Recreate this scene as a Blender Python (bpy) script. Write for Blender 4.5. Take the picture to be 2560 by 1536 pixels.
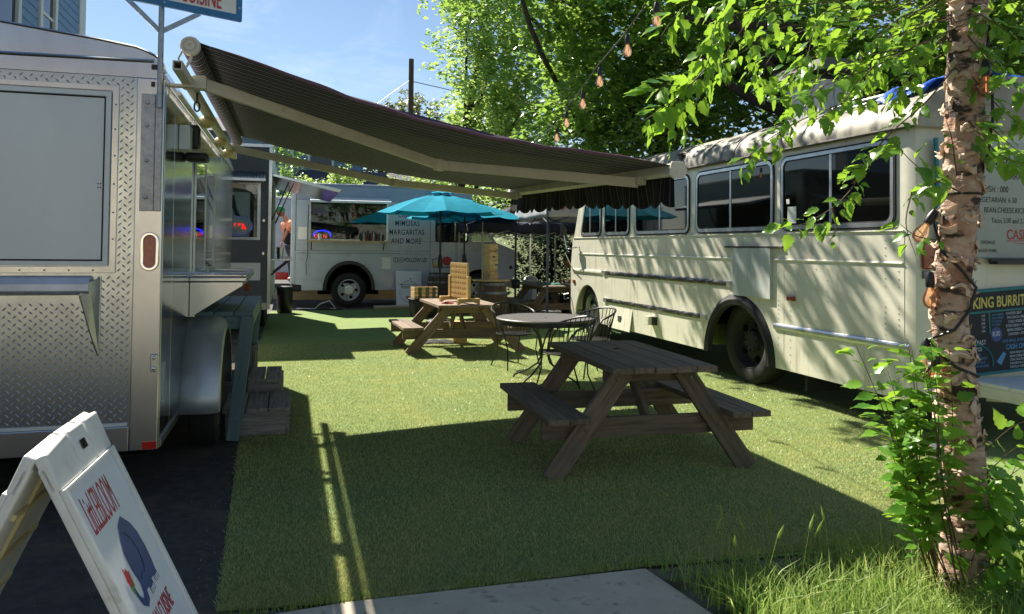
import bpy, bmesh, math, random
import numpy as np
from mathutils import Vector, Matrix
random.seed(7); RNG = np.random.default_rng(7)
for o in list(bpy.data.objects): bpy.data.objects.remove(o)
S = bpy.context.scene
COL = S.collection
V = Vector
# ------------------------------------------------------------------ camera
F, PXC, PYC, EYE = 1930.0, 1280.0, 570.0, 1.53
YAW, PITCH, ROLL = math.atan(557 / F), math.atan(48 / F), 0.011
fw = V((math.sin(YAW) * math.cos(PITCH), math.cos(YAW) * math.cos(PITCH), math.sin(PITCH)))
r0 = V((math.cos(YAW), -math.sin(YAW), 0)); u0 = r0.cross(fw)
rt = math.cos(ROLL) * r0 + math.sin(ROLL) * u0
up = math.cos(ROLL) * u0 - math.sin(ROLL) * r0
cam = bpy.data.cameras.new('camera'); camo = bpy.data.objects.new('camera', cam); COL.objects.link(camo)
cam.sensor_width = 36; cam.lens = F / 2560 * 36; cam.shift_y = (PYC - 768) / 2560
cam.clip_start = 0.05; cam.clip_end = 2000
camo.matrix_world = Matrix(((rt.x, up.x, -fw.x, 0), (rt.y, up.y, -fw.y, 0), (rt.z, up.z, -fw.z, EYE), (0, 0, 0, 1)))
S.camera = camo
# ------------------------------------------------------------------ sky and sun
SUN_A, SUN_B = 0.367, 0.913          # shadow offset per metre of height: +x, -y
W = bpy.data.worlds.new('World'); S.world = W; W.use_nodes = True
wn = W.node_tree.nodes; wl = W.node_tree.links; wn.clear()
wo = wn.new('ShaderNodeOutputWorld'); wb = wn.new('ShaderNodeBackground'); sky = wn.new('ShaderNodeTexSky')
sky.sky_type = 'NISHITA'; sky.sun_disc = False
sky.sun_elevation = math.atan2(1, math.hypot(SUN_A, SUN_B))
sky.sun_rotation = math.atan2(-SUN_A, SUN_B)
sky.air_density = 1.0; sky.dust_density = 0.15; sky.ozone_density = 2.2
# thin cirrus
tc = wn.new('ShaderNodeTexCoord'); mp = wn.new('ShaderNodeMapping'); nz = wn.new('ShaderNodeTexNoise'); rp = wn.new('ShaderNodeValToRGB')
mp.inputs['Scale'].default_value = (2.2, 3.0, 7.0); mp.inputs['Rotation'].default_value = (0.3, 0.5, 0.2)
nz.inputs['Scale'].default_value = 1.6; nz.inputs['Detail'].default_value = 8; nz.inputs['Roughness'].default_value = 0.62; nz.inputs['Distortion'].default_value = 0.6
rp.color_ramp.elements[0].position = 0.52; rp.color_ramp.elements[1].position = 0.8
rp.color_ramp.elements[1].color = (0.45, 0.45, 0.45, 1)
mx = wn.new('ShaderNodeMixRGB'); mx.inputs[2].default_value = (8.5, 9.4, 10.4, 1)
wl.new(tc.outputs['Generated'], mp.inputs[0]); wl.new(mp.outputs[0], nz.inputs['Vector']); wl.new(nz.outputs[0], rp.inputs[0])
wl.new(rp.outputs[0], mx.inputs[0]); wl.new(sky.outputs[0], mx.inputs[1])
wl.new(mx.outputs[0], wb.inputs[0]); wb.inputs[1].default_value = 0.05; wl.new(wb.outputs[0], wo.inputs[0])
sl = bpy.data.lights.new('sun', 'SUN'); sl.energy = 5.0; sl.angle = math.radians(0.53); sl.color = (1.0, 0.93, 0.80)
so = bpy.data.objects.new('sun', sl); COL.objects.link(so); so.location = (-10, 25, 30)
so.rotation_euler = V((SUN_A, -SUN_B, -1)).to_track_quat('-Z', 'Y').to_euler()
S.view_settings.view_transform = 'Standard'; S.view_settings.look = 'None'
S.view_settings.exposure = 1.35; S.view_settings.gamma = 1.0; S.view_settings.use_curve_mapping = False
S.render.engine = 'CYCLES'
S.cycles.max_bounces = 8; S.cycles.transparent_max_bounces = 12; S.cycles.transmission_bounces = 4; S.cycles.glossy_bounces = 4

# ------------------------------------------------------------------ material helpers
def lin(c):
    return tuple(((x / 255) / 12.92 if x / 255 <= 0.04045 else ((x / 255 + 0.055) / 1.055) ** 2.4) for x in c) + (1,)
MATS = {}
def mat(name, c1, c2=None, rough=0.5, metal=0.0, ns=6.0, det=6, lo=0.35, hi=0.65, st=(1, 1, 1), bump=0.0, bs=None, bst=None,
        c3=None, ns3=30.0, lo3=0.6, hi3=0.75, st3=(1, 1, 1), rnd=0.0, coat=0.0, spec=0.5, emit=None, es=0.0, rvar=0.0, trl=0.0, bdist=0.01, isl=None, sheen=0.0):
    m = bpy.data.materials.new(name); m.use_nodes = True; MATS[name] = m
    n = m.node_tree.nodes; l = m.node_tree.links; n.clear()
    out = n.new('ShaderNodeOutputMaterial'); p = n.new('ShaderNodeBsdfPrincipled')
    p.inputs['Roughness'].default_value = rough; p.inputs['Metallic'].default_value = metal
    p.inputs['Specular IOR Level'].default_value = spec
    p.inputs['Coat Weight'].default_value = coat; p.inputs['Coat Roughness'].default_value = 0.08
    if sheen: p.inputs['Sheen Weight'].default_value = sheen
    p.inputs['Base Color'].default_value = lin(c1)
    col = None; tcn = n.new('ShaderNodeTexCoord')
    def noise(scale, st, detail=6, rough_=0.6):
        mpn = n.new('ShaderNodeMapping'); mpn.inputs['Scale'].default_value = st
        t = n.new('ShaderNodeTexNoise'); t.inputs['Scale'].default_value = scale; t.inputs['Detail'].default_value = detail
        t.inputs['Roughness'].default_value = rough_
        if rnd or isl:
            oi = n.new('ShaderNodeObjectInfo'); vm = n.new('ShaderNodeVectorMath'); vm.operation = 'MULTIPLY_ADD'
            vm.inputs[1].default_value = (37, 53, 19)
            cx = n.new('ShaderNodeCombineXYZ')
            for i in range(3): l.new(oi.outputs['Random'], cx.inputs[i])
            l.new(cx.outputs[0], vm.inputs[0]); l.new(tcn.outputs['Object'], vm.inputs[2]); l.new(vm.outputs[0], mpn.inputs[0])
        else:
            l.new(tcn.outputs['Object'], mpn.inputs[0])
        l.new(mpn.outputs[0], t.inputs['Vector']); return t
    def mixc(fac, a, b, lo_, hi_):
        r = n.new('ShaderNodeMapRange'); r.inputs[1].default_value = lo_; r.inputs[2].default_value = hi_
        l.new(fac, r.inputs[0]); x = n.new('ShaderNodeMixRGB'); l.new(r.outputs[0], x.inputs[0])
        if isinstance(a, tuple): x.inputs[1].default_value = a
        else: l.new(a, x.inputs[1])
        x.inputs[2].default_value = b; return x.outputs[0]
    if c2 is not None:
        t = noise(ns, st, det); col = mixc(t.outputs[0], lin(c1), lin(c2), lo, hi)
        if rvar:
            r = n.new('ShaderNodeMapRange'); r.inputs[3].default_value = rough - rvar; r.inputs[4].default_value = rough + rvar
            l.new(t.outputs[0], r.inputs[0]); l.new(r.outputs[0], p.inputs['Roughness'])
    if isl is not None:
        g = n.new('ShaderNodeNewGeometry'); col = mixc(g.outputs['Random Per Island'], col if col is not None else lin(c1), lin(isl), 0.0, 1.0)
    if c3 is not None:
        t3 = noise(ns3, st3, 4); col = mixc(t3.outputs[0], col if col is not None else lin(c1), lin(c3), lo3, hi3)
    if rnd:
        oi = n.new('ShaderNodeObjectInfo'); mr = n.new('ShaderNodeMapRange'); mr.inputs[3].default_value = 1 - rnd; mr.inputs[4].default_value = 1 + rnd
        l.new(oi.outputs['Random'], mr.inputs[0]); vm = n.new('ShaderNodeVectorMath'); vm.operation = 'SCALE'
        if col is not None: l.new(col, vm.inputs[0])
        else: vm.inputs[0].default_value = lin(c1)[:3]
        l.new(mr.outputs[0], vm.inputs['Scale']); col = vm.outputs[0]
    if col is not None: l.new(col, p.inputs['Base Color'])
    if bump:
        tb = noise(bs or ns, bst or st, 5); b = n.new('ShaderNodeBump'); b.inputs['Strength'].default_value = bump; b.inputs['Distance'].default_value = bdist
        l.new(tb.outputs[0], b.inputs['Height']); l.new(b.outputs[0], p.inputs['Normal'])
    if emit is not None:
        p.inputs['Emission Color'].default_value = lin(emit); p.inputs['Emission Strength'].default_value = es
    if trl:
        tr = n.new('ShaderNodeBsdfTranslucent'); ms = n.new('ShaderNodeMixShader'); ms.inputs[0].default_value = trl
        if col is not None: l.new(col, tr.inputs[0])
        else: tr.inputs[0].default_value = lin(c1)
        l.new(p.outputs[0], ms.inputs[1]); l.new(tr.outputs[0], ms.inputs[2]); l.new(ms.outputs[0], out.inputs[0])
    else: l.new(p.outputs[0], out.inputs[0])
    return m
def leafmat(name, c1, c2, tcol, trl=0.5, rough=0.42, spec=0.35):
    """leaf: front colour varies leaf by leaf; light passes through in a yellower green"""
    m = bpy.data.materials.new(name); m.use_nodes = True; MATS[name] = m
    n = m.node_tree.nodes; l = m.node_tree.links; n.clear()
    out = n.new('ShaderNodeOutputMaterial'); p = n.new('ShaderNodeBsdfPrincipled'); g = n.new('ShaderNodeNewGeometry'); oi = n.new('ShaderNodeObjectInfo')
    ad = n.new('ShaderNodeMath'); ad.operation = 'ADD'; fr = n.new('ShaderNodeMath'); fr.operation = 'FRACT'
    l.new(g.outputs['Random Per Island'], ad.inputs[0]); l.new(oi.outputs['Random'], ad.inputs[1]); l.new(ad.outputs[0], fr.inputs[0])
    x = n.new('ShaderNodeMixRGB'); x.inputs[1].default_value = lin(c1); x.inputs[2].default_value = lin(c2); l.new(fr.outputs[0], x.inputs[0])
    p.inputs['Roughness'].default_value = rough; p.inputs['Specular IOR Level'].default_value = spec
    l.new(x.outputs[0], p.inputs['Base Color'])
    t = n.new('ShaderNodeBsdfTranslucent'); y = n.new('ShaderNodeMixRGB'); y.inputs[0].default_value = 0.75; y.inputs[2].default_value = lin(tcol); l.new(x.outputs[0], y.inputs[1])
    l.new(y.outputs[0], t.inputs[0]); ms = n.new('ShaderNodeMixShader'); ms.inputs[0].default_value = trl
    l.new(p.outputs[0], ms.inputs[1]); l.new(t.outputs[0], ms.inputs[2]); l.new(ms.outputs[0], out.inputs[0]); return m
def glassmat(name, tint, refl=0.5, ior=1.5):
    """clear pane: sees through, reflects by Fresnel"""
    m = bpy.data.materials.new(name); m.use_nodes = True; MATS[name] = m
    n = m.node_tree.nodes; l = m.node_tree.links; n.clear()
    out = n.new('ShaderNodeOutputMaterial'); tr = n.new('ShaderNodeBsdfTransparent'); gl = n.new('ShaderNodeBsdfGlossy'); fr = n.new('ShaderNodeFresnel')
    tr.inputs[0].default_value = lin(tint); gl.inputs['Roughness'].default_value = 0.01; fr.inputs[0].default_value = ior
    ms = n.new('ShaderNodeMixShader'); l.new(fr.outputs[0], ms.inputs[0]); l.new(tr.outputs[0], ms.inputs[1]); l.new(gl.outputs[0], ms.inputs[2]); l.new(ms.outputs[0], out.inputs[0]); return m

def bulbmat(name, tint, body, k):
    """smoked amber bulb: mostly clear, a little coating, Fresnel shine"""
    m = bpy.data.materials.new(name); m.use_nodes = True; MATS[name] = m
    n = m.node_tree.nodes; l = m.node_tree.links; n.clear()
    out = n.new('ShaderNodeOutputMaterial'); tr = n.new('ShaderNodeBsdfTransparent'); df = n.new('ShaderNodeBsdfTranslucent'); gl = n.new('ShaderNodeBsdfGlossy'); fr = n.new('ShaderNodeFresnel'); a = n.new('ShaderNodeMixShader'); b = n.new('ShaderNodeMixShader')
    tr.inputs[0].default_value = lin(tint); df.inputs[0].default_value = lin(body); gl.inputs['Roughness'].default_value = 0.03; a.inputs[0].default_value = k; fr.inputs[0].default_value = 1.5
    l.new(tr.outputs[0], a.inputs[1]); l.new(df.outputs[0], a.inputs[2]); l.new(fr.outputs[0], b.inputs[0]); l.new(a.outputs[0], b.inputs[1]); l.new(gl.outputs[0], b.inputs[2]); l.new(b.outputs[0], out.inputs[0]); return m

# ------------------------------------------------------------------ object helpers
OFF = {}
def link(o, parent):
    COL.objects.link(o)
    if parent is not None:
        o.parent = parent; OFF[o.name] = OFF.get(parent.name, V((0, 0, 0)))
def tag(o, label=None, cat=None, group=None, kind=None):
    if label: o['label'] = label
    if cat: o['category'] = cat
    if group: o['group'] = group
    if kind: o['kind'] = kind
    return o
def thing(name, label, cat, loc=(0, 0, 0), rz=0.0, group=None, local=False):
    """Empty at a thing's base. local=True: parts are modelled about its own origin; otherwise in world coordinates"""
    o = bpy.data.objects.new(name, None); COL.objects.link(o); o.empty_display_size = 0.2
    o.location = loc; o.rotation_euler = (0, 0, rz); OFF[o.name] = V((0, 0, 0)) if local else V(loc)
    return tag(o, label, cat, group)
def copy_tree(o, parent=None):
    c = o.copy(); COL.objects.link(c); c.parent = parent
    for ch in o.children: copy_tree(ch, c)
    return c
class MB:
    def __init__(s): s.v = []; s.f = []
    def add(s, vs, fs):
        b = len(s.v); s.v += [V(p) for p in vs]; s.f += [tuple(b + i for i in f) for f in fs]; return s
    def bx(s, x0, x1, y0, y1, z0, z1):
        return s.add([(x0, y0, z0), (x1, y0, z0), (x1, y1, z0), (x0, y1, z0), (x0, y0, z1), (x1, y0, z1), (x1, y1, z1), (x0, y1, z1)],
                     [(3, 2, 1, 0), (4, 5, 6, 7), (0, 1, 5, 4), (1, 2, 6, 5), (2, 3, 7, 6), (3, 0, 4, 7)])
    def bar(s, p0, p1, w, t, upv=(0, 0, 1)):
        p0, p1 = V(p0), V(p1); d = (p1 - p0).normalized(); sd = d.cross(V(upv))
        if sd.length < 1e-4: sd = d.cross(V((0, 1, 0)))
        sd.normalize(); uu = sd.cross(d); a = sd * w / 2; b = uu * t / 2
        return s.add([p0 - a - b, p1 - a - b, p1 + a - b, p0 + a - b, p0 - a + b, p1 - a + b, p1 + a + b, p0 + a + b],
                     [(3, 2, 1, 0), (4, 5, 6, 7), (0, 1, 5, 4), (1, 2, 6, 5), (2, 3, 7, 6), (3, 0, 4, 7)])
    def tube(s, pts, r, n=8, cap=True, closed=False):
        pts = [V(p) for p in pts]; k = len(pts); rs = r if isinstance(r, (list, tuple)) else [r] * k
        vs = []; fs = []; prev = None
        for i, p in enumerate(pts):
            if closed: d = pts[(i + 1) % k] - pts[i - 1]
            else: d = pts[min(i + 1, k - 1)] - pts[max(i - 1, 0)]
            d.normalize()
            if prev is None:
                a = d.cross(V((0, 0, 1)))
                if a.length < 1e-3: a = d.cross(V((1, 0, 0)))
            else:
                a = prev - d * prev.dot(d)
                if a.length < 1e-4: a = d.cross(V((0, 0, 1)))
            a.normalize(); prev = a; b = d.cross(a)
            for j in range(n):
                t = 2 * math.pi * j / n; vs.append(p + (a * math.cos(t) + b * math.sin(t)) * rs[i])
        m = k if closed else k - 1
        for i in range(m):
            for j in range(n):
                i2 = (i + 1) % k; fs.append((i * n + j, i * n + (j + 1) % n, i2 * n + (j + 1) % n, i2 * n + j))
        if cap and not closed: fs.append(tuple(range(n - 1, -1, -1))); fs.append(tuple((k - 1) * n + j for j in range(n)))
        return s.add(vs, fs)
    def lathe(s, prof, c=(0, 0, 0), ax=(0, 0, 1), n=24, cap=True):
        c = V(c); ax = V(ax).normalized(); a = ax.cross(V((0, 0, 1)))
        if a.length < 1e-3: a = V((1, 0, 0))
        a.normalize(); b = ax.cross(a); vs = []; fs = []; k = len(prof)
        for (r, h) in prof:
            for j in range(n):
                t = 2 * math.pi * j / n; vs.append(c + ax * h + (a * math.cos(t) + b * math.sin(t)) * r)
        for i in range(k - 1):
            for j in range(n): fs.append((i * n + j, i * n + (j + 1) % n, (i + 1) * n + (j + 1) % n, (i + 1) * n + j))
        if cap: fs.append(tuple(range(n - 1, -1, -1))); fs.append(tuple((k - 1) * n + j for j in range(n)))
        return s.add(vs, fs)
    def prism(s, poly, ext):
        """closed polygon (3-D points) pushed along ext"""
        k = len(poly); e = V(ext); a = [V(p) for p in poly]
        nrm = V((0, 0, 0))
        for i in range(k): nrm += a[i].cross(a[(i + 1) % k])
        if nrm.dot(e) > 0: a.reverse()
        vs = a + [p + e for p in a]
        fs = [tuple(range(k)), tuple(range(2 * k - 1, k - 1, -1))] + [(i, k + i, k + (i + 1) % k, (i + 1) % k) for i in range(k)]
        return s.add(vs, fs)
    def grid(s, fn, nu, nv):
        vs = [fn(i / nu, j / nv) for i in range(nu + 1) for j in range(nv + 1)]
        return s.add(vs, [(i * (nv + 1) + j, (i + 1) * (nv + 1) + j, (i + 1) * (nv + 1) + j + 1, i * (nv + 1) + j + 1) for i in range(nu) for j in range(nv)])
    def build(s, name, m, parent=None, smooth=False, bev=0.0, seg=2, thick=0.0):
        off = OFF.get(parent.name, V((0, 0, 0))) if parent is not None else V((0, 0, 0))
        me = bpy.data.meshes.new(name); me.from_pydata([tuple(p - off) for p in s.v], [], s.f); me.update()
        me.materials.append(MATS[m] if isinstance(m, str) else m)
        if smooth:
            me.polygons.foreach_set('use_smooth', [True] * len(me.polygons))
            try: me.set_sharp_from_angle(angle=math.radians(42))
            except Exception: pass
        o = bpy.data.objects.new(name, me); link(o, parent)
        if thick:
            q = o.modifiers.new('s', 'SOLIDIFY'); q.thickness = thick; q.offset = 0
        if bev:
            q = o.modifiers.new('b', 'BEVEL'); q.width = bev; q.segments = seg; q.limit_method = 'ANGLE'; q.angle_limit = math.radians(40)
        return o
def box(name, b, m, parent=None, bev=0.0, seg=2):
    return MB().bx(*b).build(name, m, parent, bev=bev, seg=seg)
def plank(name, p0, p1, w, t, m, parent=None, upv=(0, 0, 1), bev=0.004):
    """timber whose grain runs along its own x axis"""
    off = OFF.get(parent.name, V((0, 0, 0))) if parent is not None else V((0, 0, 0))
    p0, p1 = V(p0) - off, V(p1) - off; d = p1 - p0; L = d.length; d.normalize()
    sd = V(upv).cross(d).normalized(); uu = d.cross(sd)
    me = MB().bx(-L / 2, L / 2, -w / 2, w / 2, -t / 2, t / 2)
    mesh = bpy.data.meshes.new(name); mesh.from_pydata([tuple(q) for q in me.v], [], me.f); mesh.materials.append(MATS[m])
    o = bpy.data.objects.new(name, mesh); COL.objects.link(o); o.parent = parent; OFF[o.name] = off
    c = (p0 + p1) / 2
    o.matrix_local = Matrix(((d.x, sd.x, uu.x, c.x), (d.y, sd.y, uu.y, c.y), (d.z, sd.z, uu.z, c.z), (0, 0, 0, 1)))
    if bev:
        q = o.modifiers.new('b', 'BEVEL'); q.width = bev; q.segments = 2; q.limit_method = 'ANGLE'
    return o
def np_mesh(name, verts, faces, m, parent=None, smooth=False):
    """verts (n,3), faces (k,3 or 4) as numpy arrays"""
    if parent is not None: verts = verts - np.array(OFF.get(parent.name, V((0, 0, 0))))
    me = bpy.data.meshes.new(name); k, w = faces.shape
    me.vertices.add(len(verts)); me.vertices.foreach_set('co', np.ascontiguousarray(verts, dtype=np.float32).ravel())
    me.loops.add(k * w); me.loops.foreach_set('vertex_index', np.ascontiguousarray(faces, dtype=np.int32).ravel())
    me.polygons.add(k); me.polygons.foreach_set('loop_start', np.arange(0, k * w, w, dtype=np.int32))
    if smooth: me.polygons.foreach_set('use_smooth', np.ones(k, dtype=bool))
    me.update(calc_edges=True); me.materials.append(MATS[m])
    o = bpy.data.objects.new(name, me); link(o, parent); return o
def text(name, s, size, m, parent, org, xd, yd, ext=0.0015, thick=0.0, sx=1.0, align='LEFT', spacing=1.0, shear=0.0, wob=0.0):
    """lettering as a thin mesh; org is the baseline start, xd and yd the reading and up directions"""
    cu = bpy.data.curves.new(name, 'FONT'); cu.body = s; cu.size = size; cu.extrude = ext; cu.offset = thick; cu.align_x = align; cu.space_character = spacing; cu.shear = shear
    cu.resolution_u = 3
    tmp = bpy.data.objects.new(name + '_tmp', cu); me = bpy.data.meshes.new_from_object(tmp)
    bpy.data.objects.remove(tmp); bpy.data.curves.remove(cu)
    xd, yd = V(xd).normalized(), V(yd).normalized(); zd = xd.cross(yd); off = OFF.get(parent.name, V((0, 0, 0))) if parent is not None else V((0, 0, 0))
    for v in me.vertices:
        x, y, z = v.co; 
        if wob: y += wob * math.sin(x * 19 / max(size, 1e-3) * 0.1 + len(s)); x += wob * math.sin(y * 37 / max(size, 1e-3) * 0.1)
        v.co = V(org) - off + xd * x * sx + yd * y + zd * z
    me.materials.clear(); me.materials.append(MATS[m]); me.name = name
    o = bpy.data.objects.new(name, me); link(o, parent); return o
def rrect(x0, x1, z0, z1, r, n=5):
    pts = []
    for cx, cz, a in ((x1 - r, z1 - r, 0), (x0 + r, z1 - r, 90), (x0 + r, z0 + r, 180), (x1 - r, z0 + r, 270)):
        for i in range(n + 1):
            t = math.radians(a + 90 * i / n); pts.append((cx + r * math.cos(t), cz + r * math.sin(t)))
    return pts
def ring(mb, outer, inner, fn, ext):
    """frame between two closed 2-D loops of equal length; fn maps 2-D to 3-D"""
    k = len(outer); e = V(ext); o = [V(fn(*p)) for p in outer]; i = [V(fn(*p)) for p in inner]
    vs = o + i + [p + e for p in o] + [p + e for p in i]; fs = []
    for a in range(k):
        b = (a + 1) % k
        fs += [(a, b, k + b, k + a), (2 * k + b, 2 * k + a, 3 * k + a, 3 * k + b), (b, a, 2 * k + a, 2 * k + b), (k + a, k + b, 3 * k + b, 3 * k + a)]
    return mb.add(vs, fs)
def arc(c, r, a0, a1, n, fn):
    return [fn(c[0] + r[0] * math.cos(math.radians(a0 + (a1 - a0) * i / n)), c[1] + r[1] * math.sin(math.radians(a0 + (a1 - a0) * i / n))) for i in range(n + 1)]
# ------------------------------------------------------------------ materials
mat('asphalt', (58, 58, 58), (78, 76, 74), rough=0.9, ns=90, bump=0.5, bs=160, c3=(50, 47, 44), ns3=1.3, lo3=0.45, hi3=0.7)
mat('mat_felt', (66, 64, 62), (84, 80, 76), rough=0.98, ns=14, bump=0.5, bs=120, c3=(104, 94, 80), ns3=2.0, lo3=0.52, hi3=0.75, spec=0.2)
mat('concrete', (172, 162, 144), (190, 180, 162), rough=0.85, ns=5, bump=0.25, bs=70, c3=(136, 126, 112), ns3=10, lo3=0.56, hi3=0.72)
mat('earth', (98, 96, 84), (116, 112, 98), rough=1.0, ns=20, bump=0.8, bs=40, c3=(64, 70, 36), ns3=3, lo3=0.45, hi3=0.6)
mat('turf', (108, 130, 76), (126, 144, 88), rough=0.9, ns=26, bump=0.9, bs=170, c3=(130, 142, 84), ns3=2.2, lo3=0.48, hi3=0.7, spec=0.2)
mat('turf_blade', (92, 136, 90), rough=0.40, isl=(212, 206, 140), trl=0.3, spec=0.4, c2=(148, 158, 96), ns=1.3, lo=0.4, hi=0.62)
mat('lawn_blade', (104, 144, 58), None, rough=0.45, isl=(178, 190, 112), trl=0.5, spec=0.35)
mat('bank_grass', (70, 84, 42), (96, 108, 56), rough=0.9, ns=8, bump=1.0, bs=40)
mat('alu', (198, 201, 204), (178, 182, 186), rough=0.22, metal=1.0, ns=4, st=(1, 1, 0.4), rvar=0.06, bump=0.03, bs=3)
mat('alu_side', (190, 194, 190), (176, 182, 178), rough=0.12, metal=1.0, ns=3, bump=0.05, bs=2.2, bdist=0.02)
mat('alu_plate', (182, 190, 194), (162, 170, 174), rough=0.2, metal=1.0, ns=9, rvar=0.06)
mat('alu_panel', (196, 204, 208), (186, 194, 198), rough=0.42, metal=0.35, ns=2, st=(1, 1, 0.3), c3=(186, 194, 198), ns3=5)
mat('alu_satin', (200, 202, 206), (182, 184, 188), rough=0.46, metal=0.6, ns=5, rvar=0.06)
mat('galv', (160, 164, 168), (138, 142, 148), rough=0.4, metal=0.9, ns=40)
mat('steel_dull', (130, 134, 134), (104, 106, 104), rough=0.45, metal=0.9, ns=14)
mat('white_alu', (206, 200, 184), (192, 186, 170), rough=0.45, ns=5, c3=(160, 152, 136), ns3=12, lo3=0.62, hi3=0.8)
mat('table_metal', (92, 90, 92), (76, 74, 76), rough=0.5, metal=0.4, ns=30)
mat('chrome', (225, 225, 225), rough=0.08, metal=1.0)
mat('black_plastic', (22, 22, 23), (30, 30, 31), rough=0.42, ns=30)
mat('black_metal', (14, 14, 15), (24, 23, 22), rough=0.4, ns=40, spec=0.5)
mat('rubber', (24, 24, 25), (34, 33, 32), rough=0.75, ns=20, bump=0.2, bs=50)
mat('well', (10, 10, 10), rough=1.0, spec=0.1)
mat('red_lens', (140, 16, 14), (170, 30, 22), rough=0.15, ns=50, coat=0.6)
mat('red_reflector', (176, 22, 18), rough=0.25, coat=0.5)
mat('amber_lens', (150, 62, 18), (120, 44, 14), rough=0.15, ns=60, coat=0.5)
mat('bus_cream', (216, 213, 196), (207, 204, 187), rough=0.34, ns=2.5, st=(1, 1, 2.0), c3=(160, 150, 126), ns3=6, lo3=0.56, hi3=0.84, st3=(1, 2.2, 0.22), bump=0.06, bs=1.6, bdist=0.03, coat=0.25)
mat('bus_roof', (166, 160, 142), (132, 128, 114), rough=0.6, ns=3, c3=(62, 60, 56), ns3=2.2, lo3=0.44, hi3=0.62, st3=(0.4, 2.2, 0.5))
mat('grime', (52, 50, 46), (86, 82, 74), rough=0.8, ns=20, st=(1, 1, 1))
mat('bus_frame', (206, 208, 210), (186, 188, 190), rough=0.3, metal=0.85, ns=12)
mat('trim_black', (26, 25, 24), (120, 118, 112), rough=0.35, metal=0.3, ns=7, st=(1, 1.2, 6), lo=0.5, hi=0.62)
mat('dark_glass', (7, 8, 9), (12, 13, 13), rough=0.03, ns=1.4, spec=0.55)
glassmat('clear_glass', (225, 232, 230)); bulbmat('bulb_glass', (250, 236, 216), (238, 214, 194), 0.35)
mat('grey_board', (188, 192, 188), (172, 176, 172), rough=0.7, ns=6, st=(1, 2, 0.3), c3=(150, 156, 152), ns3=10, lo3=0.6, hi3=0.72, st3=(1, 6, 0.5))
mat('wood_grey', (120, 106, 88), (88, 77, 65), rough=0.85, ns=3.0, st=(0.8, 12, 12), bump=0.55, bs=6, bst=(1, 24, 24), c3=(58, 52, 46), ns3=5, st3=(1.0, 26, 26), lo3=0.6, hi3=0.72, rnd=0.24, bdist=0.006)
mat('wood_brown', (134, 114, 94), (100, 85, 72), rough=0.8, ns=3.0, st=(0.8, 12, 12), bump=0.5, bs=6, bst=(1, 24, 24), c3=(80, 54, 38), ns3=5, st3=(1.0, 26, 26), lo3=0.6, hi3=0.72, rnd=0.24, bdist=0.006)
mat('wood_pale', (206, 178, 128), (184, 154, 104), rough=0.7, ns=3, st=(0.8, 10, 10), c3=(150, 118, 76), ns3=5, st3=(1, 20, 20), lo3=0.62, hi3=0.74, rnd=0.12)
mat('wood_pine', (202, 170, 108), (186, 152, 92), rough=0.6, ns=3, st=(0.8, 8, 8), rnd=0.08)
mat('wood_end', (146, 100, 66), (98, 70, 50), rough=0.9, ns=14, rnd=0.2)
mat('wood_oldgrey', (150, 145, 138), (112, 108, 102), rough=0.9, ns=3.0, st=(0.8, 12, 12), bump=0.6, bs=6, bst=(1, 24, 24), c3=(54, 50, 46), ns3=5, st3=(1, 24, 24), lo3=0.58, hi3=0.7, rnd=0.18, bdist=0.006)
mat('wood_barrel', (104, 88, 72), (70, 58, 48), rough=0.85, ns=3, st=(12, 12, 0.8), bump=0.4, bs=6, bst=(20, 20, 1), rnd=0.2)
mat('paint_blue', (92, 116, 118), (80, 102, 106), rough=0.55, ns=4, st=(0.8, 8, 8), bump=0.2, bs=8, bst=(1, 20, 20), c3=(112, 132, 130), ns3=18, lo3=0.66, hi3=0.76)
mat('sign_white', (226, 226, 220), (212, 212, 206), rough=0.45, ns=6, c3=(190, 184, 168), ns3=9, lo3=0.6, hi3=0.76)
mat('sign_yellowed', (224, 208, 158), (206, 190, 142), rough=0.6, ns=6)
mat('print_white', (228, 230, 232), (220, 222, 226), rough=0.35, ns=4)
mat('print_red', (176, 40, 56), rough=0.4); mat('print_blue', (46, 74, 136), (38, 62, 122), rough=0.4, ns=8)
mat('print_green', (96, 146, 48), rough=0.4); mat('print_black', (22, 24, 28), rough=0.4); mat('print_navy', (28, 44, 66), rough=0.4)
mat('print_yellow', (206, 172, 92), rough=0.4); mat('ink_black', (36, 36, 40), rough=0.5); mat('ink_red', (176, 40, 32), rough=0.5)
mat('sign_blue', (44, 112, 166), (38, 100, 152), rough=0.45, ns=10)
mat('black_side', (62, 64, 68), (70, 72, 76), rough=0.5, ns=5, bump=0.1, bs=8)
mat('truck_paint', (176, 186, 198), (166, 176, 188), rough=0.3, ns=2, c3=(150, 158, 164), ns3=4, lo3=0.58, hi3=0.8, coat=0.3, bump=0.03, bs=2)
mat('truck_roof', (150, 160, 182), (140, 150, 172), rough=0.35, ns=3)
mat('white_flap', (232, 234, 236), rough=0.4)
mat('inside_dark', (62, 62, 64), (80, 78, 76), rough=0.7, ns=6)
mat('inside_white', (206, 204, 198), rough=0.6)
mat('neon_blue', (30, 40, 255), rough=0.4, emit=(24, 30, 255), es=2.5); mat('neon_red', (255, 40, 30), rough=0.4, emit=(255, 34, 24), es=2.0)
mat('led_blue', (60, 70, 255), rough=0.4, emit=(46, 54, 255), es=0.5); mat('led_red', (255, 70, 60), rough=0.4, emit=(255, 52, 40), es=0.3)
mat('filament', (255, 170, 80), rough=0.4, emit=(255, 150, 70), es=0.9)
mat('teal_fabric', (34, 158, 188), (30, 148, 176), rough=0.9, spec=0.1, ns=5, trl=0.28, st=(1, 1, 1), c3=(30, 138, 162), ns3=14, lo3=0.6, hi3=0.8)
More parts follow.
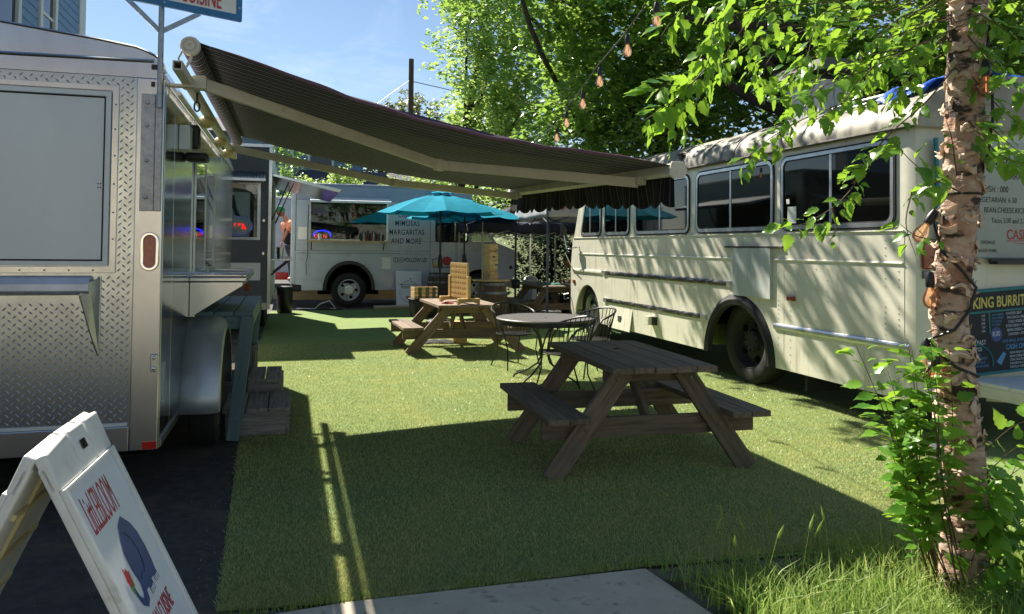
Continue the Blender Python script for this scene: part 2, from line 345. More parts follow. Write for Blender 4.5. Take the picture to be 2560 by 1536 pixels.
mat('navy_fabric', (58, 58, 78), (48, 48, 66), rough=0.85, ns=5, trl=0.05, bump=0.3, bs=4, bdist=0.03)
mat('grey_fabric', (184, 186, 190), (170, 172, 178), rough=0.8, ns=5, trl=0.2, bump=0.2, bs=4, bdist=0.02)
mat('tarp_blue', (34, 92, 196), (26, 76, 170), rough=0.45, ns=6, bump=0.6, bs=9, bdist=0.03)
mat('siding_blue', (112, 144, 178), (104, 136, 170), rough=0.7, ns=8); mat('siding_grey', (104, 128, 152), (96, 120, 144), rough=0.7, ns=8)
mat('house_trim', (206, 208, 204), rough=0.6); mat('shingle', (78, 80, 90), (62, 64, 74), rough=0.9, ns=14)
mat('tan_wall', (190, 178, 158), (176, 166, 148), rough=0.8, ns=6); mat('brick_red', (140, 92, 74), (116, 74, 60), rough=0.9, ns=9)
mat('pole_wood', (84, 72, 60), (66, 56, 48), rough=0.95, ns=6, st=(6, 6, 0.4), bump=0.4)
mat('bark_dark', (70, 60, 50), (44, 38, 32), rough=0.95, ns=7, st=(5, 5, 0.7), bump=0.8, bs=12, bst=(3, 3, 0.6), bdist=0.03)
mat('twig', (98, 82, 56), (74, 62, 44), rough=0.85, ns=20)
mat('bark_birch', (198, 172, 154), (156, 114, 90), rough=0.8, ns=5.5, st=(1.2, 1.2, 2.0), bump=0.8, bs=16, bst=(1, 1, 3), bdist=0.02, c3=(58, 44, 38), ns3=6, lo3=0.51, hi3=0.60, st3=(1.3, 1.3, 2.8))
mat('bark_curl', (214, 178, 140), (186, 132, 88), rough=0.75, ns=14, trl=0.25, rnd=0.15, isl=(232, 214, 200))
leafmat('leaf_birch', (62, 112, 38), (120, 164, 62), (166, 204, 62), trl=0.44, rough=0.3)
leafmat('leaf_tree', (66, 104, 44), (128, 164, 82), (170, 204, 84), trl=0.43, rough=0.27, spec=0.7)
leafmat('leaf_tree2', (112, 148, 72), (150, 180, 98), (190, 214, 112), trl=0.48)
leafmat('leaf_dark', (28, 44, 20), (48, 66, 30), (66, 92, 34), trl=0.22)
leafmat('leaf_olive', (96, 104, 66), (120, 124, 80), (140, 150, 80), trl=0.3)
mat('skin', (150, 104, 78), rough=0.5, spec=0.4); mat('skin_dark', (104, 68, 50), rough=0.5, spec=0.4)
mat('shirt_orange', (216, 104, 66), (236, 172, 134), rough=0.9, ns=16); mat('cap_green', (22, 112, 70), rough=0.8); mat('cloth_black', (24, 24, 26), (32, 32, 34), rough=0.9, ns=12)
mat('hair_black', (18, 15, 14), (30, 26, 24), rough=0.7, ns=60, bump=0.8, bs=80); mat('cloth_green', (30, 112, 92), (24, 92, 76), rough=0.8, ns=9, bump=0.5, bs=12); mat('trouser', (60, 62, 70), rough=0.9)
mat('cardboard', (176, 134, 84), (160, 118, 70), rough=0.85, ns=6); mat('cup', (196, 198, 196), rough=0.25, metal=0.9); mat('paper', (232, 230, 222), rough=0.8)
mat('cable_white', (216, 214, 208), rough=0.5); mat('bottle_dark', (36, 30, 22), rough=0.1, spec=0.6); mat('bottle_amber', (122, 72, 28), rough=0.12); mat('bottle_clear', (168, 176, 170), rough=0.1); mat('bottle_red', (150, 40, 32), rough=0.3)
mat('board_white', (158, 164, 158), (148, 154, 148), rough=0.25, ns=3); mat('board_black', (16, 18, 22), (22, 24, 30), rough=0.6, ns=6); mat('teal_paint', (22, 122, 124), (18, 108, 112), rough=0.5, ns=14)
mat('chalk_yellow', (216, 208, 120), (196, 176, 84), rough=0.8, ns=30); mat('chalk_white', (196, 206, 214), rough=0.8); mat('chalk_blue', (96, 150, 190), rough=0.8)
# awning cloth: thin pale lines and maroon stripes woven across it, running from roller to front bar
def awning_mat(name, base, band, line, trl):
    m = bpy.data.materials.new(name); m.use_nodes = True; MATS[name] = m; n = m.node_tree.nodes; l = m.node_tree.links; n.clear()
    out = n.new('ShaderNodeOutputMaterial'); p = n.new('ShaderNodeBsdfPrincipled'); p.inputs['Roughness'].default_value = 0.85; p.inputs['Specular IOR Level'].default_value = 0.2
    tcn = n.new('ShaderNodeTexCoord'); sp = n.new('ShaderNodeSeparateXYZ'); l.new(tcn.outputs['Object'], sp.inputs[0])
    def stripe(period, phase, lo, hi):
        a = n.new('ShaderNodeMath'); a.operation = 'MULTIPLY_ADD'; a.inputs[1].default_value = 1 / period; a.inputs[2].default_value = phase; l.new(sp.outputs['Y'], a.inputs[0])
        f = n.new('ShaderNodeMath'); f.operation = 'FRACT'; l.new(a.outputs[0], f.inputs[0])
        g = n.new('ShaderNodeMath'); g.operation = 'GREATER_THAN'; g.inputs[1].default_value = lo; l.new(f.outputs[0], g.inputs[0])
        h = n.new('ShaderNodeMath'); h.operation = 'LESS_THAN'; h.inputs[1].default_value = hi; l.new(f.outputs[0], h.inputs[0])
        k = n.new('ShaderNodeMath'); k.operation = 'MULTIPLY'; l.new(g.outputs[0], k.inputs[0]); l.new(h.outputs[0], k.inputs[1]); return k.outputs[0]
    def mixc(f, a, b):
        x = n.new('ShaderNodeMixRGB'); l.new(f, x.inputs[0]); x.inputs[2].default_value = lin(b)
        if isinstance(a, tuple): x.inputs[1].default_value = lin(a)
        else: l.new(a, x.inputs[1])
        return x.outputs[0]
    c = mixc(stripe(0.135, 0.1, 0.0, 0.45), base, band); c = mixc(stripe(0.135, 0.32, 0.0, 0.10), c, line); c = mixc(stripe(0.135, 0.72, 0.0, 0.07), c, tuple(int(q * 0.72) for q in line))
    l.new(c, p.inputs['Base Color']); tr = n.new('ShaderNodeBsdfTranslucent'); l.new(c, tr.inputs[0]); ms = n.new('ShaderNodeMixShader'); ms.inputs[0].default_value = trl
    l.new(p.outputs[0], ms.inputs[1]); l.new(tr.outputs[0], ms.inputs[2]); l.new(ms.outputs[0], out.inputs[0])
awning_mat('awning_cloth', (50, 54, 72), (88, 70, 92), (186, 190, 204), 0.03)
mat('hem_cloth', (112, 84, 94), (92, 68, 78), rough=0.85, ns=30, st=(3, 1, 1), trl=0.1)
awning_mat('valance_cloth', (30, 28, 34), (34, 27, 31), (92, 86, 84), 0.02)

# ------------------------------------------------------------------ the ground
def sheet(name, poly, z, m, kind='structure'):
    o = MB().add([(x, y, z) for x, y in poly], [tuple(range(len(poly)))]).build(name, m); return tag(o, kind=kind)
sheet('ground', [(-400, -400), (400, -400), (400, 400), (-400, 400)], -0.012, 'earth')
sheet('street', [(-60, -11), (60, -11), (60, -4), (-60, -4)], -0.004, 'asphalt')
sheet('yard_asphalt', [(-12, 13.2), (9, 13.2), (9, 24), (-12, 24)], -0.006, 'asphalt')
sheet('trailer_pad', [(-6, 2.2), (-0.2, 2.2), (-0.26, 3.6), (-0.36, 6.6), (-0.42, 12.8), (-6, 12.8)], -0.003, 'mat_felt')
turf = sheet('artificial_turf', [(-0.262, 3.46), (-0.352, 6.6), (-0.41, 12.9), (-0.4, 18.5), (2.2, 18.75), (3.6, 18.7), (4.6, 16.2), (7.0, 14.0), (7.2, 3.5), (3.3, 3.3), (1.7, 3.42), (0.3, 3.40)], 0.0, 'turf')
pv = MB().prism([(-0.55, 2.0, -0.02), (1.86, 2.0, -0.02), (1.66, 3.395, -0.02), (0.27, 3.40, -0.02), (-0.2, 3.35, -0.02)], (0, 0, 0.028)).build('concrete_path', 'concrete', bev=0.008)
tag(pv, kind='structure')
# flag pieces of the deck under the far table
deck = sheet('deck', [(4.45, 13.85), (8.2, 13.85), (8.2, 17.2), (4.45, 17.2)], 0.004, 'wood_oldgrey')
for i in range(11):
    y = 14.0 + i * 0.3
    plank('deck_board', (4.5, y, 0.016), (8.2, y, 0.016), 0.285, 0.02, 'wood_pale', deck)
def blades(name, n, xy, h0, h1, w, m, lean=0.6, segs=1, curl=0.0, z0=0.0, hfun=None):
    """n grass blades rooted at xy(n); segs segments each"""
    P = xy(n); n = len(P); h = RNG.uniform(h0, h1, n)
    if hfun is not None: h = h * hfun(P)
    a = RNG.uniform(0, 2 * math.pi, n); ln = RNG.normal(0, lean, n) * h; la = RNG.uniform(0, 2 * math.pi, n)
    side = np.stack([np.cos(a), np.sin(a), np.zeros(n)], 1) * (w * RNG.uniform(0.6, 1.3, n))[:, None] / 2
    base = np.concatenate([P, np.full((n, 1), z0)], 1); ld = np.stack([np.cos(la), np.sin(la), np.zeros(n)], 1)
    rows = []
    for k in range(segs + 1):
        t = k / segs; c = base + ld * (ln * t ** 1.7)[:, None]; c[:, 2] += h * (t - curl * t ** 3)
        rows.append((c - side * (1 - t) ** 0.7, c + side * (1 - t) ** 0.7))
    vs = []; 
    for k in range(segs): vs += [rows[k][0], rows[k][1]]
    vs.append(rows[segs][0]); nv = 2 * segs + 1
    verts = np.stack(vs, 1).reshape(-1, 3); idx = np.arange(n) * nv; fs = []
    for k in range(segs - 1):
        fs.append(np.stack([idx + 2 * k, idx + 2 * k + 1, idx + 2 * k + 3], 1)); fs.append(np.stack([idx + 2 * k, idx + 2 * k + 3, idx + 2 * k + 2], 1))
    k = segs - 1; fs.append(np.stack([idx + 2 * k, idx + 2 * k + 1, idx + 2 * k + 2], 1))
    return np_mesh(name, verts, np.concatenate(fs), m)
def turf_xy(n):
    y = 3.40 + (RNG.random(n * 2) ** 1.9) * 9.0; x = RNG.uniform(-0.42, 5.2, n * 2)
    edge = np.interp(y, [3.4, 6.6, 12.9], [-0.262, -0.352, -0.41]) + RNG.normal(0, 0.008, n * 2)
    near = np.interp(x, [-0.3, 0.3, 1.66, 3.3, 5.2], [3.46, 3.405, 3.42, 3.3, 3.4])
    # only what the view reaches
    xmax = 1.2 + y * 0.78
    k = (x > edge) & (y > near) & (x < xmax); return np.stack([x[k], y[k]], 1)[:n]
tb = blades('turf_pile', 420000, turf_xy, 0.010, 0.021, 0.0042, 'turf_blade', lean=0.7); tag(tb, 'short green pile of the artificial turf', 'turf', kind='stuff')
def lawn_xy(n):
    x = RNG.uniform(1.5, 4.2, n * 3); y = RNG.uniform(1.9, 3.75, n * 3)
    e = 1.70 + (3.40 - y) * 0.16; top = 3.36 + 0.10 * np.sin(x * 5) + 0.05 * np.sin(x * 13)
    den = np.clip((top - y) / 0.5, 0.12, 1.0); k = (x > e + RNG.normal(0, 0.03, n * 3)) & (y < top) & (RNG.random(n * 3) < den); return np.stack([x[k], y[k]], 1)[:n]
lg = blades('lawn_grass', 15000, lawn_xy, 0.07, 0.30, 0.0085, 'lawn_blade', lean=0.55, segs=3, curl=0.22, hfun=lambda P: np.interp(P[:, 1], [2.0, 3.3], [1.1, 0.75])); tag(lg, 'long bright green grass in front of the turf', 'grass', kind='stuff')
def fringe_xy(n):
    x = RNG.uniform(-0.7, 1.75, n); y = np.interp(x, [-0.7, -0.2, 0.27, 1.66], [3.2, 3.38, 3.42, 3.43]) + RNG.normal(0, 0.014, n)
    k = (np.sin(x * 9) + np.sin(x * 23 + 1) > 0.1) | (x < 0.25); return np.stack([x[k], y[k]], 1)
fg = blades('edge_grass', 1100, fringe_xy, 0.02, 0.065, 0.005, 'lawn_blade', lean=0.7, segs=2, curl=0.2); tag(fg, 'tufts of grass along the edge of the concrete path', 'grass', kind='stuff')
# seed heads standing above the lawn
for i, (x, y, h) in enumerate([(1.86, 3.18, 0.24), (1.98, 3.22, 0.26), (2.08, 3.12, 0.24), (2.22, 3.2, 0.27), (2.02, 2.95, 0.29), (2.16, 2.9, 0.31), (2.38, 2.98, 0.29), (2.5, 3.16, 0.24), (1.93, 3.05, 0.23), (2.3, 3.06, 0.25)]):
    t = thing('seed_grass', 'tall grass stalk with a pale seed head in the long grass', 'grass stalk', (x, y, 0), i * 1.3, 'seeding grass stalks', local=True)
    MB().tube([(0, 0, 0), (0.012, 0, h * 0.5), (0.05, 0, h)], 0.0014, 4).build('stalk', 'lawn_blade', t)
    MB().lathe([(0.001, 0), (0.006, 0.012), (0.007, 0.03), (0.004, 0.055), (0.0005, 0.075)], (0.05, 0, h - 0.005), (0.45, 0, 1), 6).build('seed_head', 'lawn_blade', t)

# fallen leaves and crumbs on turf, path and pad
lp = np.stack([RNG.uniform(-2.0, 4.6, 110), RNG.uniform(2.3, 9.5, 110)], 1); la = RNG.uniform(0, 6.28, 110); ls = RNG.uniform(0.004, 0.016, 110)
lv = []
for (x, y), a, q in zip(lp, la, ls):
    c_, s_ = math.cos(a) * q, math.sin(a) * q; z = 0.022 if x > -0.35 and y > 3.4 else 0.012
    lv += [(x - c_, y - s_, z), (x + s_ * 0.5, y - c_ * 0.5, z + q * 0.4), (x + c_, y + s_, z + 0.002), (x - s_ * 0.5, y + c_ * 0.5, z + q * 0.2)]
mat('litter', (150, 136, 96), rough=0.9, isl=(84, 70, 44), trl=0.2, spec=0.1)
tag(np_mesh('leaf_litter', np.array(lv), np.arange(440).reshape(-1, 4), 'litter'), 'small dry leaves and crumbs scattered on the ground', 'litter', kind='stuff')

# gravel crumbs on the pad and along the edge of the turf
gn = 900; gx = np.where(RNG.random(gn) < 0.6, RNG.uniform(-2.6, -0.3, gn), RNG.uniform(-0.4, -0.25, gn)); gy = RNG.uniform(2.5, 7.5, gn); gs = RNG.uniform(0.002, 0.007, gn); gv_ = []; gf_ = []
for i in range(gn):
    b = len(gv_); x, y, q = gx[i], gy[i], gs[i]; gv_ += [(x - q, y, -0.002), (x + q * 0.5, y - q, -0.002), (x + q * 0.6, y + q, -0.002), (x, y, q * 1.1)]; gf_ += [(b, b + 1, b + 3), (b + 1, b + 2, b + 3), (b + 2, b, b + 3)]
mat('gravel', (120, 114, 106), rough=0.95, isl=(64, 60, 56))
tag(np_mesh('gravel_crumbs', np.array(gv_), np.array(gf_), 'gravel'), 'loose grit lying on the dark pad', 'gravel', kind='stuff')
# ------------------------------------------------------------------ silver food trailer
def wheel(parent, c, r, w, ax, tyre='rubber', rim='steel_dull', rimr=0.62, holes=5, nut='chrome'):
    """tyre > rim; ax points outward"""
    c = V(c); a = V(ax)
    t = MB().lathe([(r * 0.6, -w / 2), (r * 0.86, -w / 2), (r * 0.97, -w * 0.42), (r, -w * 0.3), (r, w * 0.3), (r * 0.97, w * 0.42), (r * 0.86, w / 2), (r * 0.68, w / 2), (r * 0.6, w * 0.4)], c, a, 36, cap=False).build('tyre', tyre, parent, smooth=True)
    rb = MB().lathe([(r * rimr, w * 0.44), (r * rimr * 0.94, w * 0.46), (r * rimr * 0.88, w * 0.3), (r * rimr * 0.82, w * 0.1), (r * 0.3, w * 0.18), (r * 0.26, w * 0.34), (r * 0.12, w * 0.36), (r * 0.001, w * 0.36)], c, a, 36, cap=False)
    ro = rb.build('rim', rim, t, smooth=True)
    e1 = a.cross(V((0, 0, 1))).normalized(); e2 = a.cross(e1)
    h = MB(); b = MB()
    for i in range(holes):
        th = 2 * math.pi * (i + 0.5) / holes; p = c + (e1 * math.cos(th) + e2 * math.sin(th)) * r * 0.43 + a * (w * 0.155)
        MB().lathe([(r * 0.085, 0), (r * 0.085, 0.012)], p, a, 10).build('rim_hole', 'well', t)
    for i in range(8):
        th = 2 * math.pi * i / 8; p = c + (e1 * math.cos(th) + e2 * math.sin(th)) * r * 0.22 + a * (w * 0.33)
        MB().lathe([(r * 0.026, 0), (r * 0.026, 0.02)], p, a, 6).build('wheel_nut', nut, t)
    return t
tr = thing('food_trailer', 'polished aluminium food trailer with diamond plate rear on the left', 'trailer', (-1.9, 7.6, 0))
box('body', (-3.1, -0.706, 4.822, 10.4, 0.40, 2.47), 'alu_side', tr)
roofpts = [(-0.703, 2.47), (-0.703, 2.50), (-0.715, 2.545), (-0.736, 2.584), (-0.79, 2.613), (-0.859, 2.639), (-1.05, 2.668), (-1.246, 2.69), (-1.54, 2.726), (-1.9, 2.74), (-2.4, 2.72), (-2.9, 2.64), (-3.08, 2.56), (-3.1, 2.47)]
MB().prism([(x, 4.83, z) for x, z in roofpts], (0, 5.57, 0)).build('roof', 'alu', tr)
fa = MB().prism([(x, 4.80, z + (0.0 if z > 2.48 else 0.004)) for x, z in roofpts], (0, 0.028, 0)).build('rear_fascia', 'alu', tr)
MB().tube([(x + (0.004 if x > -1.9 else -0.004), 4.798, z + 0.006) for x, z in roofpts[1:-1]], 0.009, 6).build('fascia_bead', 'alu', fa, smooth=True)
MB().tube([(-2.95, 4.795, 2.552), (-1.5, 4.795, 2.560), (-0.76, 4.795, 2.572)], 0.010, 8).build('drip_rail', 'alu', fa, smooth=True)
box('rubber_tab', (-0.773, -0.738, 4.792, 4.80, 2.524, 2.552), 'black_plastic', fa); box('rubber_tab', (-0.772, -0.752, 4.790, 4.797, 2.424, 2.452), 'black_plastic', fa)
# rear wall: tread plate with raised lugs
box('tread_plate', (-2.95, -0.848, 4.808, 4.823, 0.50, 2.472), 'alu_plate', tr)
lug = MB()
def lugs(x0, x1, z0, z1, y, skip):
    px_, pz_ = 0.0255, 0.0215; nx = int((x1 - x0) / px_); nz = int((z1 - z0) / pz_)
    for i in range(nx):
        for j in range(nz):
            if (i + j) % 2: continue
            cx = x0 + (i + 0.5) * px_; cz = z0 + (j + 0.5) * pz_
            if skip(cx, cz): continue
            th = math.radians(-42 if i % 2 else 46) ; L = 0.0150; w = 0.0050; c, s_ = math.cos(th), math.sin(th)
            pts = [(-L, 0, 0), (0, -w, 0), (L, 0, 0), (0, w, 0)]
            vs = [(cx + a * c - b * s_, y, cz + a * s_ + b * c) for a, b, _ in pts] + [(cx - 0.45 * L * c, y - 0.0022, cz - 0.45 * L * s_), (cx + 0.45 * L * c, y - 0.0022, cz + 0.45 * L * s_)]
            lug.add(vs, [(0, 1, 4), (1, 5, 4), (1, 2, 5), (2, 3, 5), (3, 4, 5), (3, 0, 4)])
lugs(-1.75, -0.852, 0.505, 2.468, 4.8079, lambda x, z: (x < -0.94 and 1.335 < z < 2.425) or (x < -1.06 and 1.20 < z < 1.36))
tag(lug.build('tread_lugs', 'alu_plate', tr), 'raised diamond lugs of the tread plate', kind='stuff')
box('corner_post', (-0.846, -0.699, 4.797, 4.835, 0.356, 2.473), 'alu', tr, bev=0.006)
MB().bx(-0.707, -0.697, 4.835, 4.86, 0.356, 2.5).build('corner_trim', 'alu', tr, bev=0.002)
# hatch
hm = MB(); ring(hm, [(-2.86, 1.359), (-0.937, 1.359), (-0.937, 2.418), (-2.86, 2.418)], [(-2.82, 1.395), (-0.970, 1.395), (-0.970, 2.386), (-2.82, 2.386)], lambda x, z: (x, 4.796, z), (0, 0.012, 0))
hf = hm.build('hatch_frame', 'alu', tr, bev=0.002)
h2 = MB(); ring(h2, [(-2.815, 1.400), (-0.975, 1.400), (-0.975, 2.381), (-2.815, 2.381)], [(-2.78, 1.425), (-1.003, 1.425), (-1.003, 2.352), (-2.78, 2.352)], lambda x, z: (x, 4.790, z), (0, 0.015, 0))
h2.build('inner_frame', 'alu_panel', hf, bev=0.003)
h3 = MB(); ring(h3, [(-2.779, 1.426), (-1.004, 1.426), (-1.004, 2.351), (-2.779, 2.351)], [(-2.77, 1.435), (-1.012, 1.435), (-1.012, 2.343), (-2.77, 2.343)], lambda x, z: (x, 4.797, z), (0, 0.006, 0)); h3.build('gasket', 'rubber', hf)
box('hatch_panel', (-2.78, -1.004, 4.799, 4.806, 1.426, 2.351), 'alu_panel', hf)
for i, z in enumerate((1.55, 1.70, 1.86, 2.02, 2.17, 2.31)):
    MB().lathe([(0.005, 0), (0.005, 0.003), (0.002, 0.004)], (-0.953, 4.796, z), (0, -1, 0), 8).build('screw', 'steel_dull', hf)
for x in (-1.05, -1.17, -1.29, -1.41): MB().lathe([(0.005, 0), (0.005, 0.003), (0.002, 0.004)], (x, 4.796, 1.375), (0, -1, 0), 8).build('screw', 'steel_dull', hf)
for x, z in ((-1.035, 1.86), (-1.022, 1.86), (-1.035, 1.838), (-1.022, 1.838)): MB().lathe([(0.004, 0), (0.004, 0.002)], (x, 4.799, z), (0, -1, 0), 8).build('hole', 'well', hf)
# lamp housing across the rear, with its bent end gusset
lb = MB().prism([(-2.8, 4.807, 1.345), (-2.8, 4.76, 1.335), (-2.8, 4.735, 1.30), (-2.8, 4.73, 1.262), (-2.8, 4.75, 1.24), (-2.8, 4.807, 1.235)], (1.745, 0, 0)).build('lamp_housing', 'alu_satin', tr, bev=0.004)
MB().prism([(-1.012, 4.8065, 1.335), (-1.06, 4.74, 1.31), (-1.105, 4.742, 1.236), (-1.06, 4.765, 1.05), (-1.03, 4.795, 0.93), (-1.016, 4.8065, 0.89)], (0.006, 0.0, 0)).build('gusset', 'alu_plate', lb)
MB().bx(-1.013, -1.008, 4.801, 4.807, 0.84, 1.34).build('gusset_edge', 'alu_plate', lb)
# tail lamp
def stad(w, h, n=10):
    r = w / 2; return [(r * math.cos(math.pi * i / n), h / 2 - r + r * math.sin(math.pi * i / n)) for i in range(n + 1)] + [(-r * math.cos(math.pi * i / n), -h / 2 + r - r * math.sin(math.pi * i / n)) for i in range(n + 1)]
tl = MB(); ring(tl, stad(0.098, 0.220), stad(0.062, 0.182), lambda x, z: (-0.760 + x, 4.779, 1.482 + z), (0, 0.018, 0)); tlo = tl.build('tail_light', 'chrome', tr, smooth=True, bev=0.004)
MB().prism([(-0.760 + x, 4.790, 1.482 + z) for x, z in stad(0.066, 0.186)], (0, 0.008, 0)).build('lens', 'red_lens', tlo, bev=0.003)
box('rear_bumper', (-3.05, -0.848, 4.79, 4.83, 0.356, 0.497), 'alu', tr, bev=0.006)
box('bumper_lip', (-3.05, -0.86, 4.80, 4.815, 0.499, 0.515), 'alu_panel', tr)
box('reflector', (-0.778, -0.704, 4.7935, 4.797, 0.364, 0.407), 'red_reflector', tr)
pl = box('pole_bracket', (-0.820, -0.746, 4.787, 4.797, 1.712, 2.380), 'galv', tr, bev=0.003)
box('bracket_channel', (-0.744, -0.708, 4.780, 4.797, 1.712, 2.386), 'galv', pl, bev=0.003)
for z in (1.79, 2.0, 2.2, 2.33): MB().lathe([(0.012, 0), (0.012, 0.006), (0.007, 0.009)], (-0.787, 4.787, z), (0, -1, 0), 6).build('bolt', 'galv', pl)
hg = MB().bx(-0.745, -0.703, 4.785, 4.797, 0.80, 0.90).build('hinge_plate', 'alu', tr, bev=0.01)
for z in (0.82, 0.88): MB().lathe([(0.011, 0), (0.010, 0.004), (0.004, 0.008)], (-0.724, 4.785, z), (0, -1, 0), 10).build('bolt', 'chrome', hg, smooth=True)
# flank: mirror-bright sheets with seams, a counter, vent and lamp
seams = [4.862, 5.246, 6.165, 6.476, 7.885, 9.322, 10.39]
for a, b in zip(seams[:-1], seams[1:]): box('side_sheet', (-0.7055, -0.7005, a + 0.004, b - 0.004, 0.40, 2.45), 'alu_side', tr, bev=0.0015)
MB().bx(-0.704, -0.690, 4.86, 10.39, 0.356, 0.40).build('sill_rail', 'alu', tr, bev=0.003)
MB().bx(-0.712, -0.692, 4.835, 10.4, 2.45, 2.475).build('top_rail', 'alu', tr, bev=0.004)
for y in (6.30, 7.05, 7.86): box('window_post', (-0.698, -0.684, y, y + 0.03, 1.31, 2.2), 'bus_frame', tr)
box('serving_window', (-0.70, -0.6905, 6.33, 7.05, 1.32, 2.18), 'dark_glass', tr); box('serving_window', (-0.70, -0.6935, 7.08, 7.86, 1.32, 2.18), 'dark_glass', tr)
ct = MB().prism([(-0.699, 6.15, 1.245), (-0.699, 6.15, 0.985), (-0.685, 6.15, 0.985), (-0.33, 6.15, 1.215), (-0.33, 6.15, 1.245)], (0, 1.33, 0)).build('counter', 'alu', tr, bev=0.004)
box('counter_top', (-0.70, -0.305, 6.13, 7.5, 1.2475, 1.28), 'alu', ct, bev=0.006)
MB().bx(-0.335, -0.305, 6.13, 7.5, 1.281, 1.305).bx(-0.69, -0.336, 6.13, 6.155, 1.281, 1.305).bx(-0.69, -0.336, 7.475, 7.5, 1.281, 1.305).build('counter_rim', 'alu', ct, bev=0.008)
vm_ = MB()
for i in range(16): vm_.bx(-0.702, -0.692, 4.975, 5.015, 0.605 + i * 0.0135, 0.612 + i * 0.0135)
vo = box('side_vent', (-0.7025, -0.6985, 4.965, 5.025, 0.595, 0.825), 'alu_panel', tr); vm_.build('vent_slat', 'alu', vo)
sp_ = box('flood_lamp', (-0.69, -0.60, 5.62, 5.74, 2.18, 2.34), 'black_plastic', tr, bev=0.02); box('lamp_arm', (-0.70, -0.55, 5.70, 5.86, 2.10, 2.16), 'black_plastic', sp_, bev=0.02)
box('lamp_box', (-0.70, -0.63, 5.40, 5.52, 2.14, 2.30), 'alu_panel', sp_, bev=0.006)
MB().tube([(-0.66, 5.05, 2.44), (-0.66, 8.6, 2.44)], 0.016, 8).build('light_tube', 'white_flap', tr, smooth=True)
for y in (6.2, 7.4, 8.3): MB().lathe([(0.02, 0), (0.05, 0.02), (0.055, 0.06), (0.03, 0.09)], (-0.62, y, 2.40), (0.2, 0, 1), 12).build('side_lamp', 'sign_yellowed', tr, smooth=True)
# mudguard and wheel
yc, zc = 6.36, 0.36
fm = MB(); prof = [(-0.70, 0.655), (-0.50, 0.655), (-0.452, 0.625), (-0.445, 0.57)]
vs = []; fs = []; N = 18
for i in range(N + 1):
    t = math.pi * i / N
    for x, r in prof: vs.append((x, yc - r * math.cos(t), zc + r * math.sin(t) * 0.93))
for i in range(N):
    for j in range(3): fs.append((i * 4 + j, (i + 1) * 4 + j, (i + 1) * 4 + j + 1, i * 4 + j + 1))
fm.add(vs, fs).build('mudguard', 'alu_satin', tr, smooth=True, thick=0.004)
wheel(tr, (-0.585, yc, 0.36), 0.36, 0.2, (1, 0, 0))
box('axle', (-2.9, -0.7, 6.28, 6.44, 0.28, 0.42), 'well', tr); box('chassis', (-3.0, -0.78, 4.95, 10.3, 0.30, 0.40), 'well', tr)
# ------------------------------------------------------------------ sign on a pole behind the trailer
sg = thing('pole_sign', 'white sign with blue border on a steel pole above the trailer', 'sign', (-0.722, 4.76, 2.38))
dx, dy = math.cos(math.radians(25)), math.sin(math.radians(25)); nx_, ny_ = dy, -dx
def sgp(a, b, z): return (-0.722 + dx * a + nx_ * b, 4.76 + dy * a + ny_ * b, z)
MB().tube([(-0.722, 4.765, 2.30), (-0.722, 4.765, 3.5)], 0.0155, 12).build('pole', 'galv', sg, smooth=True)
MB().bar(sgp(0.0, -0.005, 2.735), sgp(0.215, -0.005, 2.885), 0.028, 0.006, (nx_, ny_, 0)).build('brace', 'galv', sg)
MB().bar(sgp(0.0, -0.005, 2.735), sgp(-0.215, -0.005, 2.915), 0.028, 0.006, (nx_, ny_, 0)).build('brace', 'galv', sg)
MB().prism([sgp(-0.55, 0.02, 2.878), sgp(0.445, 0.02, 2.878), sgp(0.445, 0.02, 3.60), sgp(-0.55, 0.02, 3.60)], (nx_ * 0.02, ny_ * 0.02, 0)).build('sign_board', 'sign_white', sg, bev=0.004)
fb = MB(); ring(fb, [(-0.555, 2.873), (0.45, 2.873), (0.45, 3.605), (-0.555, 3.605)], [(-0.515, 2.912), (0.415, 2.912), (0.41, 3.56), (-0.51, 3.56)], lambda a, z: sgp(a, 0.046, z), (-nx_ * 0.03, -ny_ * 0.03, 0)); fb.build('border', 'sign_blue', sg, bev=0.004)
text('lettering', 'CUISINE', 0.15, 'print_red', sg, sgp(0.085, 0.0435, 2.925), (dx, dy, 0), (0, 0, 1), sx=0.44, thick=0.0)
for a in (0.0, 0.43): MB().lathe([(0.008, 0), (0.008, 0.004)], sgp(a, 0.047, 2.893 if a < 0.1 else 2.95), (nx_, ny_, 0), 6).build('bolt', 'galv', sg)
# ------------------------------------------------------------------ awning
aw = thing('awning', 'wide dark striped retractable awning on folding arms over the lawn', 'awning', (-0.6, 6.8, 2.4))
MB().tube([(-0.56, 4.73, 2.655), (-0.56, 8.86, 2.655)], 0.052, 16).build('roller', 'awning_cloth', aw, smooth=True)
rc = MB().lathe([(0.054, 0), (0.056, 0.02), (0.05, 0.03), (0.05, 0.034), (0.04, 0.034), (0.04, 0.026), (0.026, 0.026), (0.026, 0.038), (0.012, 0.038), (0.012, 0.03), (0.001, 0.03)], (-0.56, 4.735, 2.655), (0, -1, 0), 24).build('end_cap', 'white_alu', aw, smooth=True)
MB().lathe([(0.062, 0), (0.064, 0.02), (0.05, 0.03), (0.001, 0.03)], (-0.56, 8.86, 2.655), (0, 1, 0), 20).build('end_cap', 'white_alu', aw, smooth=True)
tb_ = MB(); ring(tb_, [(-0.625, 2.475), (-0.575, 2.475), (-0.575, 2.525), (-0.625, 2.525)], [(-0.619, 2.481), (-0.581, 2.481), (-0.581, 2.519), (-0.619, 2.519)], lambda x, z: (x, 4.52, z), (0, 4.6, 0)); tb_.build('torsion_bar', 'white_alu', aw)
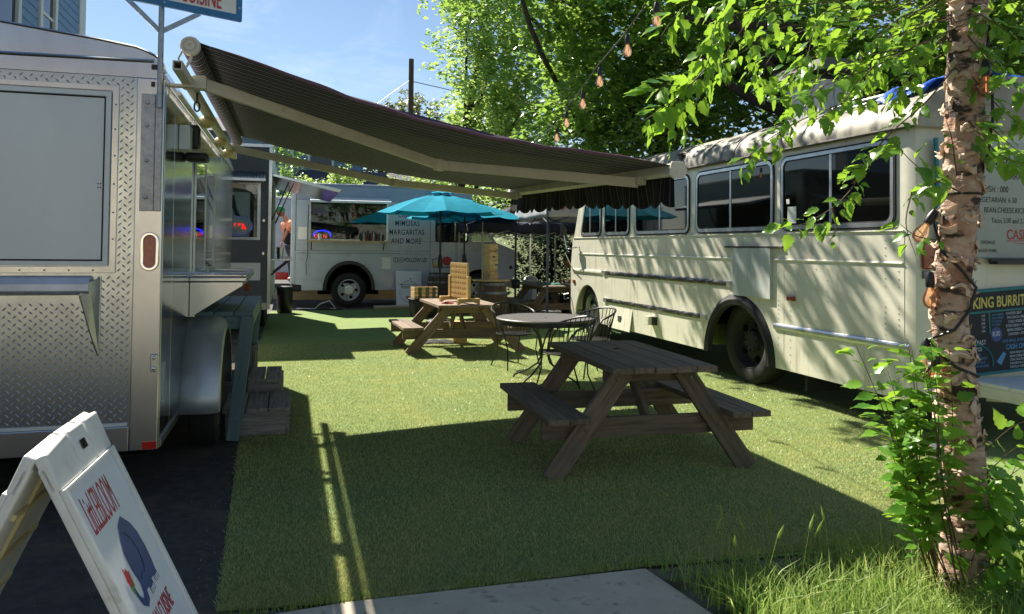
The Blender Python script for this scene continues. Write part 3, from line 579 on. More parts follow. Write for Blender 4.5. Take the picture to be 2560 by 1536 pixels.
MB().tube([(-0.60, 4.70, 2.53), (-0.622, 4.72, 2.58), (-0.60, 4.73, 2.63)], 0.006, 6).tube([(-0.58, 4.70, 2.53), (-0.56, 4.72, 2.57), (-0.555, 4.73, 2.60)], 0.008, 6).build('roller_bracket', 'white_alu', aw)
for y in (5.05, 8.40):
    MB().bx(-0.64, -0.50, y - 0.04, y + 0.04, 2.47, 2.55).build('arm_bracket', 'white_alu', aw, bev=0.006)
MB().tube([(-0.56, 5.1, 2.46), (-0.56, 5.1, 2.40)], 0.008, 6).tube([(-0.56 + 0.016 * math.cos(t), 5.1, 2.375 + 0.03 * math.sin(t)) for t in np.linspace(0, 6.283, 13)], 0.006, 6, cap=False).build('crank_eye', 'black_plastic', aw, smooth=True)
for y in (4.95, 6.3, 7.6, 8.7): MB().bx(-0.72, -0.56, y - 0.03, y + 0.03, 2.46, 2.475).bx(-0.72, -0.70, y - 0.03, y + 0.03, 2.40, 2.475).build('wall_bracket', 'white_alu', aw)
def cloth(u, v):
    y = 4.80 + 4.02 * v; x = -0.545 + 3.095 * u; sag = 0.085 * math.sin(math.pi * u) ** 0.9 * (1 - 0.35 * math.sin(math.pi * v))
    z = 2.707 + (2.105 + 0.11 * v - 2.707) * u - sag + 0.002 * math.sin(u * 60 + v * 9) * math.sin(math.pi * u)
    d = max(0.0, (0.028 - v) / 0.028)                      # loose near edge droops over
    z -= 0.055 * d ** 0.8 * math.sin(math.pi * min(1, max(0, (u - 0.08) / 0.8))) * (1 if 0.08 < u < 0.88 else 0) * (0.9 + 0.1 * math.sin(u * 47))
    y -= 0.0 if d == 0 else -0.05 * d * math.sin(math.pi * min(1, max(0, (u - 0.08) / 0.8)))
    return (x, y, z)
vv = [0, 0.006, 0.012, 0.018, 0.024, 0.028, 0.034] + [0.034 + 0.966 * i / 22 for i in range(1, 23)]
am = MB(); NU = 60; NVv = len(vv)
am.add([cloth(i / NU, b) for i in range(NU + 1) for b in vv], [(i * NVv + j, (i + 1) * NVv + j, (i + 1) * NVv + j + 1, i * NVv + j + 1) for i in range(NU) for j in range(NVv - 1)])
fbo = am.build('fabric', 'awning_cloth', aw, smooth=True, thick=0.002)
def hemf(u, v):
    x, y, z = cloth(0.03 + 0.93 * u, 0.0); return (x, y - 0.004 - 0.004 * math.sin(math.pi * v), z + (0.024 - 0.026 * v) * min(1.0, 6 * u, 6 * (1 - u)))
MB().grid(hemf, 60, 3).build('hem', 'hem_cloth', fbo, smooth=True, thick=0.002)
fbar = MB().prism([(2.50, 4.78, 2.05), (2.52, 4.78, 2.025), (2.60, 4.78, 2.03), (2.612, 4.78, 2.07), (2.59, 4.78, 2.115), (2.52, 4.78, 2.118)], (0, 4.15, 0.11)).build('front_bar', 'white_alu', aw, bev=0.004)
for y, s_ in ((4.765, -1), (8.93, 1)): MB().prism([(x_, y, z_ - 0.01 + (0.11 if s_ > 0 else 0)) for x_, z_ in ((2.49, 2.05), (2.52, 2.022), (2.61, 2.03), (2.63, 2.085), (2.60, 2.14), (2.51, 2.138))], (0, 0.02 * (1 if s_ > 0 else 1), 0)).build('bar_cap', 'white_alu', fbar, bev=0.006)
def val(u, v):
    y = 4.82 + 4.05 * u; per = 0.262; t = (y / per) % 1.0
    bot = 1.835 + 0.045 * (1 - math.sin(math.pi * t) ** 0.7) + 0.012 * math.sin(y * 2.1)
    z = 2.035 + (bot - 2.045) * v + 0.11 * u; return (2.555 + 0.022 * v * math.sin(y * 11) + 0.03 * v * math.sin(y * 1.3), y, z)
MB().grid(val, 180, 6).build('valance', 'valance_cloth', aw, smooth=True, thick=0.002)
def arm(pts, w=0.036, h=0.075):
    for a, b in zip(pts[:-1], pts[1:]): MB().bar(a, b, w, h).build('arm', 'white_alu', aw, bev=0.006)
arm([(-0.57, 5.05, 2.52), (1.116, 5.95, 2.165), (2.50, 5.27, 2.02)])
arm([(-0.52, 8.38, 2.50), (1.067, 8.25, 2.20), (2.50, 8.44, 2.11)])
for p in ((1.116, 5.95, 2.165), (1.067, 8.25, 2.20)): MB().lathe([(0.04, -0.043), (0.045, -0.03), (0.045, 0.03), (0.04, 0.043)], p, (0.1, 0, 1), 14).build('elbow', 'white_alu', aw, smooth=True)
for y in (5.27, 8.44): MB().bx(2.47, 2.54, y - 0.05, y + 0.03, 2.0 + (0.09 if y > 8 else 0), 2.062 + (0.09 if y > 8 else 0)).build('bar_joint', 'white_alu', aw, bev=0.005)
# ------------------------------------------------------------------ blue-grey standing counter
sh = thing('bar_shelf', 'blue-grey painted wooden bar shelf beside the silver trailer wheel', 'shelf', (-0.45, 7.0, 0))
for i, x in enumerate((-0.62, -0.475, -0.33)): plank('top_board', (x, 6.40, 0.985), (x, 8.3, 0.985), 0.138, 0.036, 'paint_blue', sh)
plank('apron', (-0.665, 6.44, 0.915), (-0.275, 6.44, 0.915), 0.036, 0.10, 'paint_blue', sh); plank('apron', (-0.665, 8.26, 0.915), (-0.275, 8.26, 0.915), 0.036, 0.10, 'paint_blue', sh)
plank('apron', (-0.285, 6.48, 0.915), (-0.285, 8.24, 0.915), 0.036, 0.10, 'paint_blue', sh)
plank('leg', (-0.30, 6.405, 0.966), (-0.395, 6.405, 0.0), 0.10, 0.036, 'paint_blue', sh, upv=(0, 1, 0)); plank('leg', (-0.30, 8.30, 0.966), (-0.395, 8.30, 0.0), 0.10, 0.036, 'paint_blue', sh, upv=(0, 1, 0))
plank('cleat', (-0.665, 6.405, 0.966), (-0.665, 6.405, 0.72), 0.11, 0.034, 'paint_blue', sh, upv=(0, 1, 0))
# ------------------------------------------------------------------ timber steps
st = thing('wooden_steps', 'weathered grey wooden steps on the turf beside the silver trailer', 'steps', (-0.2, 7.2, 0))
for x in (-0.40, -0.225, -0.05): plank('tread_board', (x, 6.50, 0.205), (x, 7.24, 0.205), 0.165, 0.034, 'wood_oldgrey', st)
plank('riser', (-0.46, 6.53, 0.095), (-0.0, 6.53, 0.095), 0.036, 0.185, 'wood_oldgrey', st); plank('side_board', (0.012, 6.56, 0.095), (0.012, 7.2, 0.095), 0.036, 0.185, 'wood_oldgrey', st)
for x in (-0.26, -0.115): plank('tread_board', (x, 7.26, 0.315), (x, 7.98, 0.315), 0.138, 0.034, 'wood_oldgrey', st)
plank('riser', (-0.33, 7.29, 0.148), (-0.06, 7.29, 0.148), 0.036, 0.295, 'wood_oldgrey', st); plank('side_board', (-0.045, 7.32, 0.148), (-0.045, 7.95, 0.148), 0.036, 0.295, 'wood_oldgrey', st)
plank('tread_board', (-0.36, 8.0, 0.50), (-0.36, 8.62, 0.50), 0.17, 0.034, 'wood_oldgrey', st); plank('post', (-0.33, 8.04, 0.0), (-0.33, 8.04, 0.482), 0.07, 0.07, 'wood_oldgrey', st, upv=(0, 1, 0)); plank('post', (-0.33, 8.58, 0.0), (-0.33, 8.58, 0.482), 0.07, 0.07, 'wood_oldgrey', st, upv=(0, 1, 0))
# ------------------------------------------------------------------ sandwich board
ab = thing('sandwich_board', 'white plastic folding pavement sign with red lettering, lower left corner', 'sign', (-0.695, 2.855, 0), math.atan2(-0.024, 0.47), local=True)
HT, SP = 0.90, 0.425; L_ = math.hypot(HT, SP)
def pan(sgn, t, s_, d=0.0):
    """t along the ridge, s_ down the slope from the top, d proud of the outer face"""
    k = s_ / L_; return V((sgn * (0.022 + SP * k), t, HT * (1 - k))) + V((sgn * HT, 0, SP)) / L_ * d
HW = 0.27
for sgn in (1, -1):
    m_ = MB(); m_.add([pan(sgn, -HW, 0.03, -0.035), pan(sgn, HW, 0.03, -0.035), pan(sgn, HW, L_, -0.035), pan(sgn, -HW, L_, -0.035), pan(sgn, -HW, 0.03, -0.004), pan(sgn, HW, 0.03, -0.004), pan(sgn, HW, L_, -0.004), pan(sgn, -HW, L_, -0.004)],
                      [(0, 1, 2, 3), (7, 6, 5, 4), (0, 4, 5, 1), (1, 5, 6, 2), (2, 6, 7, 3), (3, 7, 4, 0)] if sgn > 0 else [(3, 2, 1, 0), (4, 5, 6, 7), (1, 5, 4, 0), (2, 6, 5, 1), (3, 7, 6, 2), (0, 4, 7, 3)])
    pa = m_.build('panel', 'sign_white', ab, bev=0.01)
    fr = MB(); ring(fr, [(-HW, 0.12), (HW, 0.12), (HW, L_ - 0.04), (-HW, L_ - 0.04)], [(-HW + 0.028, 0.13), (HW - 0.028, 0.13), (HW - 0.028, L_ - 0.075), (-HW + 0.028, L_ - 0.075)], lambda t, s_: pan(sgn, t, s_, -0.006), V((sgn * HT, 0, SP)) / L_ * 0.016); fr.build('rim', 'sign_white', pa, bev=0.004)
    hd = MB()
    for (t0, t1) in ((-HW, -0.06), (-0.05, 0.10), (0.115, HW)):
        hd.add([pan(sgn, t0, -0.02 if t0 > -0.2 else 0.0, -0.03), pan(sgn, t1, -0.02, -0.03), pan(sgn, t1, 0.12, -0.03), pan(sgn, t0, 0.12, -0.03), pan(sgn, t0, -0.02 if t0 > -0.2 else 0.0, 0.008), pan(sgn, t1, -0.02, 0.008), pan(sgn, t1, 0.12, 0.003), pan(sgn, t0, 0.12, 0.003)],
               [(0, 1, 2, 3), (7, 6, 5, 4), (0, 4, 5, 1), (1, 5, 6, 2), (2, 6, 7, 3), (3, 7, 4, 0)])
    hd.build('head', 'sign_white', pa, bev=0.008)
    box_ = MB().add([pan(sgn, 0.0, 0.03, 0.0095), pan(sgn, 0.05, 0.03, 0.0095), pan(sgn, 0.05, 0.062, 0.0095), pan(sgn, 0.0, 0.062, 0.0095)], [(0, 1, 2, 3) if sgn < 0 else (3, 2, 1, 0)]); box_.build('hand_hole', 'well', pa)
    inn = MB()
    for s_ in (0.2, 0.38, 0.56, 0.74): inn.bar(pan(sgn, -HW + 0.06, s_, -0.04), pan(sgn, HW - 0.06, s_, -0.04), 0.02, 0.012, (sgn * HT, 0, SP))
    inn.bar(pan(sgn, -0.1, 0.1, -0.04), pan(sgn, -0.1, 0.9, -0.04), 0.02, 0.01, (sgn * HT, 0, SP)).build('inner_rib', 'sign_yellowed', pa)
MB().tube([(0, -HW + 0.01, HT - 0.02), (0, HW - 0.01, HT - 0.02)], 0.008, 8).build('hinge_pin', 'steel_dull', ab)
def pan_poly(name, pts, m, d, parent=None):
    if name == 'flower_print': pts = [ES(*q_) for q_ in pts]
    o = MB().add([pan(1, t, s_, d) for t, s_ in pts], [tuple(range(len(pts)))]); ob = o.build(name, m, parent)
    return ob
ps = MB().add([pan(1, -HW + 0.028, 0.13, -0.003), pan(1, HW - 0.028, 0.13, -0.003), pan(1, HW - 0.028, L_ - 0.075, -0.003), pan(1, -HW + 0.028, L_ - 0.075, -0.003)], [(3, 2, 1, 0)]).build('poster', 'print_white', ab)
ry = V((-SP, 0, HT)) / L_
text('lettering', 'LittLEBLOOM', 0.19, 'print_red', ps, pan(1, -0.185, 0.305, -0.002), (0, 1, 0), ry, ext=0.0006, sx=0.25, thick=-0.002)
text('lettering', 'TIAN CUISINE', 0.10, 'print_red', ps, pan(1, -0.11, 0.705, -0.002), (0, 1, 0), ry, ext=0.0006, sx=0.40)
el = [(0.03, 0.475), (0.065, 0.465), (0.095, 0.49), (0.13, 0.52), (0.155, 0.57), (0.165, 0.64), (0.16, 0.70), (0.15, 0.735), (0.155, 0.775), (0.10, 0.775), (0.095, 0.745), (0.07, 0.745), (0.07, 0.785), (0.015, 0.79), (0.01, 0.755), (-0.02, 0.752), (-0.035, 0.785), (-0.075, 0.80), (-0.115, 0.775), (-0.13, 0.73), (-0.135, 0.695), (-0.118, 0.69), (-0.108, 0.735), (-0.085, 0.76), (-0.062, 0.745), (-0.05, 0.71), (-0.065, 0.65), (-0.065, 0.58), (-0.04, 0.53), (-0.01, 0.50), (0.0, 0.485)]
ES = lambda t, s_: (t * 0.85 - 0.005, 0.325 + (s_ - 0.465) * 0.86)
el = [ES(*q_) for q_ in el]
pan_poly('elephant_print', el[::-1], 'print_blue', -0.0015, ps)
MB().tube([pan(1, *ES(t, s_), -0.001) for t, s_ in ((0.02, 0.52), (0.06, 0.56), (0.075, 0.62), (0.06, 0.68), (0.03, 0.70), (0.005, 0.69), (-0.02, 0.705))], 0.0012, 5).build('elephant_line', 'print_navy', ps)
pan_poly('flower_print', [(-0.15, 0.60), (-0.135, 0.625), (-0.122, 0.612), (-0.112, 0.635), (-0.10, 0.63), (-0.108, 0.675), (-0.125, 0.692), (-0.145, 0.682), (-0.155, 0.655), (-0.148, 0.63)][::-1], 'print_red', -0.001, ps)
pan_poly('flower_print', [(-0.145, 0.682), (-0.125, 0.69), (-0.104, 0.672), (-0.108, 0.692), (-0.125, 0.70), (-0.135, 0.72), (-0.142, 0.70)][::-1], 'print_green', -0.0007, ps)
for t, s_ in ((0.108, 0.768), (0.125, 0.768), (0.142, 0.768), (0.025, 0.782), (0.042, 0.78), (0.058, 0.778)):
    t, s_ = ES(t, s_); MB().add([pan(1, t - 0.006, s_ - 0.014, -0.001), pan(1, t + 0.004, s_ - 0.014, -0.001), pan(1, t + 0.004, s_ + 0.004, -0.001), pan(1, t - 0.006, s_ + 0.004, -0.001)], [(3, 2, 1, 0)]).build('toenail_print', 'print_white', ps)
# ------------------------------------------------------------------ cream bus
bus = thing('bus', 'old cream bus converted to a food stall, parked along the right', 'bus', (6.1, 9.1, 0))
BX = 4.9
def side_panel(y0, y1, arch=None, nose=False):
    z0 = 0.30; pts = [(y0, z0)]
    if arch:
        yc_, hw, top = arch
        if yc_ - hw > y0 + 0.01: pts.append((yc_ - hw, z0))
        pts += [(yc_ - hw * math.cos(math.pi * i / 16), z0 + (top - z0) * math.sin(math.pi * i / 16)) for i in range(1, 16)]
        pts.append((yc_ + hw, z0))
    if nose: pts += [(12.98, z0), (13.10, 0.45), (13.12, 1.2), (13.02, 1.70)]
    else: pts.append((y1, z0))
    if not nose: pts.append((y1, 1.70))
    pts.append((y0, 1.70))
    return MB().prism([(BX, y, z) for y, z in pts], (0.03, 0, 0)).build('side_panel', 'bus_cream', bus, bev=0.003)
RA, FA = (7.72, 0.69, 0.995), (12.30, 0.565, 0.90)
for y0, y1, ar, no in ((5.245, 6.86, None, False), (6.863, 8.62, RA, False), (8.623, 10.45, None, False), (10.453, 11.63, None, False), (11.633, 13.1, FA, True)):
    side_panel(y0, y1, ar, no)
# shell: rear, off side, floor, nose
MB().prism([(4.903, 5.243, 0.315), (4.903, 5.20, 0.315), (4.92, 5.145, 0.315), (4.965, 5.12, 0.315), (7.235, 5.12, 0.315), (7.28, 5.145, 0.315), (7.297, 5.20, 0.315), (7.297, 5.243, 0.315)], (0, 0, 2.255)).build('rear_wall', 'bus_cream', bus, smooth=True)
box('off_side', (7.26, 7.297, 5.245, 13.0, 0.30, 2.57), 'bus_cream', bus); box('floor', (5.55, 7.25, 5.25, 12.95, 0.45, 0.6), 'well', bus)
MB().prism([(4.905, 13.02, 1.70), (4.905, 13.12, 1.2), (4.905, 13.10, 0.45), (4.905, 13.0, 0.42), (4.905, 12.9, 1.7)], (2.39, 0, 0)).build('nose', 'bus_cream', bus, bev=0.02)
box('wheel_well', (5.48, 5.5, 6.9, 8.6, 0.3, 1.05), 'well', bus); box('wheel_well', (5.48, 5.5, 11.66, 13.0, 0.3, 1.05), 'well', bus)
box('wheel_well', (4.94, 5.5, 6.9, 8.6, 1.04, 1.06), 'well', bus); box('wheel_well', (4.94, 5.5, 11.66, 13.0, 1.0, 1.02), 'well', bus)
box('fuel_tank', (5.05, 5.42, 8.5, 8.95, 0.34, 0.62), 'bank_grass', bus, bev=0.08)
# upper wall with window band
MB().prism([(BX + 0.004, 5.245, 1.703), (BX + 0.004, 12.98, 1.703), (BX + 0.004, 12.60, 2.57), (BX + 0.004, 5.245, 2.57)], (0.03, 0, 0)).build('window_band', 'bus_cream', bus)
MB().prism([(4.94, 12.99, 1.70), (4.94, 12.61, 2.57), (4.94, 12.55, 2.57), (4.94, 12.9, 1.70)], (2.3, 0, 0)).build('windscreen', 'dark_glass', bus)
box('belt_ledge', (BX - 0.012, BX + 0.002, 5.245, 12.99, 1.694, 1.709), 'bus_cream', bus, bev=0.005)
MB().tube([(BX, 5.26, 1.428), (BX, 12.72, 1.424)], 0.013, 8).build('belt_rib', 'bus_cream', bus, smooth=True)
roofp = [(4.862, 2.545), (4.858, 2.60), (4.875, 2.66), (4.93, 2.745), (5.04, 2.835), (5.2, 2.915), (5.5, 2.99), (5.8, 3.02), (6.1, 3.03)]
roofp = roofp + [(12.2 - x, z) for x, z in roofp[-2::-1]]
rm = MB(); sec = [(5.06, 0.985), (5.10, 1.0), (5.8, 1.0), (6.8, 1.0), (7.8, 1.0), (8.8, 1.0), (9.8, 1.0), (10.8, 1.0), (11.8, 1.0), (12.3, 0.97), (12.6, 0.90), (12.78, 0.78), (12.86, 0.6)]; K = len(roofp)
rvs = [(6.1 + (x - 6.1) * (0.9 + 0.1 * s_), y, 2.545 + (z - 2.545) * s_) for y, s_ in sec for x, z in roofp]
rfs = [(i * K + j, (i + 1) * K + j, (i + 1) * K + j + 1, i * K + j + 1) for i in range(len(sec) - 1) for j in range(K - 1)] + [tuple(range(K)), tuple((len(sec) - 1) * K + j for j in range(K - 1, -1, -1))]
rf = rm.add(rvs, rfs).build('roof', 'bus_roof', bus, smooth=True)
MB().tube([(4.858, 5.08, 2.555), (4.858, 12.4, 2.555)], 0.016, 8).build('gutter', 'grime', rf, smooth=True)
for y in (6.55, 7.75, 9.4, 10.6): MB().tube([(x, y, z + 0.002) for x, z in roofp[1:9]], 0.008, 6).build('roof_seam', 'bus_roof', rf, smooth=True)
MB().bx(4.89, 4.93, 9.02, 9.10, 2.70, 2.765).bx(4.87, 4.94, 9.0, 9.12, 2.765, 2.775).build('roof_marker', 'grime', rf)
# windows
def bus_window(y0, y1, slant=0.0, mull=True):
    fn = lambda y, z: (BX - 0.016, y - (slant * (z - 1.74) if y > (y0 + y1) / 2 else 0), z)
    z0, z1 = 1.738, 2.478
    g = MB(); ring(g, rrect(y0 - 0.016, y1 + 0.016, z0 - 0.016, z1 + 0.016, 0.115), rrect(y0, y1, z0, z1, 0.10), lambda y, z: (fn(y, z)[0] + 0.004, fn(y, z)[1], z), (0.018, 0, 0)); w = g.build('window', 'rubber', bus, smooth=True)
    f = MB(); ring(f, rrect(y0, y1, z0, z1, 0.10), rrect(y0 + 0.034, y1 - 0.034, z0 + 0.04, z1 - 0.034, 0.075), fn, (0.018, 0, 0)); f.build('frame', 'bus_frame', w, smooth=True)
    b = MB(); ring(b, rrect(y0 + 0.034, y1 - 0.034, z0 + 0.04, z1 - 0.034, 0.075), rrect(y0 + 0.046, y1 - 0.046, z0 + 0.052, z1 - 0.046, 0.065), lambda y, z: (fn(y, z)[0] + 0.006, fn(y, z)[1], z), (0.012, 0, 0)); b.build('gasket', 'rubber', w)
    p = MB().prism([(fn(y, z)[0] + 0.011, fn(y, z)[1], z) for y, z in rrect(y0 + 0.04, y1 - 0.04, z0 + 0.045, z1 - 0.04, 0.07)], (0.004, 0, 0)); p.build('pane', 'dark_glass', w)
    if mull:
        ym = (y0 + y1) / 2 + 0.02
        box('mullion', (BX - 0.011, BX - 0.0055, ym - 0.017, ym + 0.017, z0 + 0.044, z1 - 0.038), 'bus_frame', w, bev=0.002)
    return w
w4 = bus_window(5.352, 6.90); bus_window(7.045, 8.642); bus_window(8.825, 10.41); bus_window(10.63, 11.575); bus_window(11.72, 12.62, slant=0.36)
box('paper_note', (BX - 0.0062, BX - 0.005, 6.66, 6.80, 1.80, 1.97), 'paper', w4); box('paper_note', (BX - 0.0062, BX - 0.005, 6.77, 6.82, 2.0, 2.05), 'paper', w4)
# bumper strips along the flank
def strip(y0, y1, z, m):
    s_ = MB().prism([(BX, y0, z - 0.033), (BX - 0.014, y0, z - 0.03), (BX - 0.022, y0, z - 0.012), (BX - 0.022, y0, z + 0.012), (BX - 0.014, y0, z + 0.03), (BX, y0, z + 0.033)], (0, y1 - y0, 0)).build('rub_rail', m, bus, bev=0.002); return s_
a = strip(7.80, 11.60, 1.134, 'trim_black'); b = strip(8.42, 11.56, 0.700, 'trim_black'); c = strip(5.18, 7.02, 0.735, 'bus_frame'); d = strip(11.66, 12.98, 1.132, 'bus_cream')
for s_, ys in ((a, (7.86, 11.55)), (b, (8.45, 11.50))):
    for y in ys: box('rail_end', (BX - 0.024, BX, y - 0.06, y + 0.06, (1.134 if s_ == a else 0.70) - 0.034, (1.134 if s_ == a else 0.70) + 0.034), 'bus_frame', s_, bev=0.004)
# black rubber wheel-arch lips
def arch_lip(ar, m, w):
    yc_, hw, top = ar; vs = []; n_ = 24
    mb = MB(); pts = []
    for i in range(n_ + 1):
        t = math.pi * i / n_; pts.append((math.cos(t), math.sin(t)))
    vs = []
    for cx, sz in pts:
        for k, dx_ in ((0.0, -0.002), (0.5, -0.045), (1.0, -0.03), (1.05, 0.03), (-0.02, 0.03)):
            h = hw - 0.002 - k * w + 0.03; tp = (top - 0.30) - k * w + 0.03
            vs.append((BX + dx_, yc_ + h * cx, 0.30 + tp * sz))
    fs = [(i * 5 + j, i * 5 + (j + 1) % 5, (i + 1) * 5 + (j + 1) % 5, (i + 1) * 5 + j) for i in range(n_) for j in range(5)]
    return mb.add(vs, fs).build('wheel_arch', m, bus, smooth=True)
arch_lip(RA, 'rubber', 0.12)
wheel(bus, (5.17, 7.73, 0.49), 0.49, 0.27, (-1, 0, 0), rim='rubber', rimr=0.66, nut='rubber'); wheel(bus, (5.09, 12.30, 0.46), 0.46, 0.25, (-1, 0, 0), rim='steel_dull')
# odds and ends on the flank
pt = box('patch_board', (BX - 0.032, BX - 0.001, 7.06, 7.415, 1.01, 1.545), 'grey_board', bus, bev=0.002); box('patch_board', (BX - 0.028, BX - 0.001, 7.42, 7.785, 1.01, 1.545), 'grey_board', bus, bev=0.002)
box('patch_rail', (BX - 0.028, BX - 0.001, 6.86, 7.96, 1.548, 1.568), 'grime', bus, bev=0.003)
box('side_marker', (BX - 0.03, BX, 6.67, 6.79, 1.015, 1.065), 'amber_lens', bus, bev=0.01)
box('side_marker', (BX - 0.02, BX, 12.88, 12.98, 0.90, 0.96), 'amber_lens', bus, bev=0.006)
hd_ = MB().prism([(BX - 0.002, 10.50, 0.62), (BX - 0.05, 10.50, 0.29), (BX - 0.035, 10.50, 0.285), (BX - 0.001, 10.50, 0.60)], (0, 0.78, 0)).build('locker_door', 'bus_cream', bus, bev=0.004); box('latch', (BX - 0.042, BX - 0.02, 10.85, 10.95, 0.41, 0.50), 'steel_dull', hd_, bev=0.006)
ob = box('power_inlet', (BX - 0.11, BX, 9.75, 9.87, 0.47, 0.59), 'bus_cream', bus, bev=0.006); box('inlet_face', (BX - 0.06, BX - 0.001, 9.70, 9.752, 0.47, 0.58), 'black_plastic', ob, bev=0.004)
mm = MB().tube([(4.90, 12.7, 1.55), (4.74, 12.92, 1.50), (4.70, 12.95, 1.75)], 0.010, 6).tube([(4.88, 12.98, 1.15), (4.74, 12.97, 1.42)], 0.008, 6).build('mirror_arm', 'bus_frame', bus, smooth=True)
MB().prism([(4.65, 12.96, 1.72), (4.72, 12.96, 1.66), (4.78, 12.96, 1.66), (4.76, 12.96, 1.86), (4.66, 12.96, 2.0)], (0.0, 0.05, 0)).build('mirror', 'black_plastic', bus, bev=0.012)
MB().tube([(4.86, 13.10, 0.62), (4.80, 13.16, 0.60), (4.80, 13.2, 0.68), (4.87, 13.14, 0.70)], 0.014, 6).build('tow_hook', 'steel_dull', bus, smooth=True)
box('front_bumper', (4.93, 7.27, 13.09, 13.2, 0.38, 0.55), 'steel_dull', bus, bev=0.02)
rv = MB()
def rivets(y, z0, z1, n_):
    for i in range(n_):
        z = z0 + (z1 - z0) * (i + 0.5) / n_
        rv.add([(BX - 0.0005, y - 0.009, z), (BX - 0.0005, y, z - 0.009), (BX - 0.0005, y + 0.009, z), (BX - 0.0005, y, z + 0.009), (BX - 0.008, y, z)], [(0, 1, 4), (1, 2, 4), (2, 3, 4), (3, 0, 4)])
for ys in ((5.31, 5.46), (6.76, 6.96), (8.52, 8.72), (10.35, 10.55), (11.54, 11.70)):
    for y in ys: rivets(y, 1.20, 1.66, 7); rivets(y, 0.80, 1.08, 6); rivets(y, 0.36, 0.66, 4)
for y in (6.2, 6.36): rivets(y, 0.8, 1.4, 6)
tag(rv.build('rivets', 'bus_cream', bus), 'rows of rivet heads along the panel seams', kind='stuff')
# rear: lamp, menu boards, fold-down shelf
lm = box('rear_lamp', (4.945, 5.06, 5.085, 5.12, 1.385, 1.612), 'amber_lens', bus, bev=0.012); box('lamp_reflector', (4.955, 5.03, 5.10, 5.12, 1.31, 1.375), 'steel_dull', lm, bev=0.004)
box('mud_flap', (5.0, 5.4, 6.62, 6.66, 0.12, 0.5), 'rubber', bus); box('rear_bumper', (4.95, 5.28, 5.02, 5.115, 0.50, 0.60), 'black_metal', bus, bev=0.01)
fs_ = thing('shelf_counter', 'cream fold-down wooden shelf at the back of the bus', 'shelf', (6.2, 4.75, 0.4))
plank('shelf_board', (5.30, 4.76, 0.485), (7.2, 4.76, 0.485), 0.55, 0.03, 'sign_white', fs_); plank('edge_board', (5.315, 4.49, 0.425), (5.315, 5.03, 0.425), 0.03, 0.088, 'bus_cream', fs_); plank('edge_board', (5.335, 4.50, 0.425), (7.2, 4.50, 0.425), 0.03, 0.088, 'bus_cream', fs_)
plank('bracket', (5.6, 4.55, 0.40), (5.6, 5.1, 0.32), 0.03, 0.06, 'bus_cream', fs_)
wb_ = thing('whiteboard', 'large whiteboard with a handwritten burrito menu on the back of the bus', 'menu board', (6.0, 5.06, 1.5))
def wbp(x, z, d=0.0): return (x, 5.085 - d - 0.05 * (z - 1.5), z)
MB().prism([wbp(5.10, 1.49), wbp(6.95, 1.49), wbp(6.95, 2.45), wbp(5.015, 2.45)], (0, -0.015, 0)).build('panel', 'board_white', wb_)
MB().bar(wbp(5.09, 1.49, 0.012), wbp(5.005, 2.45, 0.012), 0.03, 0.02, (0, -1, 0)).build('edge_strip', 'teal_paint', wb_)
MB().bar(wbp(5.03, 1.484, 0.01), wbp(6.95, 1.484, 0.01), 0.012, 0.02, (0, -1, 0)).build('edge_strip', 'steel_dull', wb_)
tr_ = MB().bx(5.595, 6.6, 4.99, 5.07, 1.43, 1.445).bx(5.595, 6.6, 4.99, 5.0, 1.445, 1.46).build('pen_tray', 'black_metal', wb_); box('tray_back', (5.60, 6.6, 5.062, 5.082, 1.445, 1.482), 'black_metal', tr_)
def wt(s_, x, z, size, m='ink_black', sx=0.8, **k): text('lettering', s_, size, m, wb_, wbp(x, z, 0.0165), (1, 0, 0), (0, -0.05, 1), ext=0.0004, sx=sx, **k)
wt('KING BURRITO', 5.36, 2.255, 0.15); MB().bar(wbp(5.5, 2.235, 0.017), wbp(6.7, 2.235, 0.017), 0.005, 0.001, (0, -1, 0)).build('underline', 'ink_black', wb_)
wt('BURRITOS: 8', 5.70, 2.14, 0.085); wt('FISH : 000', 5.52, 2.03, 0.075); wt('VEGETARIAN: 6 50', 5.44, 1.945, 0.065); wt('BEAN.CHEESE.RICE 5', 5.52, 1.86, 0.065); wt('Tacos 2.00 and 2.75', 5.60, 1.775, 0.06, wob=0.002)
wt('CASH ONLY', 5.77, 1.64, 0.12, 'ink_red', thick=0.001); wt('(SAUSAGE)', 5.50, 1.60, 0.04); wt('(MARINATED PORK)', 5.40, 1.53, 0.038); wt('W CH', 5.09, 1.98, 0.05); wt('S', 5.12, 1.90, 0.05)
MB().bar(wbp(5.77, 1.625, 0.017), wbp(6.3, 1.64, 0.017), 0.006, 0.001, (0, -1, 0)).bar(wbp(5.86, 1.61, 0.017), wbp(6.3, 1.59, 0.017), 0.005, 0.001, (0, -1, 0)).build('underline', 'ink_red', wb_)
bb = thing('menu_blackboard', 'black painted menu board with teal border and yellow heading', 'menu board', (6.0, 5.09, 0.5))
def bbp(x, z, d=0.0): return (x, 5.117 - d, z + (x - 5.455) * 0.06)
MB().prism([bbp(5.33, 0.50), bbp(6.95, 0.50), bbp(6.95, 1.215), bbp(5.33, 1.215)], (0, -0.02, 0)).build('panel', 'board_black', bb)
br = MB(); ring(br, [(5.33, 0.50), (6.95, 0.50), (6.95, 1.215), (5.33, 1.215)], [(5.355, 0.525), (6.925, 0.525), (6.925, 1.19), (5.355, 1.19)], lambda x, z: bbp(x, z, 0.027), (0, 0.012, 0)); br.build('border', 'teal_paint', bb)
def bt(s_, x, z, size, m='chalk_white', sx=0.8, **k): text('lettering', s_, size, m, bb, bbp(x, z, 0.0215), (1, 0.0, 0.06), (0, 0, 1), ext=0.0004, sx=sx, **k)
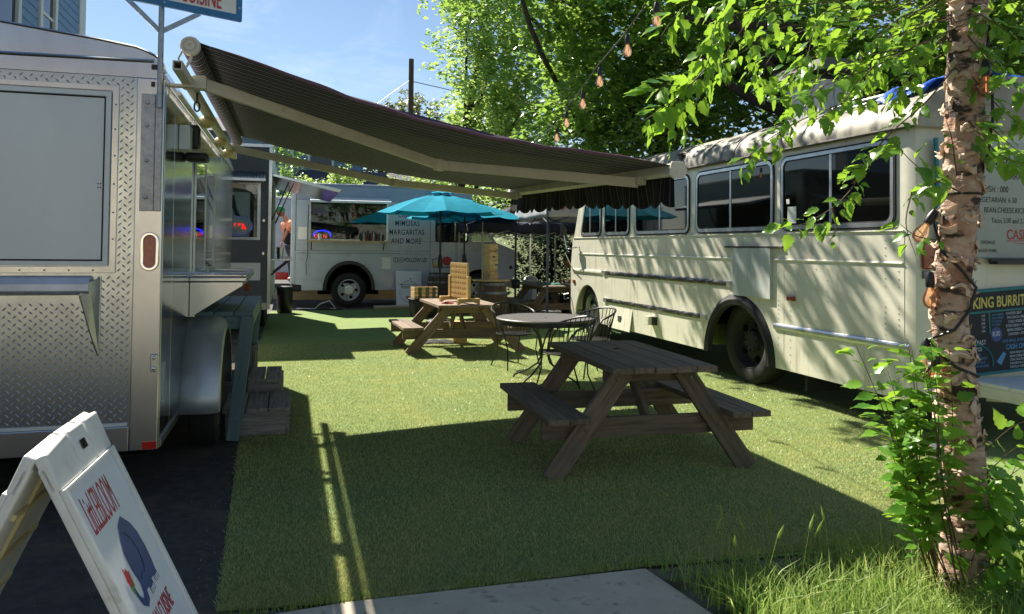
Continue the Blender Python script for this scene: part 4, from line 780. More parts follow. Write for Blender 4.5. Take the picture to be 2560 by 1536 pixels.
bt('KING BURRITO', 5.45, 1.06, 0.125, 'chalk_yellow', 0.74, thick=0.003)
MB().bar(bbp(5.36, 1.025, 0.022), bbp(6.92, 1.025, 0.022), 0.016, 0.002, (0, -1, 0)).bar(bbp(5.62, 1.02, 0.022), bbp(5.63, 0.84, 0.022), 0.014, 0.002, (0, -1, 0)).tube([bbp(5.38 + 0.28 * math.sin(t), 0.60 + 0.18 * math.cos(t), 0.022) for t in np.linspace(0.3, 1.75, 9)], 0.007, 5).build('painted_line', 'teal_paint', bb)
MB().prism([bbp(x, z, 0.0206) for x, z in ((5.70, 0.60), (5.75, 0.57), (5.80, 0.66), (5.77, 0.68))], (0, -0.0008, 0)).build('painted_arrow', 'chalk_blue', bb)
MB().lathe([(0.06, 0), (0.06, 0.001)], bbp(5.70, 0.83, 0.0205), (0, -1, 0), 16).build('painted_disc', 'print_blue', bb); bt('8.00', 5.655, 0.815, 0.06)
for i, s_ in enumerate(('CHICKEN BEEF', 'MACHACA CHILE', 'CHILE VERDE STEAK', 'STEAK BEAN + POTATO', 'BEAN.CHEESE + RICE', 'CHICKEN + STEAK')): bt(s_, 5.80 + 0.012 * (i % 3), 0.985 - i * 0.035, 0.032)
bt('OUR SMALL BURRITO', 5.76, 0.755, 0.036, 'chalk_blue'); bt('CASH ONLY', 5.80, 0.695, 0.06, 'chalk_blue', thick=0.001)
for i, s_ in enumerate(('FROM FRESH CHICKEN', 'BEAN CHEESE RICE', 'STEAK AND POTATO', 'WRAPPED IN CORN', 'TORTILLA CHIPS')): bt(s_, 5.84, 0.655 - i * 0.03, 0.027)
for i, s_ in enumerate(('5.25', '7.25', '8.00', '7.50', '7.50')): bt(s_, 5.54, 0.985 - i * 0.032, 0.028)
for i, s_ in enumerate(('WITH BEANS', 'RICE CHEESE', 'POTATOES', 'CHICKEN')): bt(s_, 5.65, 0.985 - i * 0.028, 0.026, 'chalk_blue')
bt('BREAKFAST', 5.36, 0.755, 0.055); bt('BURRITOS', 5.38, 0.705, 0.045)
for i, s_ in enumerate(('EGG CHEESE', 'POTATO CHORIZO', 'FLOUR TORTILLA', 'BACON OR SAUSAGE')): bt(s_, 5.40, 0.665 - i * 0.032, 0.028, 'chalk_blue')
# things on the bus roof
ch = thing('roof_vent', 'white timber vent box with a black hood on the bus roof', 'roof vent', (5.62, 7.25, 2.9))
for i in range(4): plank('vent_board', (5.40, 7.02 + i * 0.14, 2.88), (5.40, 7.02 + i * 0.14, 3.36), 0.136, 0.02, 'grey_board', ch, upv=(1, 0, 0))
box('vent_box', (5.412, 5.85, 6.95, 7.51, 2.9, 3.36), 'grey_board', ch); MB().prism([(5.25, 6.75, 3.42), (5.45, 6.95, 3.60), (5.85, 6.95, 3.60), (6.0, 6.75, 3.42)], (0, 0.9, 0)).build('hood', 'black_metal', ch, bev=0.006); box('hood_neck', (5.45, 5.82, 7.0, 7.46, 3.361, 3.43), 'black_metal', ch)
pp = thing('roof_pipe', 'long grey pipe lying along the edge of the bus roof', 'pipe', (5.3, 6.2, 2.9)); MB().tube([(5.21, 6.52, 2.955), (5.21, 5.3, 2.955)], 0.016, 8).build('pipe', 'galv', pp, smooth=True); MB().tube([(5.21, 6.50, 2.955), (5.16, 6.46, 2.90)], 0.014, 8).build('elbow', 'galv', pp, smooth=True)
p2 = MB().tube([(5.03, 6.25, 2.862), (5.05, 5.75, 2.875)], 0.013, 8).build('short_pipe', 'galv', smooth=True); tag(p2, 'short grey pipe below the long pipe on the bus roof', 'pipe')
def tarp(u, v):
    x = 5.02 + 1.2 * u; y = 5.15 + 0.62 * v + 0.03 * math.sin(u * 9); zr = np.interp(x, [q[0] for q in roofp[1:9]], [q[1] for q in roofp[1:9]])
    return (x, y, zr + 0.03 + 0.03 * math.sin(u * 13 + v * 7) + 0.025 * math.sin(v * 17 + u * 3))
tp = MB().grid(tarp, 22, 16).build('tarpaulin', 'tarp_blue', smooth=True, thick=0.006); tag(tp, 'crumpled blue tarpaulin on the rear of the bus roof', 'tarpaulin')
# ------------------------------------------------------------------ black food trailer behind the silver one
bt_ = thing('black_trailer', 'black food trailer with a white-framed serving window behind the silver trailer', 'trailer', (-1.5, 16, 0))
Y0 = 13.5
for b_ in ((-2.7, -1.075, Y0, Y0 + 0.04, 0.56, 3.15), (-0.465, -0.345, Y0, Y0 + 0.04, 0.56, 3.15), (-1.075, -0.465, Y0, Y0 + 0.04, 0.56, 1.60), (-1.075, -0.465, Y0, Y0 + 0.04, 2.56, 3.15)): box('end_panel', b_, 'black_side', bt_)
box('side_wall', (-0.345, -0.295, 16.85, 18.4, 0.5, 3.15), 'alu_panel', bt_); box('side_wall', (-0.345, -0.295, Y0 + 0.045, 13.72, 0.5, 3.15), 'alu_panel', bt_)
box('side_wall', (-0.345, -0.295, 13.72, 16.85, 0.5, 1.28), 'alu_panel', bt_); box('side_wall', (-0.345, -0.295, 13.72, 16.85, 2.72, 3.15), 'alu_panel', bt_)
box('far_wall', (-2.7, -0.35, 18.36, 18.4, 0.5, 3.15), 'inside_white', bt_); box('left_wall', (-2.7, -2.66, Y0 + 0.045, 18.35, 0.5, 3.15), 'inside_white', bt_); box('floor', (-2.65, -0.35, Y0 + 0.045, 18.35, 0.56, 0.6), 'steel_dull', bt_); box('roof', (-2.72, -0.285, Y0 - 0.01, 18.42, 3.151, 3.2), 'alu', bt_)
box('corner_post', (-0.343, -0.288, Y0 - 0.012, Y0 + 0.044, 0.45, 3.15), 'alu', bt_, bev=0.004); box('skirt', (-2.7, -0.345, Y0 - 0.006, Y0 + 0.03, 0.44, 0.558), 'alu', bt_, bev=0.004)
w_ = MB(); ring(w_, [(-1.075, 1.60), (-0.465, 1.60), (-0.465, 2.56), (-1.075, 2.56)], [(-1.03, 1.645), (-0.515, 1.645), (-0.515, 2.52), (-1.03, 2.52)], lambda x, z: (x, Y0 - 0.025, z), (0, 0.05, 0)); w_ = w_.build('window', 'bus_frame', bt_, bev=0.003)
box('pane', (-1.03, -0.515, Y0 + 0.004, Y0 + 0.009, 1.645, 2.52), 'clear_glass', w_)
box('inside_panel', (-1.03, -0.64, 13.66, 13.67, 1.64, 2.40), 'print_white', bt_); box('inside_panel', (-0.58, -0.36, 14.3, 14.32, 1.2, 2.6), 'inside_dark', bt_)  # white panel added close behind the glass to brighten the window
MB().tube([(-0.93, 13.63, 2.34), (-0.92, 13.63, 2.24), (-0.87, 13.63, 2.10), (-0.80, 13.63, 1.95)], [0.045, 0.05, 0.03, 0.028], 10).build('hood_duct', 'inside_dark', bt_, smooth=True)
aw2 = MB()
def corr(u, v): return (-1.15 + 0.77 * u, Y0 - 0.01 - 0.36 * v, 2.735 - 0.15 * v + 0.010 * math.sin(u * 2 * math.pi * 16))
aw2.grid(corr, 128, 2).build('canopy', 'galv', bt_, smooth=True, thick=0.003)
box('canopy_trim', (-1.15, -0.38, Y0 - 0.375, Y0 - 0.365, 2.555, 2.60), 'bus_frame', bt_)
for x in (-1.1, -0.43): MB().bar((x, Y0 - 0.01, 2.46), (x, Y0 - 0.34, 2.57), 0.02, 0.03).build('canopy_bracket', 'bus_frame', bt_)
box('notice_panel', (-1.05, -0.45, Y0 - 0.008, Y0 - 0.001, 0.93, 1.22), 'inside_white', bt_); box('side_marker', (-0.69, -0.62, Y0 - 0.02, Y0 - 0.001, 0.76, 0.88), 'amber_lens', bt_, bev=0.01)
for z in (0.95, 1.35, 1.9): box('latch', (-0.43, -0.39, Y0 - 0.03, Y0 - 0.001, z, z + 0.05), 'chrome', bt_, bev=0.004)
fl = MB().prism([(-0.285, 13.72, 2.735), (-0.285, 13.72, 2.69), (0.82, 13.72, 2.44), (0.87, 13.72, 2.50)], (0, 3.1, 0)).build('serving_flap', 'alu', bt_, bev=0.006)
for y in (13.75, 16.78): MB().tube([(-0.28, y, 1.95), (-0.02, y, 2.6)], 0.012, 6).build('gas_strut', 'black_metal', fl); 
MB().tube([(-0.23, 13.75, 1.9), (0.06, 13.75, 2.58)], 0.010, 6).build('gas_strut', 'black_metal', fl)
hs = box('serving_shelf', (-0.293, 0.06, 14.0, 16.8, 1.25, 1.28), 'alu', bt_, bev=0.004); MB().bar((-0.29, 14.1, 1.0), (0.0, 14.1, 1.24), 0.03, 0.03).build('shelf_bracket', 'black_metal', hs); MB().bar((-0.29, 15.6, 1.0), (0.0, 15.6, 1.24), 0.03, 0.03).build('shelf_bracket', 'black_metal', hs)
for y in (15.3, 16.2): wheel(bt_, (-0.5, y, 0.34), 0.34, 0.2, (1, 0, 0))
box('chassis', (-2.6, -0.4, 13.6, 18.3, 0.38, 0.5), 'well', bt_)
cu = MB().lathe([(0.05, 0), (0.062, 0.15), (0.065, 0.2), (0.06, 0.2), (0.055, 0.15), (0.045, 0.01), (0.001, 0.01)], (-0.15, 14.5, 1.28), (0, 0, 1), 16, cap=False).build('steel_cup', 'cup', smooth=True); tag(cu, 'tall steel cup standing on the black trailer serving shelf', 'cup')
# LED open sign in the trailer window
os_ = thing('open_sign', 'oval LED open sign in the black trailer window', 'sign', (-0.83, 13.56, 1.83))
MB().lathe([(0.001, 0), (0.23, 0), (0.235, 0.012), (0.001, 0.012)], (0, 0, 0), (0, 1, 0), 40).build('tmp_plate', 'inside_white')
bpy.data.objects.remove(bpy.data.objects['tmp_plate'])
MB().prism([(-0.83 + 0.245 * math.cos(t), 13.585, 1.83 + 0.165 * math.sin(t)) for t in np.linspace(0, 2 * math.pi, 36, endpoint=False)], (0, 0.012, 0)).build('plate', 'print_white', os_)
dots = MB()
for t in np.linspace(0, 2 * math.pi, 48, endpoint=False): dots.bx(-0.83 + 0.232 * math.cos(t) - 0.0028, -0.83 + 0.232 * math.cos(t) + 0.0028, 13.578, 13.584, 1.83 + 0.152 * math.sin(t) - 0.0028, 1.83 + 0.152 * math.sin(t) + 0.0028)
tag(dots.build('led_ring', 'led_blue', os_), 'ring of tiny blue lights', kind='stuff'); text('lettering', 'OPEN', 0.155, 'led_red', os_, (-1.005, 13.583, 1.775), (1, 0, 0), (0, 0, 1), ext=0.001, thick=-0.007, sx=0.82, shear=0.15)
# ------------------------------------------------------------------ silver step van
tk = thing('food_truck', 'silver-white food truck with drink names on its side, at the back of the yard', 'truck', (2.4, 20.4, 0))
T = 19.3
def tpoly(name, pts, m='truck_paint', d=0.04, y=T, bev=0.004): return MB().prism([(x, y, z) for x, z in pts], (0, d, 0)).build(name, m, tk, bev=bev)
low = [(0.06, 0.58), (0.30, 0.56), (0.30, 0.43)] + [(1.43 - 0.62 * math.cos(math.pi * i / 18), 0.43 + 0.71 * math.sin(math.pi * i / 18) ** 0.9) for i in range(19)] + [(3.42, 0.43), (3.42, 1.325), (0.06, 1.325)]
tpoly('lower_panel', low); tpoly('rail', [(0.06, 1.33), (3.42, 1.33), (3.42, 1.39), (0.06, 1.39)], y=T - 0.012, d=0.05, bev=0.01)
tpoly('upper_panel', [(0.16, 1.395), (3.42, 1.395), (3.42, 1.64), (0.16, 1.64)]); tpoly('upper_panel', [(0.16, 1.643), (0.46, 1.643), (0.46, 2.62), (0.16, 2.62)]); tpoly('upper_panel', [(2.36, 1.643), (3.42, 1.643), (3.42, 2.62), (2.36, 2.62)])
tpoly('top_panel', [(0.16, 2.625), (4.5, 2.625), (4.5, 2.97), (0.16, 2.97)], 'truck_roof'); tpoly('corner_column', [(0.04, 0.585), (0.155, 0.585), (0.155, 2.97), (0.04, 2.97)], y=T - 0.015, d=0.06, bev=0.02)
box('roof', (0.04, 4.52, T - 0.01, 21.5, 2.972, 3.03), 'truck_roof', tk, bev=0.03); box('rear_wall', (0.05, 0.09, T + 0.05, 21.48, 0.5, 2.97), 'truck_paint', tk); box('back_wall', (0.1, 4.5, 21.42, 21.46, 0.5, 2.97), 'inside_dark', tk); box('floor', (0.1, 5.1, T + 0.06, 21.4, 0.60, 0.66), 'well', tk); box('partition', (3.0, 3.04, T + 0.05, 21.4, 0.66, 2.96), 'inside_white', tk)
cabp = [(3.43, 0.43)] + [(4.75 - 0.56 * math.cos(math.pi * i / 14), 0.43 + 0.52 * math.sin(math.pi * i / 14)) for i in range(15)] + [(5.40, 0.60), (5.66, 0.76), (5.68, 1.2), (5.66, 1.44), (5.15, 1.64), (5.14, 1.66), (3.43, 1.64)]
tpoly('cab_side', [p for p in cabp if True]); tpoly('cab_upper', [(3.43, 2.22), (4.62, 2.22), (4.5, 2.62), (3.43, 2.62)]); tpoly('door_pillar', [(3.43, 1.645), (3.56, 1.645), (3.56, 2.215), (3.43, 2.215)]); tpoly('door_pillar', [(4.40, 1.645), (4.50, 1.645), (4.50, 2.215), (4.40, 2.215)]); tpoly('windscreen_pillar', [(5.06, 1.665), (5.14, 1.665), (4.72, 2.215), (4.62, 2.215)])
cw = MB(); ring(cw, rrect(3.55, 4.41, 1.63, 2.22, 0.08), rrect(3.585, 4.375, 1.665, 2.185, 0.06), lambda x, z: (x, T - 0.012, z), (0, 0.03, 0)); cw = cw.build('cab_window', 'rubber', tk, smooth=True); box('pane', (3.57, 4.39, T + 0.004, T + 0.008, 1.65, 2.2), 'clear_glass', cw); box('mullion', (3.98, 4.02, T - 0.008, T + 0.012, 1.66, 2.19), 'rubber', cw)
tpoly('quarter_window', [(4.505, 1.67), (5.05, 1.67), (4.63, 2.21), (4.505, 2.21)], 'clear_glass', d=0.006, y=T + 0.01, bev=0)
MB().prism([(5.15, T + 0.04, 1.645), (5.66, T + 0.04, 1.445), (5.68, T + 0.04, 1.2), (5.66, T + 0.04, 0.76), (5.1, T + 0.04, 0.9), (5.1, T + 0.04, 1.645)], (0, 2.1, 0)).build('hood', 'truck_paint', tk, bev=0.03); MB().prism([(5.10, T + 0.03, 1.66), (4.66, T + 0.03, 2.22), (4.62, T + 0.03, 2.2), (5.06, T + 0.03, 1.66)], (0, 2.1, 0)).build('windscreen', 'dark_glass', tk); box('cab_back', (4.44, 4.5, T + 0.05, 21.4, 2.2, 2.96), 'truck_paint', tk)
MB().lathe([(0.05, 0), (0.05, 0.012)], (5.55, T, 1.0), (0, -1, 0), 14).build('fuel_cap', 'black_plastic', tk); box('door_seam', (3.423, 3.429, T + 0.001, T + 0.004, 0.44, 2.6), 'print_black', tk); box('hood_seam', (5.13, 5.142, T - 0.003, T + 0.001, 0.62, 1.64), 'print_black', tk); box('front_bumper', (5.60, 5.82, T + 0.02, 21.4, 0.45, 0.68), 'black_metal', tk, bev=0.03)
box('rear_step', (-0.55, 0.04, T + 0.1, 21.3, 0.50, 0.60), 'black_metal', tk, bev=0.02); box('bumper', (0.06, 0.30, T - 0.03, T + 0.2, 0.40, 0.56), 'black_metal', tk, bev=0.03)
al = MB(); k_ = 20; vs = []
for i in range(k_ + 1):
    t = math.pi * i / k_; c_, s_ = math.cos(t), math.sin(t) ** 0.9
    for dw, dyy in ((0.0, 0.0), (0.0, -0.05), (-0.08, -0.05), (-0.09, 0.04)): vs.append((1.43 - (0.63 + dw) * c_, T + dyy, 0.43 + (0.72 + dw) * s_))
al.add(vs, [(i * 4 + j, i * 4 + (j + 1) % 4, (i + 1) * 4 + (j + 1) % 4, (i + 1) * 4 + j) for i in range(k_) for j in range(4)]).build('wheel_arch', 'black_plastic', tk, smooth=True)
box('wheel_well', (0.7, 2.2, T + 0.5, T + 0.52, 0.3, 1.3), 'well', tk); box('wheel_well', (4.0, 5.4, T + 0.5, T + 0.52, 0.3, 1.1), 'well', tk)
wheel(tk, (1.43, T + 0.15, 0.43), 0.43, 0.28, (0, -1, 0), rim='alu_satin'); wheel(tk, (4.75, T + 0.15, 0.43), 0.43, 0.28, (0, -1, 0), rim='alu_satin')
sw = MB(); ring(sw, [(0.46, 1.643), (2.36, 1.643), (2.36, 2.62), (0.46, 2.62)], [(0.50, 1.67), (2.32, 1.67), (2.32, 2.59), (0.50, 2.59)], lambda x, z: (x, T - 0.02, z), (0, 0.06, 0)); sw = sw.build('serving_window', 'bus_frame', tk)
box('pane', (0.50, 1.42, T + 0.012, T + 0.016, 1.67, 2.59), 'clear_glass', sw); box('pane', (1.42, 2.32, T + 0.022, T + 0.026, 1.67, 2.59), 'clear_glass', sw)
MB().prism([(0.47, T - 0.012, 2.70), (0.47, T - 0.42, 2.60), (0.47, T - 0.42, 2.545), (0.47, T - 0.39, 2.545), (0.47, T - 0.012, 2.665)], (1.92, 0, 0)).build('window_flap', 'white_flap', tk, bev=0.006)
si = box('sill', (0.40, 2.40, T - 0.22, T - 0.022, 1.605, 1.64), 'wood_pale', tk, bev=0.005)
for x in (0.52, 2.25): MB().bar((x, T - 0.2, 1.60), (x, T - 0.01, 1.42), 0.02, 0.03).build('sill_bracket', 'black_metal', si)
for z in (2.12, 2.4): box('inside_shelf', (0.5, 1.65, 20.4, 20.7, z, z + 0.03), 'inside_white', tk)
for i, x in enumerate((0.62, 0.8, 1.15, 1.3, 1.45)): box('inside_box', (x, x + 0.12, 20.42, 20.6, 2.152, 2.152 + 0.12 + 0.05 * (i % 3)), ('cardboard', 'inside_dark', 'paper', 'inside_dark', 'bottle_dark')[i], tk)
box('inside_board', (1.2, 1.7, 20.9, 20.92, 1.65, 2.1), 'print_black', tk); box('inside_sheet', (0.55, 0.95, 20.0, 20.01, 2.3, 2.55), 'paper', tk); box('counter', (0.2, 2.9, T + 0.35, T + 0.95, 1.45, 1.5), 'alu', tk)
for s_, x, z in (('CIDERS', 2.84, 2.24), ('MIMOSAS', 2.84, 2.03), ('MARGARITAS', 2.83, 1.805), ('AND MORE', 2.82, 1.585)): text('lettering', s_, 0.195, 'print_navy', tk, (x, T - 0.002, z), (1, 0, 0), (0, 0, 1), thick=0.002, sx=0.70, align='CENTER', spacing=1.1)
text('lettering', 'FOLLOW US!', 0.15, 'print_navy', tk, (2.775, T - 0.002, 1.125), (1, 0, 0), (0, 0, 1), thick=0.003, sx=0.66)
for x in (2.50, 2.635):
    q = MB(); ring(q, rrect(x, x + 0.12, 1.12, 1.24, 0.03), rrect(x + 0.012, x + 0.108, 1.132, 1.228, 0.025), lambda a, z: (a, T - 0.003, z), (0, 0.002, 0)); q = q.build('icon', 'print_navy', tk)
    if x > 2.6:
        q2 = MB(); cc = [(x + 0.06 + 0.028 * math.cos(t), 1.18 + 0.028 * math.sin(t)) for t in np.linspace(0, 2 * math.pi, 16, endpoint=False)]; ci = [(x + 0.06 + 0.017 * math.cos(t), 1.18 + 0.017 * math.sin(t)) for t in np.linspace(0, 2 * math.pi, 16, endpoint=False)]
        ring(q2, cc, ci, lambda a, z: (a, T - 0.003, z), (0, 0.002, 0)); q2.build('icon_ring', 'print_navy', q)
    else: text('icon_letter', 'f', 0.11, 'print_navy', q, (x + 0.045, T - 0.003, 1.14), (1, 0, 0), (0, 0, 1))
box('sticker', (0.205, 0.42, T - 0.003, T - 0.0005, 1.66, 1.96), 'paper', tk); box('sticker', (2.22, 2.44, T - 0.003, T - 0.0005, 0.95, 1.24), 'paper', tk); box('marker_lamp', (0.21, 0.38, T - 0.02, T, 2.86, 2.90), 'red_lens', tk, bev=0.008)
lg_ = MB().tube([(3.95, T - 0.004, 1.0), (3.52, T - 0.004, 1.0), (3.48, T - 0.004, 1.19), (3.62, T - 0.004, 1.23)], 0.012, 5).tube([(3.62, T - 0.004, 1.0), (4.05, T - 0.004, 1.0)], 0.012, 5).build('logo_outline', 'print_black', tk)
MB().prism([(3.53, T - 0.003, 1.015), (3.72, T - 0.003, 1.015), (3.68, T - 0.003, 1.12), (3.50, T - 0.003, 1.10)], (0, 0.002, 0)).build('logo_fill', 'print_yellow', lg_)
MB().prism([(3.86 + 0.13 * math.cos(t), T - 0.005, 1.17 + 0.13 * math.sin(t) * (0.75 if math.sin(t) > 0 else 1)) for t in np.linspace(0, 2 * math.pi, 20, endpoint=False)], (0, 0.002, 0)).build('logo_fill', 'print_red', lg_)
# neon sign behind the truck window
ns_ = thing('neon_sign', 'red and blue neon open sign in the food truck window', 'sign', (0.76, 19.5, 1.66))
MB().tube([(0.78 + 0.2 * math.cos(t), 19.45, 1.78 + 0.105 * math.sin(t)) for t in np.linspace(-0.35, math.pi + 0.3, 22)], 0.011, 8).build('neon_arc', 'neon_blue', ns_, smooth=True)
MB().tube([(0.64, 19.45, 1.665), (0.72, 19.45, 1.66)], 0.009, 6).build('neon_arc', 'neon_blue', ns_); text('lettering', 'OPEN', 0.13, 'neon_red', ns_, (0.58, 19.46, 1.70), (1, 0, 0), (0, 0, 1), ext=0.006, thick=-0.003, sx=0.9)
for i, (x, h, m_) in enumerate([(1.70, 0.20, 'bottle_dark'), (1.76, 0.24, 'bottle_clear'), (1.82, 0.22, 'bottle_amber'), (1.88, 0.26, 'bottle_dark'), (1.94, 0.21, 'bottle_red'), (2.0, 0.25, 'bottle_clear'), (2.06, 0.23, 'bottle_dark'), (2.12, 0.19, 'bottle_amber'), (2.18, 0.21, 'bottle_clear'), (2.24, 0.17, 'bottle_dark')]):
    nm = {'bottle_dark': 'dark', 'bottle_clear': 'clear', 'bottle_amber': 'amber', 'bottle_red': 'red'}[m_]
    t = thing('bottle', ('%s bottle on the truck sill, number %s from the left in the row' % (nm, ['one', 'two', 'three', 'four', 'five', 'six', 'seven', 'eight', 'nine', 'ten'][i])), 'bottle', (x, T - 0.1, 1.64), 0, 'bottles on the truck sill', local=True)
    MB().lathe([(0.022, 0), (0.024, 0.01), (0.024, h * 0.6), (0.010, h * 0.78), (0.010, h * 0.94)], (0, 0, 0), (0, 0, 1), 10).build('glass', m_, t, smooth=True); MB().lathe([(0.012, h * 0.941), (0.012, h)], (0, 0, 0), (0, 0, 1), 8).build('cap', 'black_plastic', t)
tin = MB().lathe([(0.055, 0), (0.062, 0.16), (0.057, 0.16), (0.05, 0.01), (0.001, 0.01)], (0.72, T - 0.12, 1.64), (0, 0, 1), 16, cap=False).build('steel_tin', 'cup', smooth=True); tag(tin, 'round steel tin on the truck sill in front of the neon sign', 'tin')
pt_ = box('paper_stack', (0.95, 1.3, T - 0.2, T - 0.05, 1.64, 1.672), 'paper'); tag(pt_, 'stack of white paper on the truck sill', 'paper')
cbx = MB().tube([(0.44, T - 0.02, 2.5), (0.43, T - 0.03, 1.8), (0.44, T - 0.03, 1.25), (0.40, T - 0.04, 1.1), (0.42, T - 0.04, 0.8)], 0.008, 6).build('hanging_cable', 'black_plastic', smooth=True); tag(cbx, 'dark cable hanging down the rear side of the food truck', 'cable')
# ------------------------------------------------------------------ yard clutter round the truck
tc_ = thing('trash_can', 'black lidded bin standing at the left rear of the food truck', 'bin', (-0.07, 18.1, 0), 0, local=True)
MB().lathe([(0.15, 0), (0.165, 0.02), (0.178, 0.5), (0.172, 0.52)], (0, 0, 0), (0, 0, 1), 20).build('bin_body', 'black_plastic', tc_, smooth=True); MB().lathe([(0.185, 0.52), (0.19, 0.55), (0.17, 0.585), (0.08, 0.6), (0.001, 0.6)], (0, 0, 0), (0, 0, 1), 20).build('bin_lid', 'black_plastic', tc_, smooth=True)
b1 = plank('timber_beam', (-0.2, 21.9, 0.16), (4.2, 22.0, 0.16), 0.2, 0.26, 'wood_pale'); tag(b1, 'long pale timber beam lying behind the food truck', 'beam')
b2 = plank('timber_board', (2.1, 21.4, 0.34), (3.4, 21.4, 0.34), 0.3, 0.05, 'wood_brown'); tag(b2, 'reddish board lying on stones behind the truck wheel', 'board')
b3 = plank('timber_board', (2.0, 18.85, 0.03), (3.6, 18.95, 0.03), 0.16, 0.05, 'wood_pale'); tag(b3, 'pale board lying on the ground beside the truck front', 'board')
for i, (pts, m_, lb_) in enumerate([([(0.2, 19.0, 0.02), (0.6, 18.8, 0.02), (0.75, 19.1, 0.12), (0.95, 18.95, 0.2), (1.1, 18.9, 0.02), (0.7, 18.7, 0.02), (0.4, 18.9, 0.02)], 'cable_white', 'white hose looped on the ground beside the truck wheel'), ([(0.1, 18.75, 0.02), (0.5, 18.6, 0.02), (0.9, 18.72, 0.03), (1.2, 18.6, 0.02), (0.8, 18.55, 0.02), (0.3, 18.62, 0.03)], 'black_plastic', 'black cable tangled on the ground below the truck'), ([(2.0, 18.9, 0.06), (2.4, 18.8, 0.07), (2.7, 18.85, 0.1), (3.3, 18.75, 0.06)], 'cable_white', 'white rag-like hose in front of the truck behind the white sign')]):
    c_ = MB().tube(pts, 0.014, 6).build('hose', m_, smooth=True); tag(c_, lb_, 'hose')
# white board leaning on the truck
rs = thing('leaning_sign', 'white corrugated sign with a bridge and rose logo leaning on the truck', 'sign', (2.86, 18.95, 0))
MB().prism([(2.545 + x, 18.92 + z * 0.22, z * 0.9 + 0.005) for x, z in rrect(0, 0.635, 0.0, 1.0, 0.03)], (0, 0.02, 0)).build('panel', 'print_white', rs, bev=0.004)
def rp(x, z): return (2.545 + x, 18.918 + z * 0.22, z * 0.9)
rd = (0, 0.22, 0.9)
text('lettering', 'Rose City', 0.155, 'print_black', rs, rp(0.11, 0.535), (1, 0, 0), rd, ext=0.0006, sx=0.72, shear=0.25, thick=0.001); text('lettering', 'CIDERS', 0.055, 'chalk_white', rs, rp(0.235, 0.43), (1, 0, 0), rd, ext=0.0006)
lgm = MB().tube([rp(0.10 + 0.43 * i / 12, 0.64 + 0.10 * math.sin(math.pi * i / 12)) for i in range(13)], 0.004, 5).tube([rp(0.07, 0.64), rp(0.57, 0.64)], 0.004, 5)
for i in range(2, 11): lgm.tube([rp(0.10 + 0.43 * i / 12, 0.64), rp(0.10 + 0.43 * i / 12, 0.64 + 0.10 * math.sin(math.pi * i / 12))], 0.002, 4)
lgm.tube([rp(0.32 + 0.235 * math.cos(t), 0.41 + 0.235 * math.sin(t)) for t in np.linspace(math.pi - 0.4, 2 * math.pi + 0.4, 22)], 0.003, 5); tag(lgm.build('logo_lines', 'print_navy', rs), 'thin drawn bridge and circle', kind='stuff')
MB().prism([rp(0.29 + 0.05 * math.cos(t) * (1 + 0.15 * math.sin(5 * t)), 0.285 + 0.05 * math.sin(t)) for t in np.linspace(0, 2 * math.pi, 20, endpoint=False)], (0, -0.001, 0)).build('rose_print', 'print_red', rs); MB().prism([rp(0.34, 0.78), rp(0.38, 0.78), rp(0.38, 0.81), rp(0.34, 0.81)], (0, -0.001, 0)).build('mark', 'print_black', rs)
# grey van behind
gv = thing('grey_van', 'grey box van standing behind the man in the green cap', 'van', (-0.8, 24.5, 0))
box('box_body', (-2.2, 2.2, 23.4, 25.6, 0.5, 2.86), 'truck_paint', gv, bev=0.04); box('roof_rail', (-2.22, 2.22, 23.38, 25.62, 2.861, 2.92), 'white_flap', gv, bev=0.02); box('skirt', (-2.1, 2.1, 23.45, 25.5, 0.35, 0.499), 'black_plastic', gv); wheel(gv, (-1.4, 23.6, 0.38), 0.38, 0.22, (0, -1, 0)); wheel(gv, (1.5, 23.6, 0.38), 0.38, 0.22, (0, -1, 0))
rb_ = box('red_crate', (-0.35, 0.0, 22.6, 22.9, 0.45, 0.75), 'red_reflector', bev=0.02); tag(rb_, 'red plastic tub beyond the black trailer shelf', 'tub')
tb2 = thing('trestle', 'low timber block under the red tub behind the truck', 'block', (-0.17, 22.75, 0)); plank('block', (-0.4, 22.65, 0.22), (0.1, 22.65, 0.22), 0.12, 0.44, 'wood_oldgrey', tb2); plank('block', (-0.4, 22.85, 0.22), (0.1, 22.85, 0.22), 0.12, 0.44, 'wood_oldgrey', tb2)
# ------------------------------------------------------------------ houses and pole
h1 = thing('blue_house', 'pale blue lap-sided house with white trim above the silver trailer', 'house', (-7, 12.5, 0))
box('wall', (-10, -4.03, 6.0, 17.1, 0, 7.4), 'siding_blue', h1)
for a_, b_ in ((6.2, 11.5), (13.42, 14.2), (15.2, 16.68)):
    for i in range(26):
        z = 3.3 + i * 0.155; MB().prism([(-4.029, a_, z), (-4.0, a_, z), (-4.018, a_, z + 0.157), (-4.029, a_, z + 0.157)], (0, b_ - a_, 0)).build('siding_board', 'siding_blue', h1)
box('corner_board', (-4.06, -3.985, 16.69, 17.13, 0, 7.39), 'house_trim', h1)
for y0, y1, z0 in ((14.22, 15.18, 4.9), (11.6, 13.3, 4.4)):
    wm = MB(); ring(wm, [(y0, z0), (y1, z0), (y1, 7.0), (y0, 7.0)], [(y0 + 0.14, z0 + 0.12), (y1 - 0.14, z0 + 0.12), (y1 - 0.14, 6.9), (y0 + 0.14, 6.9)], lambda y, z: (-4.029, y, z), (0.06, 0, 0)); wo_ = wm.build('window', 'house_trim', h1, bev=0.004)
    box('pane', (-4.029, -4.015, y0 + 0.15, y1 - 0.15, z0 + 0.13, 6.89), 'dark_glass', wo_); box('sash_bar', (-4.013, -4.0, y0 + 0.14, y1 - 0.14, 5.34, 5.39), 'house_trim', wo_)
